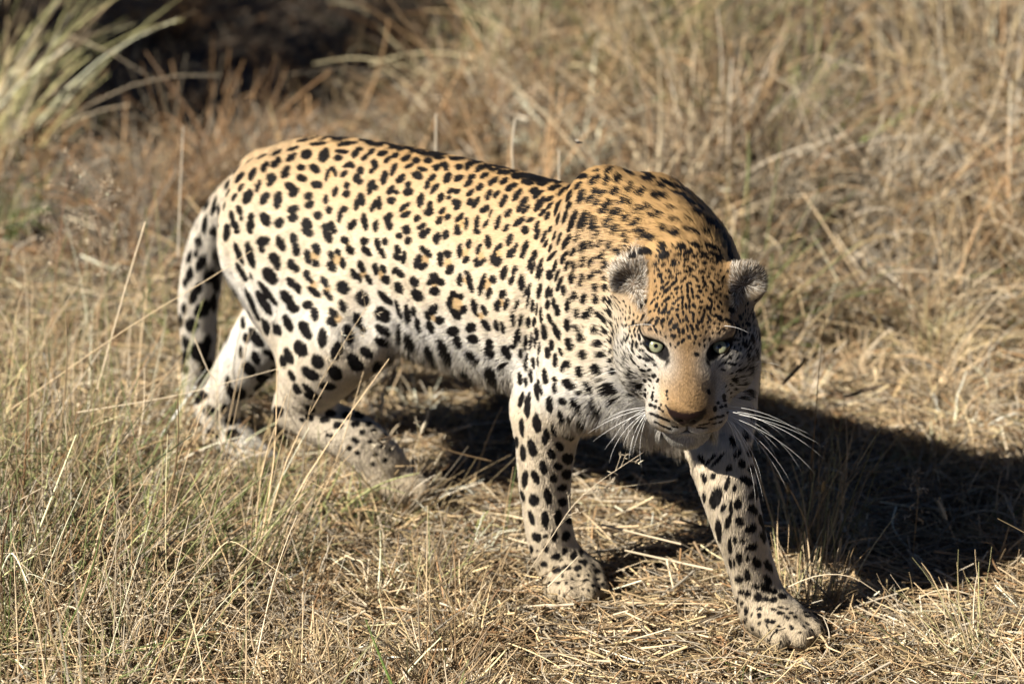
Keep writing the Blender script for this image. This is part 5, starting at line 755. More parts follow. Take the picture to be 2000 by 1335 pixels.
753 -358 977 -47 7 15 11 7 1 1031 -60 1080 -38 25 21 9 7 1 1168 -219 878 2 50 7 10 7 1 1119 -162 1060 -25 37 23 12 7 1 858 -415 888 -42 24 12 14 6 1 804 -368 847 -48 15 2 12 5 1
780 -365 864 -49 8 3 11 6 1 1113 -113 864 -27 39 15 13 7 1 988 -178 1209 -32 30 23 12 5 1 775 -357 1086 -39 18 25 9 6 1 992 -4 997 -34 34 14 14 7 1 1091 -74 963 -39 28 15 11 6 1
1108 -92 1081 -13 35 33 13 6 1 1166 -192 882 -8 48 11 8 7 1 906 -434 875 -48 10 9 14 5 1 1044 -53 867 -33 36 11 11 6 1 932 -291 1199 -30 26 30 11 6 1 953 -445 887 -49 -6 6 10 6 1
962 -275 1197 -30 29 28 11 6 1 892 -397 826 -48 14 1 12 5 1 940 -458 929 -45 10 20 13 7 1 756 -362 915 -49 5 9 14 5 1 1151 -267 820 -34 36 -9 13 6 1
1001 -387 1104 -30 26 31 14 6 1 896 -412 1020 -39 23 21 10 7 1 1059 -52 936 -40 27 15 9 5 1 846 -407 970 -38 28 16 13 7 1 976 -420 793 -29 40 -8 14 5 1
881 -420 864 -46 18 9 15 7 1 756 -354 1085 -42 10 25 14 5 1 1154 -338 1042 -7 28 41 8 6 1 1152 -144 915 -23 42 15 10 7 1 1133 -141 1013 -27 38 18 15 6 1
784 -368 888 -47 15 6 14 7 1 853 -400 856 -44 23 9 14 5 1 1110 -151 1072 -21 38 25 8 7 1 1040 -259 1165 -29 32 26 11 7 1 1125 -191 825 -11 49 0 11 7 1
790 -369 983 -42 20 17 11 6 1 908 -303 1197 -32 25 29 9 5 1 1130 -389 1018 -9 17 46 11 5 1 1134 -178 837 -12 48 5 14 7 1 1144 -198 1031 -19 39 24 13 7 1
1049 -83 1106 -44 9 23 12 6 1 1144 -130 922 -26 40 15 14 7 1 1156 -279 867 -10 48 9 14 7 1 808 -378 881 -43 24 8 10 6 1 795 -370 1092 -28 28 31 11 6 1
1084 -74 990 -40 26 15 13 5 1 797 -376 929 -41 25 12 12 5 1 1016 -34 1031 -37 28 18 10 5 1 938 -412 1047 -32 27 28 9 7 1 1156 -275 834 -30 40 -7 12 7 1
960 -459 964 -43 13 23 11 5 1 1007 -56 1119 -37 26 20 14 5 1 1115 -334 1084 -21 29 35 13 7 1 1107 -137 1076 -8 40 29 10 7 1 1169 -179 915 -16 45 16 10 7 1
1167 -183 895 -12 47 13 9 7 1 1176 -239 895 6 49 10 12 7 1 788 -371 915 -44 21 10 11 6 1 770 -354 1099 -40 17 25 9 6 1 1038 -53 1031 -38 27 19 12 5 1 1176 -306 949 11 38 31 10 5 1
917 -446 965 -41 23 19 11 6 1 1017 -39 1052 -37 27 20 13 7 1 1073 -72 877 -35 32 17 11 6 1 1027 -29 902 -35 34 10 10 6 1 960 -427 863 -50 -6 -3 14 6 1
1028 -36 983 -39 28 14 14 6 1 942 -433 865 -50 -5 -1 13 7 1 1096 -103 854 -29 38 16 13 7 1 1071 -60 963 -41 25 15 13 5 1 1120 -141 1041 -27 37 20 12 7 1
872 -393 829 -47 18 4 9 5 1 895 -440 942 -41 22 17 9 6 1 993 -16 1044 -35 30 18 14 5 1 1166 -219 997 -19 42 20 9 6 1 1134 -175 1041 -23 38 23 11 7 1 1051 -53 991 -42 24 15 12 7 1
1060 -434 1031 -22 1 45 9 5 1 1173 -246 991 -15 42 23 10 7 1 1015 -27 997 -36 31 15 11 5 1 1147 -140 898 -23 42 14 9 5 1 1128 -247 793 -34 36 -5 14 5 1
858 -416 963 -39 27 16 11 6 1 1045 -45 967 -41 25 13 15 6 1 811 -383 902 -41 27 11 9 7 1 1143 -198 841 -5 50 0 11 7 1 1175 -266 987 -9 41 27 12 5 1 1059 -52 920 -39 28 15 11 5 1
811 -373 1058 -41 11 26 13 7 1 1146 -142 977 -26 39 17 12 7 1 1153 -309 1061 -18 37 28 9 5 1 1000 -7 964 -34 35 12 9 7 1 1076 -431 1011 -22 2 45 13 5 1
1102 -84 963 -37 30 16 13 6 1 905 -445 929 -43 18 18 14 6 1 1163 -171 963 -22 42 17 12 7 1 840 -380 836 -45 22 5 14 5 1 726 -358 946 -48 2 13 13 6 1 1018 -66 1116 -38 26 20 10 7 1
838 -394 868 -42 26 11 10 5 1 838 -379 1078 -38 -3 32 10 6 1 1149 -267 847 -21 45 4 11 5 1 1126 -107 949 -31 35 16 12 7 1 1140 -217 1047 -21 36 28 10 5 1
749 -363 888 -50 -1 7 12 6 1 1143 -253 847 -10 49 3 9 7 1 973 -448 895 -49 -10 6 11 6 1 1134 -249 814 -31 39 -3 11 7 1 952 -218 1226 -31 29 27 10 7 1 1113 -93 927 -33 34 16 10 5 1
1105 -88 909 -33 34 16 10 6 1 890 -432 886 -46 16 12 14 7 1 974 -212 1215 -31 30 25 8 7 1 1141 -153 863 -19 45 12 14 6 1 840 -407 943 -38 29 15 13 5 1
1156 -171 875 -15 46 11 12 5 1 1132 -122 888 -26 40 15 10 5 1 1099 -246 1122 -27 32 27 11 6 1 987 -371 1122 -30 28 29 9 6 1 864 -404 1011 -38 26 19 14 5 1
967 -464 936 -45 2 22 10 7 1 1059 -52 954 -41 25 15 9 7 1 878 -391 1053 -37 23 25 14 7 1 990 -453 906 -47 -15 9 9 5 1 906 -421 1010 -39 24 20 14 7 1 900 -441 908 -45 16 15 12 6 1
974 -378 1116 -30 27 29 13 7 1 947 -455 970 -42 18 21 14 7 1 971 -439 1029 -28 19 37 9 5 1 974 -368 1126 -30 28 29 11 5 1 1178 -259 902 12 48 10 13 5 1
743 -357 1024 -46 4 20 13 7 1 1092 -74 943 -37 29 16 10 6 1 1114 -212 809 -16 47 -3 13 5 1 811 -383 1085 -41 8 28 15 6 1 1090 -116 833 -26 41 13 12 5 1
993 -9 1017 -35 32 15 14 6 1 1065 -79 1061 -37 17 29 13 7 1 849 -405 985 -38 28 17 10 7 1 1008 -418 1074 -35 26 26 9 7 1 1087 -78 889 -34 32 17 13 7 1
1096 -88 881 -32 34 17 15 6 1 1035 -171 1179 -26 40 16 9 7 1 939 -410 834 -49 4 -6 8 6 1 1169 -266 890 14 48 4 8 5 1 1166 -323 1040 -5 30 39 14 6 1 1174 -223 892 1 49 11 11 7 1
969 -414 813 -35 35 -5 14 7 1 1154 -154 967 -23 41 17 11 6 1 854 -393 843 -44 22 8 11 7 1 820 -386 882 -41 27 10 9 7 1 982 -428 820 -34 35 -9 10 6 1 1149 -178 855 -12 48 8 11 6 1
1188 -248 954 -8 44 22 13 5 1 1100 -99 1021 -36 30 18 8 6 1 992 -345 1144 -30 29 28 11 6 1 824 -376 1045 -40 15 25 13 7 1 1185 -232 922 -4 46 19 13 5 1
996 -433 868 -47 13 9 13 5 1 926 -280 1209 -30 27 30 9 7 1 1119 -294 1095 -23 32 31 12 7 1 1127 -126 1008 -30 36 17 14 7 1 1062 -280 1146 -29 32 26 9 7 1
1120 -107 892 -29 37 16 9 6 1 1011 -19 970 -36 33 13 9 7 1 1146 -170 1011 -22 40 20 14 5 1 932 -452 964 -41 20 20 9 7 1 996 -33 1093 -37 27 20 12 5 1 876 -425 886 -44 20 12 11 6 1
785 -360 1099 -33 28 26 13 7 1 1068 -205 1148 -27 33 25 10 7 1 1163 -165 922 -19 43 16 8 6 1 797 -374 895 -44 22 9 9 7 1 915 -330 1170 -31 20 34 9 5 1
1154 -223 1020 -21 38 24 11 7 1 981 -463 929 -45 -7 20 8 5 1 927 -433 864 -50 1 3 9 7 1 832 -401 929 -38 29 14 12 7 1 1136 -368 1037 -10 22 44 9 6 1 933 -345 1151 -31 26 29 8 5 1
1079 -298 1130 -27 31 29 11 5 1 1021 -27 963 -38 30 12 12 6 1 1125 -108 909 -30 37 15 13 6 1 1068 -266 1145 -29 32 25 8 5 1 991 -433 843 -40 30 -3 12 7 1
777 -361 1038 -44 9 22 9 5 1 870 -411 859 -45 20 9 13 5 1 1153 -350 1025 3 21 45 13 7 1 987 -212 1206 -31 30 25 12 5 1 1032 -338 1137 -28 30 28 14 6 1
1015 -383 1107 -29 26 32 15 6 1 1115 -98 970 -34 33 16 13 5 1 1102 -266 1118 -26 32 29 9 7 1 1139 -137 991 -27 38 17 9 5 1 1094 -85 997 -38 28 15 11 5 1
1120 -126 857 -24 41 14 10 7 1 1066 -420 1049 -26 15 40 11 7 1 833 -386 856 -43 24 8 12 6 1 1102 -83 922 -35 32 16 8 7 1 777 -362 1011 -44 12 19 14 7 1
882 -433 911 -43 20 14 14 7 1 1129 -157 1038 -25 38 21 15 5 1 1178 -212 963 -18 42 19 13 5 1 1099 -128 831 -23 43 12 12 5 1 743 -363 902 -49 0 8 12 7 1
987 -314 1166 -30 29 28 14 5 1 839 -387 1024 -37 26 20 11 5 1 756 -357 1065 -43 7 24 10 5 1 924 -432 1000 -40 23 19 13 7 1 763 -363 895 -49 5 7 9 6 1
1103 -340 1092 -21 27 36 11 7 1 1106 -93 986 -36 31 16 14 6 1 753 -358 997 -46 6 17 11 5 1 1030 -40 997 -39 27 16 10 7 1 1140 -378 1013 -6 20 46 11 6 1
822 -390 970 -37 29 16 8 6 1 1008 -35 1065 -37 27 20 9 6 1 1151 -293 1066 -22 38 25 14 7 1 756 -364 854 -50 -3 2 9 7 1 1012 -198 1191 -32 32 22 9 6 1
1182 -226 963 -16 43 20 12 6 1 913 -441 889 -48 10 12 15 6 1 913 -406 830 -49 9 -3 10 6 1 1021 -360 1125 -28 28 30 11 5 1 811 -375 1010 -39 24 19 15 7 1
1035 -69 1092 -39 23 21 10 7 1 1187 -266 958 -2 43 25 12 5 1 736 -357 1011 -46 3 18 13 6 1 1112 -128 1045 -25 37 22 14 6 1 1152 -246 861 8 49 -3 14 7 1
958 -250 1212 -30 29 28 8 7 1 772 -358 1071 -42 12 25 13 6 1 1047 -43 943 -40 27 13 8 6 1 1004 -460 938 -40 -14 26 10 5 1 1062 -61 888 -36 31 16 14 7 1
1026 -50 1065 -37 26 20 9 5 1 790 -363 1051 -42 12 24 11 6 1 1043 -40 929 -39 28 13 11 7 1 1062 -61 997 -42 23 15 13 5 1 1137 -123 963 -29 38 16 12 7 1
910 -446 950 -41 22 19 11 6 1 1158 -226 861 7 50 -2 14 7 1 847 -406 882 -41 25 12 9 6 1 1080 -219 1138 -29 32 24 11 5 1 1125 -238 807 -27 42 -3 9 7 1 860 -421 929 -40 26 15 15 7 1
938 -432 1007 -39 23 21 15 7 1 812 -380 990 -38 27 17 9 7 1 1127 -160 837 -16 46 8 11 5 1 1093 -412 1035 -19 13 44 8 5 1 867 -400 843 -46 19 7 10 6 1 1171 -205 888 -5 48 11 8 7 1
1142 -339 1056 -15 31 36 12 7 1 1083 -68 929 -38 28 16 12 5 1 1154 -181 1001 -21 41 19 14 5 1 797 -368 1065 -40 15 26 10 6 1 1125 -136 1025 -29 37 18 13 5 1
927 -386 802 -46 18 -5 8 5 1 1151 -151 888 -21 43 14 10 7 1 1118 -143 839 -20 44 11 14 6 1 1017 -19 895 -33 37 7 9 7 1 1139 -128 901 -26 40 15 9 7 1 743 -360 929 -49 3 11 12 5 1
1018 -52 1089 -38 26 20 12 7 1 785 -366 997 -44 16 18 14 5 1 817 -390 936 -38 29 14 14 5 1 1133 -114 936 -30 37 16 13 5 1 1078 -74 1004 -40 25 15 11 6 1
1185 -266 916 12 46 15 12 7 1 1074 -280 1138 -28 32 27 14 7 1 1073 -86 1096 -27 -2 42 15 5 1 729 -356 970 -48 3 14 15 6 1 1104 -102 868 -29 37 16 11 6 1
1131 -273 1086 -26 34 26 10 7 1 1076 -253 1141 -29 32 25 13 5 1 1031 -32 915 -38 31 11 10 7 1 805 -380 956 -39 27 15 10 7 1 1045 -52 1006 -41 24 16 14 5 1
869 -425 949 -40 25 16 13 7 1 1054 -400 1076 -28 23 35 10 7 1 823 -383 1004 -37 28 18 12 6 1 1109 -294 1105 -23 31 32 14 7 1 865 -382 820 -46 19 2 14 5 1
1159 -191 866 -7 49 8 11 5 1 1165 -191 984 -21 41 18 13 7 1 844 -410 929 -39 28 15 15 6 1 881 -433 935 -41 23 16 13 5 1 1055 -225 1159 -29 32 25 11 5 1
1123 -103 936 -32 35 16 13 7 1 824 -394 915 -39 29 13 13 7 1 757 -359 963 -47 8 14 9 5 1 960 -329 1162 -30 28 28 10 6 1 755 -358 1038 -45 5 21 8 7 1 940 -212 1236 -30 28 29 10 6 1
1013 -23 983 -36 32 14 14 7 1 1007 -447 904 -46 -15 11 9 7 1 945 -232 1226 -30 28 28 13 5 1 1137 -212 834 -3 50 -5 9 6 1 1097 -102 1051 -22 34 29 11 6 1
1120 -311 1089 -22 32 32 12 7 1 991 -18 1061 -36 29 19 13 5 1 1014 -29 1017 -37 29 17 12 7 1 1127 -126 870 -25 41 14 13 6 1 1189 -272 942 6 43 24 10 5 1
763 -361 949 -47 12 13 13 7 1 1205 -1 43 45 -22 -5 15 11 0 524 -212 33 41 -23 17 20 7 0 1185 -49 26 45 -21 4 12 10 0 1271 -148 65 15 11 -47 13 8 0 379 -257 61 32 -13 -36 19 10 0
1157 17 61 36 -17 -30 12 7 0 1137 26 93 29 7 -40 10 12 0 385 -185 41 32 -10 -37 13 7 0 1128 -40 29 45 -18 -13 13 10 0 1318 -17 83 27 -14 -39 11 11 0 1078 -114 86 31 -15 -36 19 9 0
566 -216 28 50 -1 -3 18 10 0 1196 -139 56 45 0 -22 18 10 0 1123 15 70 33 -7 -37 19 12 0 1056 -69 86 17 -15 -44 18 9 0 539 -280 104 42 -16 -21 17 9 0 1280 -98 36 49 3 -7 10 11 0
484 -260 31 49 3 10 15 10 0 1293 10 59 33 -18 -33 17 7 0 1252 39 85 43 -2 -25 13 12 0 410 -164 33 38 -15 -30 19 11 0 1309 -83 36 37 -21 26 11 12 0 1064 -22 93 13 3 -48 12 11 0
532 -184 120 40 -9 -29 14 10 0 373 -282 119 34 -12 -34 13 11 0 1292 -58 34 45 -22 2 20 7 0 1230 -36 41 40 -29 7 10 11 0 528 -324 70 32 -23 -31 15 9 0 1234 -148 41 45 3 -21 17 7 0
1246 -83 43 48 -14 -6 11 11 0 532 -142 65 32 -25 -29 14 10 0 416 -129 73 30 4 -40 12 10 0 1225 41 93 44 7 -22 15 11 0 1082 -97 58 38 -9 -31 11 8 0 474 -317 28 46 -2 -20 19 11 0
1274 -22 33 45 -15 -17 12 12 0 504 -126 92 36 -3 -35 19 9 0 561 -155 59 31 -22 -33 17 10 0 367 -184 72 14 -4 -48 12 8 0 1266 0 100 45 3 -22 14 8 0 1184 13 51 40 -20 -21 11 10 0
410 -286 72 37 -6 -33 14 8 0 1200 -69 29 47 -11 12 14 8 0 1227 19 33 45 -12 -18 16 12 0 592 -225 40 8 -48 -12 11 11 0 1309 -105 50 21 35 -29 12 10 0 1234 -117 34 43 -18 -19 14 7 0
1125 -10 41 39 -19 -25 17 10 0 559 -322 37 35 31 -18 15 9 0 1117 -123 59 43 3 -25 12 8 0 484 -333 59 35 -10 -35 16 7 0 539 -276 28 43 -19 -17 16 12 0 1184 -103 37 49 12 0 10 11 0
488 -147 41 31 -34 -20 11 11 0 561 -232 108 42 -12 -25 13 9 0 1188 43 90 34 7 -36 10 10 0 566 -241 27 44 -20 -14 10 10 0 610 -266 47 -17 1 -47 20 10 0 1203 42 63 32 -5 -38 13 11 0
462 -133 48 34 -24 -28 18 11 0 1310 -4 48 18 -40 -24 11 10 0 386 -212 35 37 -12 -32 15 10 0 1319 -49 65 -3 -16 -47 10 9 0 1226 1 122 44 -1 -24 15 8 0 1269 36 61 16 -28 -38 19 7 0
549 -193 28 44 -13 -20 13 8 0 366 -255 84 28 -16 -39 13 10 0 1157 -96 32 50 4 -2 11 10 0 579 -307 45 -5 26 -42 18 8 0 1131 -141 100 36 -5 -34 15 12 0
451 -154 28 39 -26 -18 12 12 0 1273 -105 101 36 -15 -31 18 12 0 437 -261 30 48 6 -12 12 8 0 1324 -77 76 13 -14 -46 18 8 0 525 -159 46 37 -29 -17 18 10 0
1144 -123 52 45 12 -18 12 9 0 1096 -15 52 35 -12 -34 18 9 0 1263 -51 42 47 -11 -14 15 9 0 1310 -54 89 35 -11 -33 12 9 0 1131 -82 29 49 -5 -8 17 10 0 369 -232 59 26 -14 -41 18 11 0
478 -318 83 36 -28 -21 15 10 0 1107 16 97 29 9 -40 11 9 0 1144 25 120 33 26 -28 20 7 0 1051 -49 113 7 -7 -49 12 11 0 555 -155 88 35 -11 -34 16 7 0 1268 6 43 32 -38 5 16 11 0
1092 -74 41 43 -10 -24 14 7 0 440 -297 55 34 -12 -35 19 11 0 1070 -49 60 30 -11 -39 18 11 0 1239 47 45 35 -17 -31 20 9 0 491 -132 65 33 -23 -30 18 12 0
595 -289 59 15 14 -46 16 12 0 352 -196 111 13 -2 -48 13 9 0 387 -275 78 35 -11 -34 12 11 0 1283 -120 65 16 13 -46 13 7 0 600 -191 52 1 -24 -44 19 10 0 1081 -6 79 24 0 -44 18 9 0
505 -322 38 32 34 -18 17 9 0 475 -284 28 44 -20 -14 18 8 0 1263 -124 35 30 -37 15 10 7 0 586 -170 45 25 -31 -30 19 10 0 570 -291 28 45 0 23 12 12 0 512 -185 30 32 -39 3 18 11 0
412 -133 104 28 23 -34 10 11 0 1287 6 86 42 4 -27 16 10 0 443 -122 93 36 7 -34 12 11 0 1287 -49 102 43 -13 -22 20 12 0 358 -219 81 17 -13 -45 12 7 0 1304 -28 34 35 -28 22 15 11 0
371 -167 113 13 14 -46 15 11 0 381 -156 79 15 7 -47 20 10 0 1151 0 44 38 -23 -23 12 11 0 1162 36 84 32 -3 -38 11 9 0 391 -158 53 28 -6 -41 18 8 0 403 -272 52 41 -3 -28 15 8 0
1209 -100 41 49 0 8 16 10 0 502 -290 28 39 -32 0 18 9 0 525 -307 30 48 -3 -14 14 11 0 455 -316 65 24 -28 -34 15 11 0 1114 16 123 32 17 -34 14 12 0 1198 -28 32 38 -32 -2 15 9 0
538 -304 96 40 -25 -18 16 10 0 353 -254 111 25 -17 -40 20 9 0 1157 -26 29 43 -24 -9 14 9 0 409 -293 106 37 -2 -33 18 11 0 1296 -74 102 45 -10 -20 19 11 0
437 -136 45 36 -17 -31 12 7 0 593 -273 30 40 28 10 13 11 0 491 -171 26 33 -37 -5 11 10 0 532 -253 37 46 -18 -10 10 8 0 1093 -39 42 39 -14 -27 12 11 0
1089 -129 113 33 -14 -35 11 11 0 1110 -96 40 47 -3 -17 16 8 0 505 -288 107 36 -24 -25 16 11 0 1236 17 103 45 -4 -22 12 10 0 398 -244 33 43 -7 -24 18 9 0
1067 -76 64 30 -13 -38 13 8 0 552 -330 67 34 -4 -37 15 8 0 437 -135 122 40 18 -24 18 11 0 1232 -158 65 36 -2 -35 11 11 0 1256 30 35 27 -42 -1 18 9 0 1171 -123 51 47 13 -13 18 11 0
1049 -76 120 15 -17 -44 13 11 0 491 -142 122 46 9 -17 13 10 0 1157 -69 25 49 -10 0 20 11 0 1151 -143 119 34 -18 -32 11 8 0 542 -256 110 40 -16 -26 15 9 0
1165 37 111 36 16 -30 12 8 0 1191 -153 79 38 -1 -33 16 9 0 536 -147 103 37 -10 -33 18 11 0 576 -174 82 38 -9 -32 14 9 0 1246 -10 42 50 -3 -3 14 9 0 548 -212 115 37 -11 -31 11 7 0
1178 -8 38 39 -28 -14 13 8 0 1228 50 70 34 6 -36 19 9 0 471 -124 79 35 -8 -35 11 10 0 585 -192 26 24 -43 8 12 8 0 508 -235 28 46 2 19 18 9 0 1294 -15 101 46 -5 -18 20 10 0
592 -246 27 29 -41 1 12 10 0 1225 -62 36 41 -21 18 16 7 0 566 -266 24 48 -12 -6 18 11 0 552 -169 36 39 -22 -22 18 10 0 1058 -44 81 15 -7 -47 19 9 0 1064 -17 120 11 11 -47 13 9 0
-602 -205 1134 50 0 0 24 24 2 -435 -172 1184 50 0 0 18 18 2 -167 -182 1190 50 0 0 24 24 2 -251 -157 1208 50 0 0 24 24 2 -217 -253 1105 50 0 0 24 24 2 -52 -248 1124 50 0 0 30 30 2
39 -255 1120 50 0 0 30 30 2 -168 -128 1231 50 0 0 18 18 2 -538 -338 910 50 0 0 36 36 2 -459 -311 911 50 0 0 36 36 2 -404 -364 739 50 0 0 24 24 2 -518 -361 821 50 0 0 30 30 2
-467 -350 817 50 0 0 21 21 2 -426 -297 960 50 0 0 24 24 2 -67 -309 993 50 0 0 33 33 2 35 -311 1005 50 0 0 33 33 2 100 -299 1049 50 0 0 30 30 2 167 -299 1053 50 0 0 24 24 2
233 -292 1070 50 0 0 27 27 2 -266 -307 899 50 0 0 27 27 2 125 -321 971 50 0 0 24 24 2 214 -322 979 50 0 0 36 36 2 282 -328 939 50 0 0 24 24 2 -37 -305 813 50 0 0 30 30 2
88 -323 887 50 0 0 57 57 2 -17 -319 922 50 0 0 24 24 2 194 -326 873 50 0 0 24 24 2 -355 -299 883 50 0 0 30 30 2 -60 177 943 50 0 0 45 45 2 -468 134 807 50 0 0 45 45 2
-291 166 909 50 0 0 45 45 2 226 182 983 50 0 0 45 45 2 219 186 865 50 0 0 45 45 2 -39 168 1004 50 0 0 45 45 2 -393 91 1117 50 0 0 45 45 2 -87 163 813 50 0 0 45 45 2
42 172 1000 50 0 0 45 45 2 -141 170 861 50 0 0 45 45 2 54 159 776 50 0 0 45 45 2 -271 109 1105 50 0 0 45 45 2 321 165 1040 50 0 0 45 45 2 -685 149 840 50 0 0 45 45 2
-263 146 786 50 0 0 45 45 2 -590 143 970 50 0 0 45 45 2 -488 152 902 50 0 0 45 45 2 90 160 1044 50 0 0 45 45 2 280 187 949 50 0 0 45 45 2 -250 137 1060 50 0 0 45 45 2
-563 109 1071 50 0 0 45 45 2 -652 119 795 50 0 0 45 45 2 -101 157 1031 50 0 0 45 45 2 -684 151 978 50 0 0 45 45 2 -189 172 922 50 0 0 45 45 2 -257 164 970 50 0 0 45 45 2
137 185 943 50 0 0 45 45 2 -495 119 1063 50 0 0 45 45 2 -420 155 970 50 0 0 45 45 2 205 157 1059 50 0 0 45 45 2 -631 102 1073 50 0 0 45 45 2 38 179 871 50 0 0 45 45 2
226 164 771 50 0 0 45 45 2 -332 119 1084 50 0 0 45 45 2 267 169 1031 50 0 0 45 45 2 -631 146 888 50 0 0 45 45 2 -509 146 983 50 0 0 45 45 2 -87 175 888 50 0 0 45 45 2
-209 140 761 50 0 0 45 45 2 -448 96 1105 50 0 0 45 45 2 144 173 809 50 0 0 45 45 2 -114 130 1087 50 0 0 45 45 2 335 188 881 50 0 0 45 45 2 -325 158 983 50 0 0 45 45 2
-588 125 817 50 0 0 45 45 2 -155 145 1055 50 0 0 45 45 2 369 175 813 50 0 0 45 45 2 -427 141 1024 50 0 0 45 45 2 -26 166 815 50 0 0 45 45 2 144 160 1049 50 0 0 45 45 2
-393 149 827 50 0 0 45 45 2 396 153 1065 50 0 0 45 45 2 -427 155 881 50 0 0 45 45 2 -26 140 1077 50 0 0 45 45 2 369 185 936 50 0 0 45 45 2 287 126 1111 50 0 0 45 45 2
-556 133 1023 50 0 0 45 45 2 -291 159 842 50 0 0 45 45 2 355 135 1099 50 0 0 45 45 2 280 179 819 50 0 0 45 45 2 56 130 1100 50 0 0 45 45 2 97 184 895 50 0 0 45 45 2
-209 164 847 50 0 0 45 45 2 -217 158 1011 50 0 0 45 45 2 -379 133 1051 50 0 0 45 45 2 -556 149 915 50 0 0 45 45 2 -644 131 1019 50 0 0 45 45 2 3 179 941 50 0 0 45 45 2 
""".split()], float).reshape(-1, 9)
# ================================================================== COAT
def sstep(a, b, x): 
    t = np.clip((x - a)/(b - a), 0, 1)
    return t*t*(3 - 2*t)
def mix(a, b, t): return a + (b - a)*t[:, None]

def vertex_normals(V, Q):
    d1 = V[Q[:, 2]] - V[Q[:, 0]]; d2 = V[Q[:, 3]] - V[Q[:, 1]]
    fn = np.cross(d1, d2)
    N = np.zeros_like(V)
    for c in range(4): np.add.at(N, Q[:, c], fn)
    return N/np.maximum(np.linalg.norm(N, axis=1), 1e-12)[:, None]
BN = vertex_normals(BV, BQ)

def wob(P, f, s_):
    """cheap smooth noise in -1..1"""
    return (np.sin(P[:, 0]*f*1.13 + s_) * np.sin(P[:, 1]*f*0.97 + 2.1*s_ + 1.3) + np.sin(P[:, 2]*f*1.21 + 0.7*s_) * np.sin((P[:, 0] + P[:, 1])*f*0.77 + s_*3.3)) * 0.5

GOLD = np.array([0.42, 0.262, 0.115]); TAN = np.array([0.52, 0.375, 0.222])
CREAM = np.array([0.64, 0.535, 0.39]); WHITE = np.array([0.73, 0.69, 0.61])
BUFF = np.array([0.40, 0.325, 0.225]); BLACK = np.array([0.008, 0.007, 0.007])

SP_C = SPOTS[:, :3]/2000.0
SP_T = SPOTS[:, 3:6]/50.0
SP_T /= np.linalg.norm(SP_T, axis=1)[:, None]
SP_K = SPOTS[:, 8].astype(int)
SP_A = SPOTS[:, 6]/5000.0 + np.where(SP_K & 1, 0.0007, 0.0007); SP_B = SPOTS[:, 7]/5000.0 + np.where(SP_K & 1, 0.0007, 0.0007)

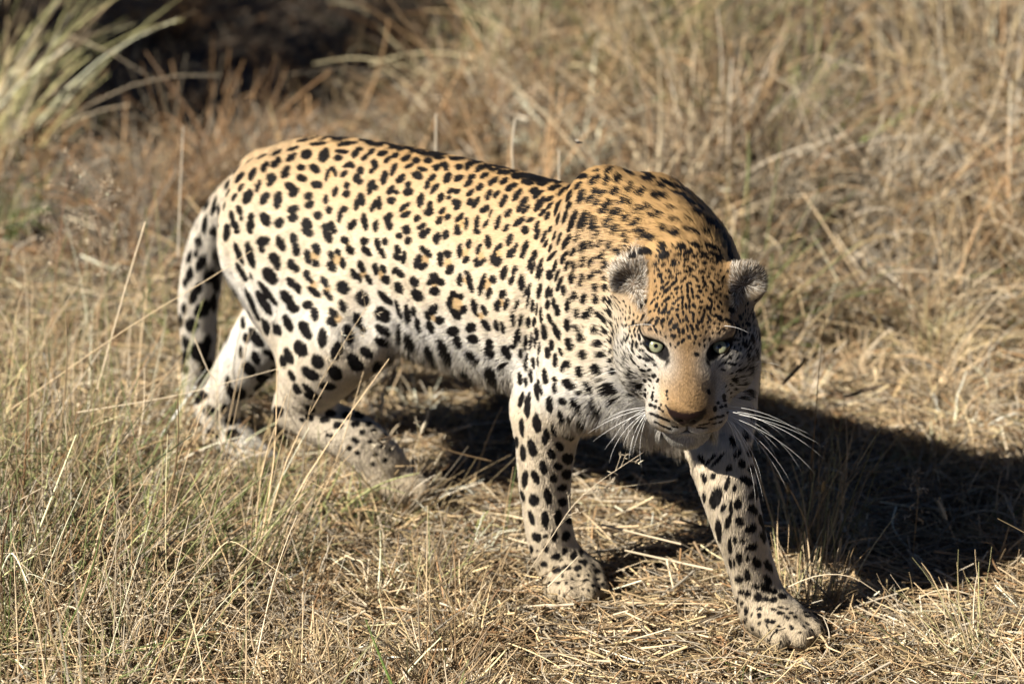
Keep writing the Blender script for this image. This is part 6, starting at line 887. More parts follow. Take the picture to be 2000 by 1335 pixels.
def coat(P, N):
    """fur colour and darkness of the markings at skin points P with normals N (leopard frame)"""
    n = len(P)
    H = (P - HO) @ HM.T
    f, r, u = H[:, 0], H[:, 1], H[:, 2]
    z = P[:, 2]
    # trunk: gold along the back, cream on the flank, white below
    h = (z - 0.31)/0.34 + 0.22*N[:, 2] + 0.05*wob(P, 30, 1.0)
    neck = sstep(0.26, 0.42, P[:, 0])
    h = h + 0.12*neck*sstep(0.42, 0.55, z)
    C = mix(np.tile(WHITE, (n, 1)), CREAM, sstep(0.05, 0.42, h))
    C = mix(C, TAN, sstep(0.50, 0.90, h)); C = mix(C, GOLD, sstep(0.86, 1.20, h))
    # legs
    leg = sstep(0.36, 0.29, z)
    outer = sstep(-0.3, 0.5, -N[:, 1]*0.7 + N[:, 0]*0.6)
    LC = mix(np.tile(WHITE, (n, 1)), CREAM*0.95, outer)
    LC = mix(LC, BUFF*1.05, sstep(0.12, 0.03, z))
    hind = sstep(-0.36, -0.44, P[:, 0])*sstep(0.34, 0.24, z)
    LC = mix(LC, CREAM*0.75 + WHITE*0.25, sstep(-0.20, -0.25, P[:, 0])*sstep(0.0, 0.06, z)*0.8)
    LC = mix(LC, WHITE, hind*0.85)
    C = mix(C, LC, leg)
    C = mix(C, CREAM*0.4 + WHITE*0.6, sstep(-0.575, -0.60, P[:, 0])*sstep(0.5, 0.40, z)*0.9)
    hb = sstep(-0.40, -0.47, P[:, 0])*sstep(0.44, 0.36, z)*sstep(-0.05, -0.45, N[:, 0])*(P[:, 0] > -0.60)
    C = mix(C, WHITE, hb)
    # head
    head = sstep(-0.105, -0.055, f)*sstep(0.17, 0.13, np.linalg.norm(H - np.array([0.04, 0, -0.01]), axis=1))*sstep(-0.16, -0.11, u)
    ar = np.abs(r)
    earz = sstep(0.058, 0.067, ar)*sstep(0.048, 0.060, u)*sstep(-0.075, -0.06, f)*sstep(0.15, 0.12, ar)*sstep(0.15, 0.13, u)
    head = np.maximum(head, earz)
    up = u + 0.30*f
    HC = mix(np.tile(WHITE*0.74, (n, 1)), CREAM*0.88, sstep(-0.09, -0.03, up))
    HC = mix(HC, TAN*0.9, sstep(0.0, 0.05, up)*0.8)
    HC = mix(HC, GOLD*np.array([1.0, 1.0, 1.05]), sstep(0.035, 0.075, up)*sstep(0.115, 0.070, ar))
    bridge = sstep(0.041, 0.028, ar)*sstep(0.045, 0.07, f)*sstep(-0.048, -0.034, u)
    HC = mix(HC, np.array([0.30, 0.187, 0.088]), bridge)
    pad = sstep(0.085, 0.105, f)*sstep(0.02, 0.036, ar)*sstep(-0.075, -0.055, u)
    HC = mix(HC, TAN*0.85, pad*0.8)
    HC = mix(HC, WHITE*0.85, sstep(-0.073, -0.080, u + 0.43*(ar - 0.0))*sstep(0.03, 0.06, f))
    HC = mix(HC, WHITE*1.0, sstep(0.034, 0.022, ar)*sstep(-0.056, -0.062, u)*sstep(0.11, 0.125, f))
    cheek = sstep(0.036, 0.046, ar)*sstep(0.030, 0.012, u)*sstep(-0.085, -0.06, u)*sstep(0.0, 0.03, f)
    HC = mix(HC, WHITE*0.86, cheek*0.75)
    white_eye = np.exp(-(((ar - 0.047)/0.026)**2 + ((u - 0.028)/0.022)**2))*sstep(0.03, 0.06, f)
    HC = mix(HC, WHITE*0.80, np.clip(white_eye*1.2, 0, 0.75))
    HC = HC*(0.86 + 0.07*wob(P, 1400, 2.0)[:, None] + 0.05*wob(P, 2600, 4.0)[:, None])
    HC = HC*(1 - 0.16*bridge*(wob(P, 1900, 6.0) + wob(P, 800, 1.0)))[:, None]
    C = mix(C, HC, head)
    # dark markings
    D = np.zeros(n)
    order = np.argsort(P[:, 0], kind='stable'); xs = P[order, 0]
    tint = np.zeros(n)
    jit = 1.0 + 0.10*wob(P, 330, 0.3) + 0.05*wob(P, 700, 1.7)
    for c, t1, a, b, k in zip(SP_C, SP_T, SP_A, SP_B, SP_K):
        R = max(a, b)*1.35 + 0.002
        i0, i1 = np.searchsorted(xs, (c[0]-R, c[0]+R))
        if i1 <= i0: continue
        ii = order[i0:i1]
        d = P[ii] - c
        m = (np.abs(d[:, 1]) < R) & (np.abs(d[:, 2]) < R)
        ii = ii[m]; d = d[m]
        if len(ii) == 0: continue
        l = d @ t1
        dist2 = (d*d).sum(1)
        w2 = np.maximum(dist2 - l*l, 0)
        e = np.sqrt((l/a)**2 + w2/(b*b))*jit[ii]
        if k & 2: tint[ii] = np.maximum(tint[ii], sstep(1.45, 0.9, e))
        else: D[ii] = np.maximum(D[ii], sstep(1.15, 0.98, e))
    C = mix(C, np.array([0.47, 0.31, 0.145]), tint*0.9)
    # dark line along the spine
    sp = sstep(0.022, 0.010, np.abs(P[:, 1] - TC))*sstep(0.25, 0.20, P[:, 0])*sstep(-0.50, -0.40, P[:, 0])*sstep(0.5, 0.54, z)
    D = np.maximum(D, sp*sstep(-0.15, 0.25, np.sin(P[:, 0]*150 + 4*np.sin(P[:, 0]*31)) + 0.2))
    # face lines
    es = (ar - 0.0460); eu = u - 0.0340 - 0.10*es
    e3 = np.linalg.norm(np.stack([f - 0.090, ar - 0.0463, u - 0.0345], 1), axis=1)
    rim = sstep(0.0285, 0.0235, e3)*sstep(1.42, 1.22, np.sqrt((es/np.where(es < 0, 0.0158, 0.0188))**2 + (eu/np.where(eu > 0, 0.0112, 0.0080))**2))*sstep(0.055, 0.07, f)
    tear = sstep(0.0038, 0.0015, np.abs((ar - 0.030) + 0.25*(u - 0.020)))*sstep(0.008, 0.015, u)*sstep(0.036, 0.026, u)*sstep(0.06, 0.075, f)*sstep(0.034, 0.028, e3)
    mouth = sstep(0.0062, 0.0034, np.abs(u + 0.0860 + 0.43*(ar - 0.024)))*sstep(0.06, 0.09, f)*sstep(0.060, 0.050, ar)
    phil = sstep(0.003, 0.0015, ar)*sstep(0.145, 0.150, f)*sstep(-0.080, -0.076, u)*sstep(-0.045, -0.05, u)
    dash = sstep(0.0042, 0.0022, np.abs(u - 0.039 - 0.10*(ar - 0.06)))*sstep(0.052, 0.058, ar)*sstep(0.080, 0.072, ar)*sstep(0.03, 0.05, f)
    under_eye = sstep(0.0026, 0.0012, np.abs((u - 0.020) + 0.35*(0.066 - ar)))*sstep(0.040, 0.046, ar)*sstep(0.068, 0.062, ar)*sstep(0.05, 0.065, f)
    Dh = np.maximum.reduce([rim, tear, mouth, phil*0.8, dash, under_eye*0.8])
    # ears: grey, dark and white hairs
    ear = earz*sstep(-0.50, -0.15, N @ HF)
    nose = sstep(0.145, 0.151, f)*sstep(0.030 , 0.026, ar + np.maximum(-0.030 - u, 0)*0.9)*sstep(-0.019, -0.024, u)*sstep(-0.060, -0.054, u)
    return C, D, Dh, ear, nose, H, head

# ---- skin (the continuous body)
def attr_node(nt, name):
    a = nt.nodes.new('ShaderNodeAttribute'); a.attribute_name = name
    return a
def new_mat(name):
    m = bpy.data.materials.new(name); m.use_nodes = True
    b = m.node_tree.nodes['Principled BSDF']
    return m, m.node_tree, b
skin, nt, pb = new_mat('coat_skin')
a = attr_node(nt, 'coat')
nt.links.new(a.outputs['Color'], pb.inputs['Base Color'])
g = attr_node(nt, 'gloss')
mr = nt.nodes.new('ShaderNodeMapRange')
mr.inputs['To Min'].default_value = 0.9; mr.inputs['To Max'].default_value = 0.42
nt.links.new(g.outputs['Fac'], mr.inputs['Value']); nt.links.new(mr.outputs[0], pb.inputs['Roughness'])
pb.inputs['Specular IOR Level'].default_value = 0.12
nz = nt.nodes.new('ShaderNodeTexNoise'); nz.inputs['Scale'].default_value = 900
bp = nt.nodes.new('ShaderNodeBump'); bp.inputs['Strength'].default_value = 0.25; bp.inputs['Distance'].default_value = 0.002
nt.links.new(nz.outputs['Fac'], bp.inputs['Height']); nt.links.new(bp.outputs[0], pb.inputs['Normal'])

Cb, Db, Dhb, earb, noseb, Hb, headb = coat(BV, BN)
Dall = np.maximum(Db, Dhb)
Cs = Cb*0.8
Cs = mix(Cs, np.array([0.10, 0.085, 0.075]), earb*0.8)
Cs = mix(Cs, BLACK, Dall)
Cs = mix(Cs, np.array([0.012, 0.0065, 0.0060]), noseb*(1 - 0.9*Dhb))
nostril = np.exp(-(((np.abs(Hb[:, 1]) - 0.0165)/0.0065)**2 + ((Hb[:, 2] + 0.038 - 0.3*(np.abs(Hb[:, 1]) - 0.0165))/0.0050)**2))*noseb
Cs = mix(Cs, BLACK, np.clip(nostril*1.4, 0, 1))
body = link_mesh('body', BV, BQ, skin, leopard)
ca = body.data.attributes.new('coat', 'FLOAT_COLOR', 'POINT')
ca.data.foreach_set('color', np.c_[Cs, np.ones(len(Cs))].astype(np.float32).ravel())
ga = body.data.attributes.new('gloss', 'FLOAT', 'POINT')
ga.data.foreach_set('value', noseb.astype(np.float32))

# ---- fur
def unit(v): return v/np.maximum(np.linalg.norm(v, axis=1), 1e-9)[:, None]
A0, A1, A2, A3 = (BV[BQ[:, k]] for k in range(4))
qc = (A0 + A1 + A2 + A3)/4
qarea = 0.5*np.linalg.norm(np.cross(A2 - A0, A3 - A1), axis=1)
qh = (qc - HO) @ HM.T
qhead = sstep(0.19, 0.15, np.linalg.norm(qh - np.array([0.04, 0, -0.01]), axis=1))*sstep(-0.10, -0.06, qh[:, 0])
NFUR = 560000
wq = qarea*(1.0 + 2.6*qhead)
wq *= np.where(qc[:, 2] < 0.02, 0.3, 1.0)
qi = rng.choice(len(BQ), NFUR, p=wq/wq.sum())
uu, vv = rng.random(NFUR), rng.random(NFUR)
w4 = np.stack([(1-uu)*(1-vv), uu*(1-vv), uu*vv, (1-uu)*vv], 1)
P = sum(BV[BQ[qi, k]]*w4[:, k:k+1] for k in range(4))
N = unit(sum(BN[BQ[qi, k]]*w4[:, k:k+1] for k in range(4)))
C, D, Dh, ear, nose, H, head = coat(P, N)
f, r, u = H[:, 0], H[:, 1], H[:, 2]
ar = np.abs(r)
keep = (nose < 0.3)
ed = np.sqrt(((ar - 0.0460)/0.0185)**2 + ((u - 0.0340 - 0.10*(ar - 0.0460))/np.where(u > 0.035, 0.0105, 0.0088))**2)
ed3 = np.linalg.norm(np.stack([f - 0.090, ar - 0.0463, u - 0.0345], 1), axis=1)
keep &= ~((ed < 0.85) & (f > 0.05) & (ed3 < 0.021))
mouthgap = (np.abs(u + 0.0860 + 0.43*(ar - 0.024)) < 0.0028) & (f > 0.09) & (ar < 0.055)
keep &= ~mouthgap
P, N, C, D, Dh, ear, nose, H, head = (q[keep] for q in (P, N, C, D, Dh, ear, nose, H, head))
f, r, u = H[:, 0], H[:, 1], H[:, 2]; ar = np.abs(r); z = P[:, 2]
n = len(P)
# lie of the hair
fl = np.tile(np.array([-1.0, 0.0, -0.30]), (n, 1))
legw = sstep(0.40, 0.28, z)
fl = mix(fl, np.array([-0.25, 0.0, -1.0]), legw)
tailw = sstep(-0.56, -0.62, P[:, 0])*sstep(0.14, 0.2, z + (P[:, 0] < -0.67)*1.0)
fl = mix(fl, np.array([-0.15, 0.0, -1.0]), tailw)
pawm = sstep(0.06, 0.03, z)*sstep(0.10, 0.2, P[:, 0])
fl = mix(fl, np.array([0.6, -0.2, -0.6]), pawm)
chest = sstep(0.34, 0.42, P[:, 0])*sstep(0.50, 0.42, z)*(1 - head)
fl = mix(fl, np.array([-0.10, -0.25, -1.0]), chest)
tip = np.array([0.165, 0.0, -0.02])
hd = (H - tip)*np.array([1.0, 1.15, 1.0])
hd[:, 2] += 0.03
hd = hd - np.stack([np.zeros(n), np.zeros(n), 0.25*sstep(0.02, -0.06, u)*np.ones(n)*0.3], 1)
fl = mix(fl, np.zeros(3), head) + head[:, None]*(unit(hd) @ HM)
ec = np.stack([np.full(n, -0.01), np.sign(r)*0.080, np.full(n, 0.068)], 1)
fl = mix(fl, np.zeros(3), ear*0.8) + (ear*0.8)[:, None]*(unit((H - ec)*np.array([1.2, 1.0, 1.0]) + np.array([0.012, 0, 0.0])) @ HM)
fl += rng.normal(0, 0.10, (n, 3))
cl = np.stack([wob(P, 160, 3.0), wob(P, 160, 5.0), wob(P, 160, 7.0)], 1)
fl += 0.16*cl
T = unit(fl - N*(fl*N).sum(1)[:, None])
# lengths
L = np.full(n, 0.0085)
under = sstep(-0.25, -0.7, N[:, 2])*sstep(0.27, 0.31, z)*(1 - head)
L += 0.013*under
L += 0.010*sstep(0.24, 0.38, P[:, 0])*(1 - head)*sstep(0.30, 0.36, z)
L += 0.020*chest*sstep(0.36, 0.42, z + 0.0)*sstep(0.2, -0.3, N[:, 2])
L += 0.006*tailw
L = L*(1 - 0.25*legw) 
L = np.where((z < 0.055) & (P[:, 0] > 0.1), 0.0045, L)
Lh = 0.0055 + 0.009*sstep(0.055, 0.08, ar)*sstep(0.03, -0.02, u) + 0.014*sstep(-0.082, -0.100, u) + 0.004*sstep(0.05, -0.03, f)
Lh = np.where((ar < 0.035) & (f > 0.055) & (u < 0.04), 0.0036, Lh)
Lh = np.where((f > 0.09) & (u > -0.08), np.minimum(Lh, 0.0042), Lh)
L = L*(1 - head) + Lh*head
L = L*(1 - ear) + 0.0095*ear
L = L*rng.uniform(0.65, 1.35, n)*(1 + 0.25*np.abs(wob(P, 240, 9.0)))
lift = 0.22 + 0.28*under + 0.12*chest + 0.25*ear + rng.normal(0, 0.07, n)
chin = head*sstep(-0.088, -0.100, u)*sstep(0.03, 0.07, f)
lift = lift + 0.35*chin
lift = np.clip(lift, 0.10, 0.85)
droop = np.array([0, 0, -1.0])
g_amt = (0.55*under + 0.35*chest + 0.5*chin)
pts = np.zeros((n, 4, 3), np.float32)
for k, t in enumerate((0.0, 0.33, 0.68, 1.0)):
    lf = lift*(1 - 0.55*t)
    off = T*np.sqrt(1 - lf**2)[:, None] + N*lf[:, None]
    pts[:, k] = P + (L*t)[:, None]*off + (L*t*t*g_amt)[:, None]*droop
pts[:, 0] -= (0.0015*N).astype(np.float32)
# colour per hair: the marking it ends in, half way along
Pm = P + T*(L*0.55)[:, None]
C, D, Dh, ear2, nose2, H2, head2 = coat(Pm, N)
var = rng.normal(1.0, 0.09, n)*(1 + 0.10*cl[:, 0] + 0.06*wob(P, 900, 8.0))
col = C*np.clip(var, 0.6, 1.25)[:, None]
col = mix(col, WHITE*rng.uniform(0.35, 1.0, (n, 1)), chin*(rng.random(n) < 0.85))
col[:, 2] *= rng.normal(1.0, 0.05, n)
dk = np.maximum(D, Dh)
dk = np.clip(dk + rng.normal(0, 0.10, n)*((dk > 0.02) & (dk < 0.98)), 0, 1)
eg = rng.random(n)
edist = np.linalg.norm(H - np.stack([np.full(n, -0.012), np.sign(r)*0.088, np.full(n, 0.076)], 1), axis=1)
edk = 0.52 - 0.10*sstep(0.016, 0.034, edist)
ecol = np.where((eg < edk)[:, None], np.array([0.035, 0.03, 0.028]), np.where((eg < edk + 0.28)[:, None], np.array([0.33, 0.27, 0.20]), np.array([0.70, 0.66, 0.58])))
col = mix(col, np.zeros(3), ear*0.9) + (ear*0.9)[:, None]*ecol
col = mix(col, BLACK*rng.uniform(0.5, 1.4, (n, 1)), dk)
mz = head*sstep(0.05, 0.07, f)
col *= (1 + mz*np.where(rng.random(n) < 0.18, -0.45, rng.normal(0.04, 0.16, n)))[:, None]
fold = np.exp(-((P[:, 0] - 0.195)/0.045)**2)*sstep(0.32, 0.38, z)*sstep(0.62, 0.55, z)*(P[:, 1] < -0.08)
rib = sstep(-0.20, -0.10, P[:, 0])*sstep(0.17, 0.08, P[:, 0])*sstep(0.33, 0.38, z)*sstep(0.54, 0.48, z)
ph = P[:, 0] - 0.22*(z - 0.45) + 0.006*np.sin(z*60)
bumpn = 0.34*fold*np.cos(ph*230) + 0.10*rib*np.cos(ph*95)
rad = np.full(n, 0.00030) - 0.00010*head
sn = unit(N + rng.normal(0, 0.06, (n, 3)) + 0.26*cl + bumpn[:, None]*np.array([1.0, 0, 0]))

def hair_object(name, pts, rad, mat, parent, color=None, nrm=None, taper=(1.0, 0.9, 0.65, 0.2)):
    hc = bpy.data.hair_curves.new(name)
    n, k, _ = pts.shape
    hc.add_curves([k]*n)
    hc.attributes['position'].data.foreach_set('vector', pts.astype(np.float32).ravel())
    ra = hc.attributes.get('radius') or hc.attributes.new('radius', 'FLOAT', 'POINT')
    ra.data.foreach_set('value', (rad[:, None]*np.asarray(taper)[None, :]).astype(np.float32).ravel())
    if color is not None:
        q = hc.attributes.new('coat', 'FLOAT_COLOR', 'CURVE')
        q.data.foreach_set('color', np.c_[color, np.ones(n)].astype(np.float32).ravel())
    if nrm is not None:
        q = hc.attributes.new('lie', 'FLOAT_VECTOR', 'CURVE')
        q.data.foreach_set('vector', nrm.astype(np.float32).ravel())
    hc.materials.append(mat)
    o = bpy.data.objects.new(name, hc); COL.objects.link(o)
    if parent: o.parent = parent
    return o
fur_mat, nt, pb = new_mat('fur')
a = attr_node(nt, 'coat'); b = attr_node(nt, 'lie')
vt = nt.nodes.new('ShaderNodeVectorTransform'); vt.vector_type = 'NORMAL'; vt.convert_from = 'OBJECT'; vt.convert_to = 'WORLD'
nt.links.new(b.outputs['Vector'], vt.inputs[0]); nt.links.new(vt.outputs[0], pb.inputs['Normal'])
nt.links.new(a.outputs['Color'], pb.inputs['Base Color'])
pb.inputs['Roughness'].default_value = 0.62
pb.inputs['Specular IOR Level'].default_value = 0.10
fur = hair_object('fur', pts, rad, fur_mat, leopard, col, sn)
fur['kind'] = 'stuff'

# ---- eyes
def cap(center, axis, R, half, mat, name, parent, rings=8, seg=28):
    """spherical cap of radius R round center, opening half radians about axis"""
    ax = Vector(axis).normalized(); s1 = ax.orthogonal().normalized(); s2 = ax.cross(s1)
    V = [tuple(Vector(center) + ax*R)]; F = []
    for i in range(1, rings+1):
        t = half*i/rings
        for j in range(seg):
            q = 2*math.pi*j/seg
            V.append(tuple(Vector(center) + R*(ax*math.cos(t) + (s1*math.cos(q) + s2*math.sin(q))*math.sin(t))))
    for j in range(seg): F.append((0, 1+j, 1+(j+1) % seg))
    for i in range(rings-1):
        for j in range(seg):
            a_, b_ = 1+i*seg+j, 1+i*seg+(j+1) % seg
            F.append((a_, a_+seg, b_+seg, b_))
    me = bpy.data.meshes.new(name); me.from_pydata(V, [], F); me.update()
    me.polygons.foreach_set('use_smooth', np.ones(len(F), bool))
    me.materials.append(mat)
    o = bpy.data.objects.new(name, me); COL.objects.link(o); o.parent = parent
    return o
ball_mat, nt, pb = new_mat('eye_dark')
pb.inputs['Base Color'].default_value = (0.003, 0.0028, 0.0026, 1); pb.inputs['Roughness'].default_value = 0.08
iris_mat, nt, pb = new_mat('iris')
tc = nt.nodes.new('ShaderNodeTexCoord'); no = nt.nodes.new('ShaderNodeTexNoise'); no.inputs['Scale'].default_value = 420
cr = nt.nodes.new('ShaderNodeValToRGB')
cr.color_ramp.elements[0].color = (0.70, 0.70, 0.70, 1); cr.color_ramp.elements[1].color = (1.0, 1.0, 1.0, 1)
cr.color_ramp.elements[0].position = 0.3; cr.color_ramp.elements[1].position = 0.65
nt.links.new(tc.outputs['Object'], no.inputs['Vector']); at_ = attr_node(nt, 'coat'); ml = nt.nodes.new('ShaderNodeMix'); ml.data_type = 'RGBA'; ml.blend_type = 'MULTIPLY'; ml.inputs[0].default_value = 1.0
nt.links.new(no.outputs['Fac'], cr.inputs[0]); nt.links.new(cr.outputs[0], ml.inputs[6]); nt.links.new(at_.outputs['Color'], ml.inputs[7]); nt.links.new(ml.outputs[2], pb.inputs['Base Color'])
pb.inputs['Roughness'].default_value = 0.12; pb.inputs['Coat Weight'].default_value = 1.0; pb.inputs['Coat Roughness'].default_value = 0.08
pup_mat, nt, pb = new_mat('pupil')
pb.inputs['Base Color'].default_value = (0.002, 0.002, 0.002, 1); pb.inputs['Roughness'].default_value = 0.1
CAM_L = np.array(Matrix.Rotation(-LEO_YAW, 3, 'Z') @ CAM_POS)
for s_ in (-1, 1):
    ce = hp(0.0722, s_*0.0460, 0.0250)
    look = CAM_L - ce
    look = look/np.linalg.norm(look)
    e = cap(ce, look, 0.0170, math.pi*0.98, ball_mat, 'eye', leopard, rings=20)
    e.name = 'eye'
    ir = cap(ce, look, 0.01715, 0.62, iris_mat, 'iris', e)
    iv = np.array([v.co[:] for v in ir.data.vertices])
    ang = np.arccos(np.clip(unit(iv - ce) @ look, -1, 1))/0.62
    ic = mix(np.tile([0.17, 0.15, 0.07], (len(iv), 1)), np.array([0.25, 0.26, 0.165]), sstep(0.25, 0.55, ang))
    ic = mix(ic, np.array([0.06, 0.06, 0.035]), sstep(0.78, 0.98, ang))
    ia = ir.data.attributes.new('coat', 'FLOAT_COLOR', 'POINT'); ia.data.foreach_set('color', np.c_[ic, np.ones(len(ic))].astype(np.float32).ravel())
    cap(ce, look, 0.01728, 0.17, pup_mat, 'pupil', e, rings=3)

# ---- whiskers
wh_mat, nt, pb = new_mat('whisker')
pb.inputs['Base Color'].default_value = (0.85, 0.84, 0.80, 1); pb.inputs['Roughness'].default_value = 0.4
bvh = BVHTree.FromPolygons([Vector(v) for v in BV], [tuple(int(i) for i in q) for q in BQ])
def tube(path, rads, name, mat, parent=None, sides=5):
    path = [Vector(p) for p in path]; V = []; F = []
    for i, p in enumerate(path):
        d = (path[min(i+1, len(path)-1)] - path[max(i-1, 0)]).normalized()
        s1 = d.orthogonal().normalized(); s2 = d.cross(s1)
        for j in range(sides):
            q = 2*math.pi*j/sides
            V.append(tuple(p + rads[i]*(s1*math.cos(q) + s2*math.sin(q))))
    for i in range(len(path)-1):
        for j in range(sides):
            a_ = i*sides+j; b_ = i*sides+(j+1) % sides
            F.append((a_, b_, b_+sides, a_+sides))
    F.append(tuple(range(sides))[::-1]); F.append(tuple(len(V)-sides+j for j in range(sides)))
    me = bpy.data.meshes.new(name); me.from_pydata(V, [], F); me.update()
    me.polygons.foreach_set('use_smooth', np.ones(len(F), bool))
    if mat: me.materials.append(mat)
    o = bpy.data.objects.new(name, me); COL.objects.link(o)
    if parent: o.parent = parent
    return o
def whisker(f0, r0, u0, ang, length, curl, fwd):
    """root on the whisker pad; ang below the horizontal; curl bends the tip down"""
    s_ = 1 if r0 > 0 else -1
    p = Vector(hp(f0, r0, u0))
    near = bvh.find_nearest(p)
    p = Vector(near[0])
    path = [p]; a_ = ang; N_ = 9
    for i in range(N_):
        d = HF*fwd + HR*s_*math.cos(a_) - HU*math.sin(a_)
        p = p + Vector(d/np.linalg.norm(d))*(length/N_)
        path.append(p.copy()); a_ += curl/N_
    rads = [0.00033*(1 - 0.75*i/N_) for i in range(N_+1)]
    return tube(path, rads, 'whisker', wh_mat, leopard)
wr = random.Random(5)
for k in range(17):                                 # the animal's left side
    t = k/16
    whisker(0.122 - 0.018*t + wr.uniform(-.008, .008), 0.046 + 0.01*wr.random(), -0.052 - 0.026*t, 0.02 + 1.10*t + wr.uniform(-.1, .1),
            wr.uniform(0.095, 0.165), wr.uniform(0.45, 0.8), wr.uniform(-0.1, 0.25))
for k in range(11):                                 # right side, swept down more
    t = k/10
    whisker(0.120 - 0.02*t + wr.uniform(-.006, .006), -0.050 - 0.008*wr.random(), -0.054 - 0.024*t, 0.20 + 1.0*t + wr.uniform(-.15, .15),
            wr.uniform(0.05, 0.105), wr.uniform(0.3, 0.8), wr.uniform(-0.1, 0.3))
for k in range(5):                                  # long hairs of the brow and cheek
    s_ = (-1, 1, -1, 1, 1)[k]
    whisker((0.07, 0.07, 0.03, 0.03, 0.05)[k], s_*(0.05, 0.05, 0.09, 0.09, 0.09)[k], (0.06, 0.06, -0.05, -0.045, -0.02)[k], wr.uniform(-0.5, 0.2), 0.040, 0.7, 0.1)
# ================================================================== GROUND AND GRASS
def smooth01(a, b, x):
    t = np.clip((x - a)/(b - a), 0, 1); return t*t*(3 - 2*t)
def ground_h(x, y):
    """height of the ground: flat where the animal walks, a low bank rising behind it to the right"""
    x = np.asarray(x, float); y = np.asarray(y, float)
    away = smooth01(0.5, 1.6, np.hypot(x*0.8, y + 0.1))
    h = 0.018*np.sin(x*3.1 + 0.4)*np.sin(y*2.7 + 1.0)*away + 0.05*np.sin(x*0.9 + 1.0)*np.sin(y*0.8)*away
    h = h + 0.30*smooth01(0.9, 3.4, y)*smooth01(-0.6, 1.4, x)
    h = h - 0.10*smooth01(1.6, 3.0, y)*smooth01(0.1, -0.8, x)
    return h
gx = np.unique(np.concatenate([np.linspace(-3, 3, 150), np.linspace(-120, -3, 24), np.linspace(3, 120, 24)]))
gy = np.unique(np.concatenate([np.linspace(-3, 6, 220), np.linspace(-60, -3, 14), np.linspace(6, 180, 30)]))
GX, GY = np.meshgrid(gx, gy, indexing='ij')
GZ = ground_h(GX, GY) + np.where((np.abs(GX) < 3) & (GY > -3) & (GY < 6), rng.normal(0, 0.0035, GX.shape), 0)
nxg, nyg = GX.shape
ids = np.arange(nxg*nyg).reshape(nxg, nyg)
GQ = np.stack([ids[:-1, :-1], ids[1:, :-1], ids[1:, 1:], ids[:-1, 1:]], -1).reshape(-1, 4)
soil, nt, pb = new_mat('dry_soil')
tc = nt.nodes.new('ShaderNodeTexCoord')
n1 = nt.nodes.new('ShaderNodeTexNoise'); n1.inputs['Scale'].default_value = 14; n1.inputs['Detail'].default_value = 9; n1.inputs['Roughness'].default_value = 0.7
n2 = nt.nodes.new('ShaderNodeTexNoise'); n2.inputs['Scale'].default_value = 260; n2.inputs['Detail'].default_value = 4
r1 = nt.nodes.new('ShaderNodeValToRGB')
r1.color_ramp.elements[0].color = (0.022, 0.014, 0.008, 1); r1.color_ramp.elements[0].position = 0.35
r1.color_ramp.elements[1].color = (0.080, 0.052, 0.027, 1); r1.color_ramp.elements[1].position = 0.68
bmp = nt.nodes.new('ShaderNodeBump'); bmp.inputs['Strength'].default_value = 0.7; bmp.inputs['Distance'].default_value = 0.01
nt.links.new(tc.outputs['Object'], n1.inputs['Vector']); nt.links.new(tc.outputs['Object'], n2.inputs['Vector'])
nt.links.new(n1.outputs['Fac'], r1.inputs[0]); nt.links.new(r1.outputs[0], pb.inputs['Base Color'])
nt.links.new(n2.outputs['Fac'], bmp.inputs['Height']); nt.links.new(bmp.outputs[0], pb.inputs['Normal'])
pb.inputs['Roughness'].default_value = 0.95
ground = link_mesh('ground', np.stack([GX, GY, GZ], -1).reshape(-1, 3), GQ, soil)
ground['kind'] = 'structure'

grass_mat, nt, pb = new_mat('grass_blades')
a = attr_node(nt, 'coat')
nt.links.new(a.outputs['Color'], pb.inputs['Base Color'])
pb.inputs['Roughness'].default_value = 0.5; pb.inputs['Specular IOR Level'].default_value = 0.35
tr = nt.nodes.new('ShaderNodeBsdfTranslucent'); mx = nt.nodes.new('ShaderNodeMixShader'); mx.inputs[0].default_value = 0.12
nt.links.new(a.outputs['Color'], tr.inputs['Color'])
nt.links.new(pb.outputs[0], mx.inputs[1]); nt.links.new(tr.outputs[0], mx.inputs[2])
nt.links.new(mx.outputs[0], nt.nodes['Material Output'].inputs['Surface'])

STRAW = np.array([[0.63, 0.48, 0.295], [0.54, 0.40, 0.24], [0.70, 0.58, 0.41], [0.43, 0.31, 0.17], [0.52, 0.43, 0.29], [0.26, 0.175, 0.095], [0.57, 0.43, 0.235], [0.19, 0.13, 0.07], [0.36, 0.28, 0.15]])
GREEN = np.array([[0.19, 0.22, 0.075], [0.28, 0.29, 0.12], [0.12, 0.16, 0.05], [0.38, 0.36, 0.17]])
RUST = np.array([[0.34, 0.20, 0.095], [0.24, 0.14, 0.07], [0.42, 0.27, 0.14]])
GREY = np.array([[0.40, 0.345, 0.265], [0.28, 0.235, 0.175], [0.52, 0.46, 0.36]])

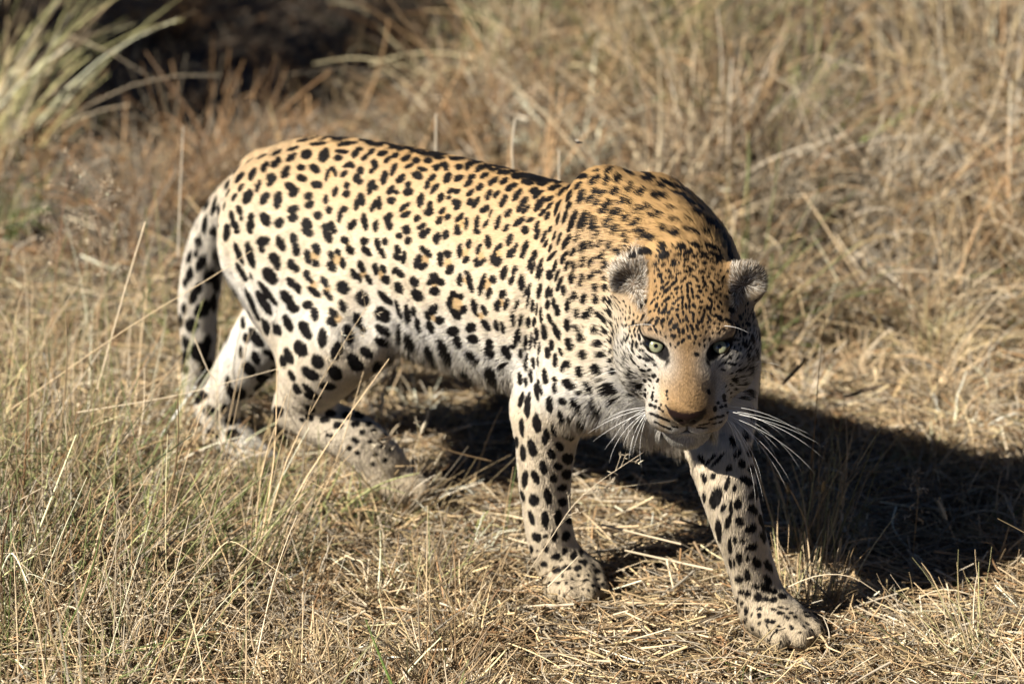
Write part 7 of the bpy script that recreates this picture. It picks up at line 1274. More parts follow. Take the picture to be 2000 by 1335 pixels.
def patchy(x, y, f=1.0, s_=0.0):
    """0..1 patches about a third of a metre across"""
    q = np.sin(x*7.1*f + 2.1*np.sin(y*4.3*f + s_) + s_)*np.sin(y*6.3*f + 1.7*np.sin(x*5.2*f + 1.9*s_) + 2.0*s_) + 0.55*np.sin(x*15.7*f + 1.5*np.sin(y*11*f))*np.sin(y*14.1*f + s_ + 1.3*np.sin(x*12*f))
    return np.clip(0.5 + 0.42*q, 0, 1)
def pick(n, pal, var=0.16):
    c = pal[rng.integers(0, len(pal), n)]
    return np.clip(c*np.clip(np.exp(rng.normal(-0.24, 0.15 + 1.35*var, (n, 1))), 0.22, 1.5), 0, 0.8)
def blades(x, y, z, L, lean, az, bend, k=6, kink=0.0, wav=0.0):
    """curved blades: root, length, lean from the vertical, heading, extra bend along the blade"""
    n = len(x); pts = np.zeros((n, k, 3))
    pts[:, 0] = np.stack([x, y, z], 1)
    a_ = lean.copy(); h_ = az.copy()
    kp = rng.integers(1, k, n); ka = np.where(rng.random(n) < kink, rng.uniform(0.5, 1.5, n), 0)
    for i in range(1, k):
        step = L/(k-1)
        d = np.stack([np.sin(a_)*np.cos(h_), np.sin(a_)*np.sin(h_), np.cos(a_)], 1)
        pts[:, i] = pts[:, i-1] + step[:, None]*d
        a_ = a_ + bend/(k-1) + np.where(kp == i, ka, 0)
        h_ = h_ + rng.normal(0, wav, n)
    g = ground_h(pts[:, :, 0], pts[:, :, 1]) + 0.002
    pts[:, :, 2] = np.maximum(pts[:, :, 2], g + 0.0*L[:, None])
    return pts
def litter(n, x, y, zlo, zhi, Lr, k=4, tl=0.16, cv=0.5):
    L = rng.uniform(*Lr, n); az = rng.uniform(0, 2*math.pi, n)
    tilt = rng.normal(0, tl, n)
    z = rng.uniform(0, 1, n)**1.6*(np.asarray(zhi) - zlo) + zlo
    curl = rng.normal(0, cv, n)
    pts = np.zeros((n, k, 3)); p = np.stack([x, y, ground_h(x, y) + z], 1)
    d = np.stack([np.cos(az)*np.cos(tilt), np.sin(az)*np.cos(tilt), np.sin(tilt)], 1)
    p = p - d*L[:, None]*0.5
    h_ = az - curl*0.5
    for i in range(k):
        pts[:, i] = p
        p = p + (L/(k-1))[:, None]*np.stack([np.cos(h_)*np.cos(tilt), np.sin(h_)*np.cos(tilt), np.sin(tilt)], 1)
        h_ = h_ + curl/(k-1)
    g = ground_h(pts[:, :, 0], pts[:, :, 1]) + 0.001
    pts[:, :, 2] = np.maximum(pts[:, :, 2], g)
    return pts
def stuff(name, pts, rad, col, taper=None):
    k = pts.shape[1]
    if taper is None: taper = np.linspace(1, 0.35, k)
    o = hair_object(name, pts, rad, grass_mat, None, col, None, taper)
    o['kind'] = 'stuff'
    return o
def scatter(n, x0, x1, y0, y1):
    """points over the strip of ground the lens covers, with a margin"""
    y = rng.uniform(y0, y1, n)
    hw = (y + 6.66)*0.148
    return rng.uniform(-1, 1, n)*hw*((x1-x0)/2) + (x0+x1)/2*hw, y

# feet and where the grass is trampled
FEET = [(leopard.matrix_world if False else Matrix.Rotation(LEO_YAW, 3, 'Z')) @ Vector(p) for p in ((0.24, -0.106, 0), (0.60, -0.028, 0), (-0.57, -0.062, 0), (-0.23, -0.05, 0), (-0.27, -0.09, 0))]
def near_foot(x, y, front_only=False):
    d = np.full(len(x), 9.0)
    for p in (FEET[:2] if front_only else FEET): d = np.minimum(d, np.hypot(x - p.x, y - p.y))
    return d

# --- trodden straw lying on the ground (in focus)
n = 42000
x, y = scatter(n, -1.05, 1.05, -1.15, 1.2)
keepm = (near_foot(x, y) > 0.045) | (rng.random(n) < 0.35)
x, y = x[keepm], y[keepm]; n = len(x)
left = smooth01(-0.25, -0.6, x)
tr_ = np.exp(-((x + 0.42)/0.22)**2 - ((y - 0.05)/0.22)**2)
pts = litter(n, x, y, 0.0, (0.036 + 0.055*left)*(1 - 0.35*tr_) + 0.02*smooth01(0.6, 0.9, x), (0.03, 0.15), 4, 0.24, 0.8)
mixw = rng.random(n)
col = pick(n, STRAW); col = np.where((mixw < 0.20)[:, None], pick(n, GREY), col); col = np.where((mixw > 0.90)[:, None], pick(n, RUST), col)
rad = rng.choice([0.0007, 0.0010, 0.0014, 0.0021], n, p=[0.3, 0.38, 0.24, 0.08])
stuff('straw_litter', pts, rad, col)

# --- standing grass, growing in clumps
def height_near(x, y):
    """how tall the standing grass is: tall on the left, trodden short in front of the fore paws, rough again to the right"""
    left = smooth01(-0.34, -0.70, x)
    mid = smooth01(-0.62, -0.30, x)*smooth01(0.05, -0.12, x)*smooth01(0.15, 0.0, y)
    right = smooth01(0.55, 0.85, x)
    front = smooth01(-0.62, -0.85, y)
    h = 0.036 + 0.21*left*smooth01(0.9, 0.2, np.abs(y + 0.15)) + 0.060*mid + 0.05*right + 0.015*front
    back = smooth01(0.35, 0.9, y)
    h = h*(1 - 0.50*np.exp(-((x + 0.42)/0.22)**2 - ((y - 0.05)/0.22)**2))        # trodden by the hind feet
    return h + 0.08*back
def clumps(nc, per, cx, cy, hgt, spread, lean0, palf, rads, bend=(0.6, 0.5), wind=(0.3, 1.0), kink=0.2, var=0.10):
    """nc clumps of about `per` blades each, every clump with its own colour, size and lean"""
    cnt = np.maximum(3, rng.poisson(per, nc)); ci = np.repeat(np.arange(nc), cnt); n = len(ci)
    a_ = rng.uniform(0, 6.283, n); rr = spread[ci]*np.sqrt(rng.random(n))
    x = cx[ci] + rr*np.cos(a_); y = cy[ci] + rr*np.sin(a_)
    ch = np.clip(rng.normal(1, 0.25, nc), 0.5, 1.6)
    L = np.minimum(hgt[ci]*ch[ci]*rng.uniform(0.35, 1.2, n), 0.42)
    lean = lean0*0.35 + lean0*1.3*(rr/spread[ci])*rng.uniform(0.4, 1.3, n)
    cl_az = rng.normal(wind[0], wind[1], nc)
    az = np.where(rng.random(n) < 0.55, a_, cl_az[ci] + rng.normal(0, 0.5, n)) + rng.normal(0, 0.35, n)
    pts = blades(x, y, ground_h(x, y), L, np.abs(lean), az, rng.normal(bend[0], bend[1], n), k=6, kink=kink, wav=0.10)
    cc = palf(nc, cx, cy)
    col = np.clip(cc[ci]*np.clip(rng.normal(1, var, (n, 1)), 0.5, 1.4), 0, 0.8)
    col = np.where((rng.random(n) < 0.10)[:, None], pick(n, RUST), col)
    rad = rng.choice(rads, n)*rng.uniform(0.8, 1.2, n)
    return pts, rad, col
def pal_near(nc, cx, cy):
    gr = 0.06 + 0.22*smooth01(-0.25, -0.6, cx)
    q = rng.random(nc)
    c = np.where((q < gr)[:, None], pick(nc, GREEN), pick(nc, STRAW, 0.2))
    return np.where((q > 0.86)[:, None], pick(nc, GREY, 0.2), c)
nc = 2700
cx, cy = scatter(nc, -1.08, 1.08, -1.15, 1.0)
hn = height_near(cx, cy)*(0.55 + 0.85*patchy(cx, cy, 1.6, 2.0))
ok = (rng.random(nc) < 0.25 + 0.9*patchy(cx, cy, 1.6, 2.0)) & (near_foot(cx, cy) > 0.085)
cx, cy, hn = cx[ok], cy[ok], hn[ok]
# low growth round the hind feet
ex = np.concatenate([rng.uniform(-0.60, -0.36, 34), rng.uniform(-0.34, -0.14, 30)]); ey = np.concatenate([rng.uniform(0.02, 0.20, 34), rng.uniform(0.0, 0.14, 30)])
cx = np.concatenate([cx, ex]); cy = np.concatenate([cy, ey]); hn = np.concatenate([hn, rng.uniform(0.08, 0.15, 64)]); nc = len(cx)
stuff('short_grass', *clumps(nc, 18, cx, cy, hn, 0.012 + 0.10*hn*rng.uniform(0.6, 1.6, nc), 0.62, pal_near, [0.0007, 0.0009, 0.0012, 0.0016, 0.0022], bend=(0.4, 0.6), wind=(0.6, 1.2), kink=0.4, var=0.2))

# --- tall thin stalks over the left foreground, a few elsewhere
n = 2200
x, y = scatter(n, -1.08, 1.08, -1.15, 0.9)
pr = 0.95*smooth01(-0.28, -0.62, x) + 0.14*smooth01(0.12, -0.1, x) + 0.10*smooth01(0.55, 0.8, x)
pr = pr*(1 - 0.55*np.exp(-((x + 0.42)/0.16)**2 - ((y - 0.05)/0.16)**2))
ok = (rng.random(n) < pr) & (near_foot(x, y) > 0.09)
x, y = x[ok], y[ok]; n = len(x)
L = rng.uniform(0.14, 0.36, n)*np.where(x > -0.3, 0.6, 1.0)
pts = blades(x, y, ground_h(x, y), L, np.abs(rng.normal(0.28, 0.22, n)), rng.normal(0.5, 1.6, n), rng.normal(0.25, 0.3, n), k=7, kink=0.12, wav=0.05)
col = np.where((rng.random(n) < 0.30)[:, None], pick(n, GREEN), pick(n, STRAW[:4]))
stuff('tall_grass', pts, rng.choice([0.0007, 0.0009, 0.0012], n), col)

# --- tangled grass behind the animal, out of focus
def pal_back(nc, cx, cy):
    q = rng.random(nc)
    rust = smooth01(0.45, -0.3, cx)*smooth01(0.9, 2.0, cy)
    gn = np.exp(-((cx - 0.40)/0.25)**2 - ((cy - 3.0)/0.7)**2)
    dull = smooth01(0.30, -0.25, cx)                                  # grey-brown growth, darker to the left
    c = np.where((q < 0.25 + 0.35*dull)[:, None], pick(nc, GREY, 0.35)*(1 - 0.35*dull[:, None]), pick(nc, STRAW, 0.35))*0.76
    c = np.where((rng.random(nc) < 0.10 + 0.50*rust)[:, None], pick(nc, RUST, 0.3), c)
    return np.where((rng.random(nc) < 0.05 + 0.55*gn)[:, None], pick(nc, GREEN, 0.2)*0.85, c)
nc = 950
cx, cy = scatter(nc, -1.2, 1.2, 0.75, 4.8)
bank = smooth01(-0.35, 0.5, cx)
hb = 0.12 + 0.22*bank*smooth01(0.4, 1.4, cy) + 0.08*smooth01(1.0, 2.5, cy)
hollow = smooth01(2.0, 2.6, cy + 0.25*cx)*smooth01(0.15, -0.35, cx)
pt = patchy(cx, cy, 1.0, 0.7)
ok = (rng.random(nc) < 1 - 0.8*hollow) & (rng.random(nc) < 0.06 + 1.1*smooth01(0.38, 0.62, pt))
hb = hb*(0.55 + 0.8*pt)
cx, cy, hb = cx[ok], cy[ok], hb[ok]; nc = len(cx)
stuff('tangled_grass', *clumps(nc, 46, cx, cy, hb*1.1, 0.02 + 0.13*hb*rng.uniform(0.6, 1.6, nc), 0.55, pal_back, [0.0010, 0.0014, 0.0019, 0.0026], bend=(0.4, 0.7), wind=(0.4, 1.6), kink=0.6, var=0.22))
n = 70000
x, y = scatter(n, -1.15, 1.15, 0.9, 4.8)
patch = patchy(x, y, 1.0, 0.7)
ok = rng.random(n) < 0.06 + 0.94*smooth01(0.30, 0.70, patch)
x, y, patch = x[ok], y[ok], patch[ok]; n = len(x)
hl = smooth01(2.1, 2.6, y + 0.25*x)*smooth01(0.15, -0.35, x)
ok = rng.random(n) < 1 - 0.75*hl
x, y, patch = x[ok], y[ok], patch[ok]; n = len(x)
pts = litter(n, x, y, 0.0, 0.03 + 0.16*patch*(0.5 + 0.5*smooth01(-0.3, 0.4, x)), (0.03, 0.15), 5, 0.55, 1.4)
gw = rng.random(n)
col = pick(n, STRAW, 0.25); col = np.where((gw < 0.3)[:, None], pick(n, GREY, 0.25), col)
rust = smooth01(0.5, -0.4, x)*smooth01(1.0, 2.2, y)
col = np.where((gw > 0.9 - 0.5*rust)[:, None], pick(n, RUST), col)
col = col*0.84
rad = rng.choice([0.0009, 0.0013, 0.0019, 0.0026], n, p=[0.35, 0.38, 0.2, 0.07])
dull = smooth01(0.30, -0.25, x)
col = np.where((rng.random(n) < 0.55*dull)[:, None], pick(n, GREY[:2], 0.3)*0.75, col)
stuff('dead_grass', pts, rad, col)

# --- the same grass goes on to both sides of the view
def around(n):
    x = rng.uniform(-3.4, 3.4, n); y = rng.uniform(-2.4, 7.0, n)
    hw = (y + 6.66)*0.148*1.05
    ok = (np.abs(x) > hw) | (y > 4.6) | (y < -1.1)
    return x[ok], y[ok]
cx, cy = around(2600); nc = len(cx)
hb = rng.uniform(0.08, 0.30, nc)*(0.5 + 0.8*patchy(cx, cy, 1.0, 0.7))
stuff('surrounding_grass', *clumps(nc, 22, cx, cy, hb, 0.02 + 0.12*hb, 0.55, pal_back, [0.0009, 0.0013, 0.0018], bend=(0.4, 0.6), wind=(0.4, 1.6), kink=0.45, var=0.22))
x, y = around(70000); n = len(x)
pts = litter(n, x, y, 0.0, 0.05, (0.04, 0.18), 4, 0.3, 0.9)
stuff('surrounding_litter', pts, rng.choice([0.0010, 0.0015, 0.0022], n), pick(n, STRAW, 0.2))
# ================================================================== SINGLE PLANTS THAT CAN BE TOLD APART
def at(u, v, y):
    """the point at world depth y seen at picture position (u, v) of the 2000 px wide photograph: used to measure where a plant stands"""
    k = 1.6/7/2000
    a = (u - 1000)*k; b = (667.5 - v)*k
    c, s_ = math.cos(CAM_PITCH), math.sin(CAM_PITCH)
    D = (y - CAM_POS.y)/(c + s_*b)
    return np.array([CAM_POS.x + D*a, y, CAM_POS.z + D*(-s_ + c*b)])
def on_ground(u, v):
    lo, hi = -1.6, 8.0
    for _ in range(40):
        m = 0.5*(lo + hi); p = at(u, v, m)
        if p[2] > float(ground_h(p[0], p[1])): lo = m
        else: hi = m
    return at(u, v, lo)

def tubes_mesh(name, pts, rad, col, sides=4, taper=None, parent=None):
    """n tapered stalks (n, k, 3) as one mesh"""
    n, k, _ = pts.shape
    if taper is None: taper = np.linspace(1, 0.3, k)
    d = np.gradient(pts, axis=1); d /= np.maximum(np.linalg.norm(d, axis=2, keepdims=True), 1e-9)
    ref = np.where(np.abs(d[..., 2:3]) > 0.9, np.array([1.0, 0, 0]), np.array([0, 0, 1.0]))
    s1 = np.cross(d, ref); s1 /= np.maximum(np.linalg.norm(s1, axis=2, keepdims=True), 1e-9)
    s2 = np.cross(d, s1)
    q = np.arange(sides)*2*math.pi/sides
    R = (rad[:, None]*np.asarray(taper)[None, :])[..., None, None]
    V = pts[:, :, None, :] + R*(s1[:, :, None, :]*np.cos(q)[None, None, :, None] + s2[:, :, None, :]*np.sin(q)[None, None, :, None])
    V = V.reshape(-1, 3)
    i = np.arange(n)[:, None, None]*k*sides + np.arange(k-1)[None, :, None]*sides
    j = np.arange(sides)[None, None, :]; j2 = (j + 1) % sides
    Q = np.stack([i + j, i + j2, i + j2 + sides, i + j + sides], -1).reshape(-1, 4)
    o = link_mesh(name, V, Q, grass_mat, parent)
    ca = o.data.attributes.new('coat', 'FLOAT_COLOR', 'POINT')
    cc = np.repeat(col, k*sides, axis=0)
    ca.data.foreach_set('color', np.c_[cc, np.ones(len(cc))].astype(np.float32).ravel())
    return o
def label(o, text, cat, group=None):
    o['label'] = text; o['category'] = cat
    if group: o['group'] = group
    return o
def spline(P, k):
    P = np.asarray(P, float)
    if len(P) == 2: return P[0] + (P[1] - P[0])*np.linspace(0, 1, k)[:, None]
    E = np.vstack([2*P[0]-P[1], P, 2*P[-1]-P[-2]]); out = []
    for t in np.linspace(0, len(P)-1-1e-6, k):
        i = int(t) + 1; t = t - int(t)
        out.append(0.5*(2*E[i] + (-E[i-1]+E[i+1])*t + (2*E[i-1]-5*E[i]+4*E[i+1]-E[i+2])*t*t + (-E[i-1]+3*E[i]-3*E[i+1]+E[i+2])*t**3))
    return np.array(out)

def tuft(text, base, n, hgt, spread, lean, pal, rads, wind=0.0, windamt=0.4, bend=0.5, extra=None, name='grass_tuft'):
    a_ = rng.uniform(0, 6.283, n); rr = spread*np.sqrt(rng.random(n))
    x = base[0] + rr*np.cos(a_); y = base[1] + rr*np.sin(a_)
    L = hgt*rng.uniform(0.4, 1.1, n)
    ln = np.abs(lean*0.3 + lean*1.2*(rr/spread)*rng.uniform(0.4, 1.3, n))
    az = np.where(rng.random(n) < windamt, wind + rng.normal(0, 0.5, n), a_ + rng.normal(0, 0.4, n))
    pts = blades(x, y, ground_h(x, y), L, ln, az, rng.normal(bend, 0.4, n), k=7, kink=0.15, wav=0.08)
    col = pick(n, np.asarray(pal), 0.2); rad = rng.choice(rads, n)*rng.uniform(0.8, 1.25, n)
    if extra is not None:
        ep = np.array([spline(e, 7) for e in extra])
        pts = np.concatenate([pts, ep]); col = np.concatenate([col, pick(len(ep), np.asarray(pal[:2]), 0.1)*1.1]); rad = np.concatenate([rad, np.full(len(ep), max(rads)*1.1)])
    o = tubes_mesh(name, pts, rad, col)
    return label(o, text, 'grass tuft', 'grass tufts around the leopard')
SG = list(STRAW[:3]) + list(GREEN)
FINE = [0.0006, 0.0008, 0.0011, 0.0015]; WIDE = [0.001, 0.0014, 0.002]
tuft('tall pale green tuft arching in at the top left corner', on_ground(-50, 390), 150, 0.55, 0.09, 0.34, [GREEN[3]*1.5, STRAW[2]*1.25, STRAW[0]*1.2], [0.0012, 0.0018, 0.0026], 0.35, 0.75, 0.7)
hind = on_ground(495, 1140)
tuft('mixed dry and green tuft in front of the hind legs, tallest of the foreground', hind, 75, 0.24, 0.05, 0.45, SG, FINE, 0.3, 0.55, 0.35,
     extra=[[hind, at(535, 900, hind[1]), at(541, 700, hind[1]+0.02)], [hind, at(560, 900, hind[1]), at(640, 745, hind[1])], [hind, at(600, 930, hind[1]), at(760, 700, hind[1])],
            [hind, at(510, 930, hind[1]), at(560, 770, hind[1])], [hind, at(470, 980, hind[1]), at(420, 830, hind[1])]])
tuft('stubbly tuft of stiff dry stalks beside the forward paw', on_ground(1585, 1195), 90, 0.16, 0.05, 0.30, [STRAW[0], STRAW[2], STRAW[3], GREEN[3]], FINE, 0.6, 0.3, 0.2)
tuft('brown and green tuft at the top edge, darkest on the bank', on_ground(1290, 170), 150, 0.42, 0.13, 0.5, [GREEN[0], GREEN[1], RUST[2], STRAW[1], STRAW[3]], WIDE, 0.4, 0.4, 0.6)
arch = on_ground(1700, 470)
tuft('broad tuft with one pale blade arching over to the right', arch, 110, 0.30, 0.12, 0.6, [STRAW[2], GREY[2], STRAW[0], GREY[0]], WIDE, 0.5, 0.4, 0.8,
     extra=[[arch, at(1690, 340, arch[1]), at(1790, 305, arch[1]), at(1880, 335, arch[1]), at(1925, 380, arch[1])]])
tuft('tuft of upright green stems at the left edge of the foreground', on_ground(90, 1040), 90, 0.32, 0.08, 0.28, [GREEN[0], GREEN[1], GREEN[3], STRAW[0]], FINE, 1.2, 0.3, 0.2)
tuft('dense straw tuft in the lower left corner', on_ground(70, 1270), 140, 0.20, 0.09, 0.55, [STRAW[0], STRAW[1], STRAW[2], STRAW[6]], FINE, 0.4, 0.4, 0.5)
tuft('green flecked tuft left of the tall tuft by the hind legs', on_ground(300, 1130), 110, 0.24, 0.08, 0.45, SG, FINE, 0.2, 0.5, 0.4)
tuft('low dark stemmed tuft between the hind legs and the near fore paw', on_ground(800, 1170), 100, 0.13, 0.08, 0.6, [STRAW[3], STRAW[5], GREEN[1], STRAW[0]], FINE, 0.0, 0.3, 0.3)
tuft('loose straw tuft in the lower right corner', on_ground(1900, 1290), 100, 0.15, 0.09, 0.65, [STRAW[0], STRAW[2], STRAW[6], GREEN[3]], FINE, 2.6, 0.5, 0.4)
shade = on_ground(1590, 1090)
tuft('thin tuft of long stems standing in the leopard\'s shadow', shade, 60, 0.26, 0.05, 0.30, [STRAW[3], STRAW[6], GREEN[3], STRAW[0]], FINE, 0.2, 0.5, 0.2,
     extra=[[shade, at(1610, 960, shade[1]), at(1670, 880, shade[1])], [shade, at(1570, 980, shade[1]), at(1545, 900, shade[1])], [shade, at(1620, 1000, shade[1]), at(1690, 900, shade[1])]])
tuft('brown tuft behind the leopard\'s rump', on_ground(300, 440), 130, 0.24, 0.11, 0.6, [STRAW[1], STRAW[3], GREY[1], RUST[0]], WIDE, 0.3, 0.4, 0.7)
tuft('sunlit straw tuft to the right of the leopard\'s head', on_ground(1720, 660), 150, 0.22, 0.13, 0.7, [STRAW[0], STRAW[2], STRAW[1], GREY[2]], [0.001, 0.0015, 0.0022], 2.8, 0.4, 0.8)
tuft('tall upright grey tuft at the top right corner', on_ground(1890, 150), 150, 0.50, 0.14, 0.4, [GREY[0], GREY[1], STRAW[2], STRAW[3]], WIDE, 1.6, 0.3, 0.5)
tuft('straw tuft rising just above the middle of the leopard\'s back', on_ground(930, 300), 120, 0.26, 0.12, 0.55, [STRAW[1], STRAW[0], GREY[0], RUST[2]], WIDE, 0.3, 0.4, 0.7)
tuft('rust brown tuft at the top edge, catching the sun beside the dark hollow', on_ground(690, 130), 120, 0.20, 0.13, 0.7, [RUST[0]*1.3, RUST[2]*1.4, STRAW[3]], WIDE, 0.3, 0.4, 0.9)
tuft('bushy tan tuft above the leopard\'s shoulder', on_ground(1130, 190), 130, 0.34, 0.12, 0.5, [STRAW[0], STRAW[6], GREY[2]], WIDE, 0.4, 0.4, 0.7)

# --- single stems and seed heads
stem_no = [0]
def stem(text, path, rad, col, taper=(1, 0.45), k=10):
    pts = spline(path, k)[None]
    o = tubes_mesh('tall_straw', pts, np.array([rad]), np.asarray(col)[None], sides=6, taper=np.linspace(taper[0], taper[1], k))
    return label(o, text, 'straw', 'single straws and stalks')
def seed_spike(text, path, L, rad, col, dark=False):
    """a stem that ends in a bristly spike: a tapering core set with slanting bristles"""
    root = bpy.data.objects.new('seed_spike', None); COL.objects.link(root)
    p = spline(path, 12); root.location = Vector(p[0]); p = p - p[0]
    tubes_mesh('stalk', p[None], np.array([0.0007]), np.asarray(col)[None], sides=5, parent=root)
    tip = p[-1]; d = p[-1] - p[-2]; d /= np.linalg.norm(d)
    core = np.stack([tip - d*0.002, tip + d*L*0.3, tip + d*L*0.7, tip + d*L])
    o = tubes_mesh('spike_core', core[None], np.array([rad]), np.asarray(col)[None]*0.9, sides=6, taper=[0.5, 1, 0.9, 0.2], parent=root)
    n = 130; t = rng.random(n)
    s1 = np.cross(d, [0.3, 0.5, 0.8]); s1 /= np.linalg.norm(s1); s2 = np.cross(d, s1)
    q = rng.uniform(0, 6.283, n); out = s1*np.cos(q)[:, None] + s2*np.sin(q)[:, None]
    b0 = tip + d*(t*L)[:, None] + out*rad*0.6
    b1 = b0 + (out*0.75 + d*0.9)*(rad*rng.uniform(1.0, 2.2, n))[:, None]
    b = tubes_mesh('bristles', np.stack([b0, (b0+b1)/2, b1], 1), np.full(n, 0.00032), pick(n, np.asarray(col)[None], 0.2), sides=3, parent=root)
    b['kind'] = 'stuff'
    return label(root, text, 'seed head', 'grass seed heads')
def panicle(text, path, col, nb=14, blen=0.05, t0=0.45):
    """a thin stem with side branches that carry small seeds"""
    root = bpy.data.objects.new('seed_panicle', None); COL.objects.link(root)
    p = spline(path, 16); root.location = Vector(p[0]); p = p - p[0]
    tubes_mesh('stalk', p[None], np.array([0.0008]), np.asarray(col)[None], sides=5, taper=np.linspace(1, 0.35, 16), parent=root)
    br = []; sd = []
    for i in range(nb):
        t = t0 + (1 - t0)*(i + rng.random()*0.6)/nb
        q = t*15; j = int(min(q, 14)); b0 = p[j] + (p[j+1]-p[j])*(q-j)
        d = p[j+1]-p[j]; d /= np.linalg.norm(d)
        o = rng.normal(0, 1, 3); o -= d*(o @ d); o /= np.linalg.norm(o)
        L = blen*(1.15 - 0.6*t)*rng.uniform(0.6, 1.2)
        b1 = b0 + (d*0.75 + o*0.65)*L*0.5; b2 = b1 + (d*0.6 + o*0.7 + np.array([0, 0, -0.15]))*L*0.5
        br.append([b0, b1, b2])
        for m in range(rng.integers(3, 6)):
            c = b1 + (b2-b1)*rng.uniform(0.1, 1.05); w = d*0.6 + rng.normal(0, 0.7, 3); w /= np.linalg.norm(w)
            e0 = c + w*0.004; sd.append([c, e0, e0 + w*0.0045])
    br = np.array(br); sd = np.array(sd)
    b = tubes_mesh('branches', br, np.full(len(br), 0.00035), pick(len(br), np.asarray(col)[None], 0.1), sides=3, parent=root)
    b['kind'] = 'stuff'
    s_ = tubes_mesh('seeds', sd, np.full(len(sd), 0.0007), pick(len(sd), np.array([[0.70, 0.60, 0.44], [0.56, 0.46, 0.33]]), 0.1), sides=4, taper=[0.25, 1.0, 0.3], parent=root)
    s_['kind'] = 'stuff'
    return label(root, text, 'seed head', 'grass seed heads')

P_ = STRAW[2]
stem('pale upright dry stem behind the leopard\'s rump', [at(348, 500, 0.75), at(352, 380, 0.77), at(358, 248, 0.80)], 0.0017, GREY[2])
stem('slanted pale stalk standing left of the tail', [at(190, 760, 0.20), at(240, 580, 0.20), at(284, 433, 0.20)], 0.0014, P_, (1, 0.9))
stem('long straw leaning up across the tail', [at(20, 800, 0.05), at(250, 640, 0.05), at(415, 540, 0.05), at(490, 490, 0.06)], 0.0009, STRAW[0])
stem('level straw crossing the tail tip and the white hind leg', [at(150, 805, 0.0), at(330, 775, 0.0), at(450, 745, 0.0), at(560, 715, 0.0)], 0.0009, P_)
stem('thin bent straw hanging over the hind leg', [at(380, 660, 0.02), at(405, 720, 0.02), at(425, 760, 0.02), at(432, 880, 0.0)], 0.0012, P_)
stem('straight straw rising beside the knee of the hind leg', [at(610, 1010, -0.05), at(660, 890, -0.05), at(710, 725, -0.05)], 0.0012, STRAW[0])
stem('pale upright stalk behind the middle of the back', [at(851, 330, 0.7), at(852, 222, 0.7)], 0.0018, GREY[2], (1, 0.9))
stem('thick pale stalk standing behind the back, nearest the shoulder dip', [at(1004, 350, 0.7), at(1000, 290, 0.7), at(1006, 232, 0.7)], 0.0019, GREY[2], (1, 0.9))
stem('short pale stalk just behind the shoulder dip', [at(1092, 370, 0.55), at(1092, 292, 0.55)], 0.0016, GREY[2], (1, 0.9))
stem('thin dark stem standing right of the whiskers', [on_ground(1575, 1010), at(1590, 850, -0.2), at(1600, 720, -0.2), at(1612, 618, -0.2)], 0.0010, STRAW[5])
stem('bright green blade near the bottom edge', [at(770, 1345, -1.0), at(742, 1280, -1.0), at(714, 1208, -1.0)], 0.0022, [0.16, 0.26, 0.06], (1, 0.3))
stem('thick pale straw lying between the fore paws, upper of two', [at(1175, 1024, -0.18), at(1240, 1040, -0.18), at(1330, 1062, -0.19)], 0.0018, P_, (1, 0.8))
stem('thick pale straw lying between the fore paws, lower of two', [at(1220, 1074, -0.24), at(1300, 1092, -0.24), at(1392, 1112, -0.25)], 0.0020, P_, (0.8, 1))
stem('arching thin straw right of the forward paw', [at(1505, 1162, -0.42), at(1590, 1125, -0.42), at(1660, 1125, -0.42), at(1720, 1160, -0.42)], 0.0010, P_)
stem('straw slanting over the near fore paw', [at(1070, 1145, -0.36), at(1130, 1085, -0.36), at(1165, 1120, -0.36)][:2], 0.0011, P_)
stem('long thin straw lying in front of the near fore paw', [on_ground(1000, 1190), at(1080, 1180, -0.4), on_ground(1170, 1200)], 0.0013, P_)
stem('bowed straw in the lower right, in front of the shadow', [on_ground(1770, 1180), at(1840, 1150, -0.35), at(1920, 1170, -0.36), on_ground(1990, 1215)], 0.0010, P_)
panicle('airy seed head slanting across the near fore leg', [on_ground(1000, 1165), at(1070, 1060, -0.36), at(1140, 965, -0.36), at(1278, 868, -0.36)], STRAW[2], 16, 0.05, 0.4)
panicle('fine seed head rising in front of the thigh', [on_ground(590, 980), at(605, 800, -0.12), at(660, 690, -0.10), at(722, 590, -0.08)], STRAW[0], 11, 0.06, 0.5)
panicle('dark seed head under the belly', [at(960, 900, 0.05), at(880, 880, 0.05), at(800, 850, 0.05), at(740, 856, 0.05)], STRAW[5], 12, 0.05, 0.3)
panicle('reddish feathery seed head at the far left behind the grass', [at(100, 640, 0.5), at(115, 480, 0.5), at(135, 310, 0.5)], [0.36, 0.20, 0.12], 26, 0.09, 0.3)
panicle('pale brown feathery seed head left of the rump', [at(190, 640, 0.45), at(200, 520, 0.45), at(185, 360, 0.45)], [0.40, 0.27, 0.17], 26, 0.09, 0.3)
panicle('small seed head standing in the shadow at the right', [on_ground(1780, 1120), at(1790, 1010, -0.2), at(1795, 930, -0.2)], STRAW[3], 12, 0.04, 0.4)
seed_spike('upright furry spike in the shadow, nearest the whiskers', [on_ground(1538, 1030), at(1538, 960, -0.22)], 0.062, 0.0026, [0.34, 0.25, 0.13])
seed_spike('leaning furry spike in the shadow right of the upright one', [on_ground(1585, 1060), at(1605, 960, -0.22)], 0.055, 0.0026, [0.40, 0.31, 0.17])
seed_spike('pale furry spike under the belly, nearer the fore leg', [at(800, 900, 0.10), at(822, 845, 0.10)], 0.035, 0.0024, [0.60, 0.52, 0.38])
seed_spike('pale furry spike below the knee of the hind leg', [at(735, 860, 0.15), at(744, 800, 0.15)], 0.036, 0.0022, [0.60, 0.52, 0.38])
seed_spike('level foxtail spike pointing at the forward leg', [at(1150, 958, -0.2), at(1272, 943, -0.2)], 0.040, 0.0021, [0.66, 0.56, 0.38])
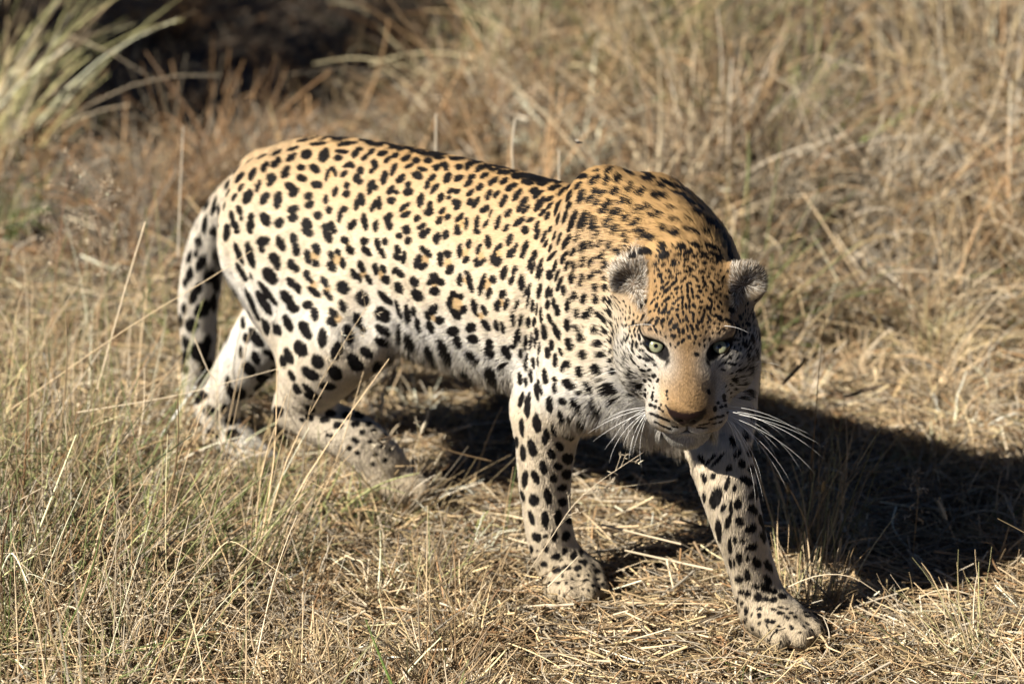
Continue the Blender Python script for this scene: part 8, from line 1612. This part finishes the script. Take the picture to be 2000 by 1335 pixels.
seed_spike('dark upright spike beside the leopard\'s cheek', [at(1468, 900, 0.1), at(1478, 760, 0.1)], 0.085, 0.0024, [0.12, 0.085, 0.05])
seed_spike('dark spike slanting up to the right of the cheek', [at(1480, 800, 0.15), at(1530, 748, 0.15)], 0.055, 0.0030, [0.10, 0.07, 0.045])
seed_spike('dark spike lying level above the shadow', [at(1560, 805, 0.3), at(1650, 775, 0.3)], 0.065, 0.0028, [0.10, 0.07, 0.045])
seed_spike('pale spike on a bent stem at the right of the shadow', [on_ground(1880, 1090), at(1860, 1040, -0.15), at(1848, 1012, -0.15)], 0.032, 0.0026, [0.60, 0.50, 0.34])

# --- unseen bush added just left of the view to shade the hollow behind
bush = bpy.data.objects.new('shade_bush', None); COL.objects.link(bush)
bush.location = (-2.10, 2.38, float(ground_h(-2.10, 2.38)))
bark, nt, pb = new_mat('bark')
no = nt.nodes.new('ShaderNodeTexNoise'); no.inputs['Scale'].default_value = 40; cr = nt.nodes.new('ShaderNodeValToRGB')
cr.color_ramp.elements[0].color = (0.05, 0.035, 0.025, 1); cr.color_ramp.elements[1].color = (0.20, 0.15, 0.10, 1)
nt.links.new(no.outputs['Fac'], cr.inputs[0]); nt.links.new(cr.outputs[0], pb.inputs['Base Color']); pb.inputs['Roughness'].default_value = 0.9
BR = []
for i in range(9):
    a_ = rng.uniform(0, 6.283); e = np.array([math.cos(a_)*0.75 + 0.20, math.sin(a_)*0.8 + 0.15, rng.uniform(0.85, 1.6)])
    BR.append(spline([np.zeros(3), e*np.array([0.35, 0.35, 0.5]), e], 8))
bo = tubes_mesh('trunk', np.array(BR), np.full(9, 0.028), np.tile([0.12, 0.085, 0.06], (9, 1)), sides=7, parent=bush)
bo.data.materials.clear(); bo.data.materials.append(bark)
nl = 42000
c_ = np.array([bpt[rng.integers(3, 8)] for bpt in (BR[i] for i in rng.integers(0, 9, nl))]) + rng.normal(0, 0.19, (nl, 3))
d1 = unit(rng.normal(0, 1, (nl, 3))); d2 = unit(np.cross(d1, rng.normal(0, 1, (nl, 3))))
s_ = rng.uniform(0.010, 0.020, nl)[:, None]
LV = np.stack([c_ - d1*s_*1.6, c_ + d2*s_*0.6, c_ + d1*s_*1.6, c_ - d2*s_*0.6], 1).reshape(-1, 3)
lo = link_mesh('crown', LV, np.arange(nl*4).reshape(-1, 4), grass_mat, bush, smooth=False)
ca = lo.data.attributes.new('coat', 'FLOAT_COLOR', 'POINT')
lc = np.repeat(pick(nl, np.array([[0.10, 0.12, 0.04], [0.07, 0.09, 0.03], [0.13, 0.13, 0.05]]), 0.2), 4, axis=0)
ca.data.foreach_set('color', np.c_[lc, np.ones(len(lc))].astype(np.float32).ravel())
label(bush, 'leafy bush added out of view on the left to shade the hollow behind', 'bush')

# --- a fly above the shoulder dip
fly = bpy.data.objects.new('fly', None); COL.objects.link(fly); fly.location = Vector(at(1131, 279, 0.0))
flym, nt, pb = new_mat('fly_body'); pb.inputs['Base Color'].default_value = (0.02, 0.018, 0.016, 1); pb.inputs['Roughness'].default_value = 0.35
wingm, nt, pb = new_mat('fly_wing'); pb.inputs['Base Color'].default_value = (0.35, 0.32, 0.28, 1); pb.inputs['Roughness'].default_value = 0.3; pb.inputs['Alpha'].default_value = 0.6
tube([(-0.005, 0, 0), (-0.002, 0, 0.0006), (0.001, 0, 0.0008), (0.003, 0, 0.0004), (0.0048, 0, 0.0)], [0.0006, 0.0018, 0.0017, 0.0014, 0.0011], 'abdomen', flym, fly, 8)
for s_ in (-1, 1):
    w = link_mesh('wing', [(0.001, s_*0.0008, 0.002), (-0.002, s_*0.004, 0.004), (-0.007, s_*0.005, 0.004), (-0.005, s_*0.001, 0.0024)], [(0, 1, 2, 3)], wingm, fly)
label(fly, 'small dark fly hovering above the dip behind the shoulder', 'fly')
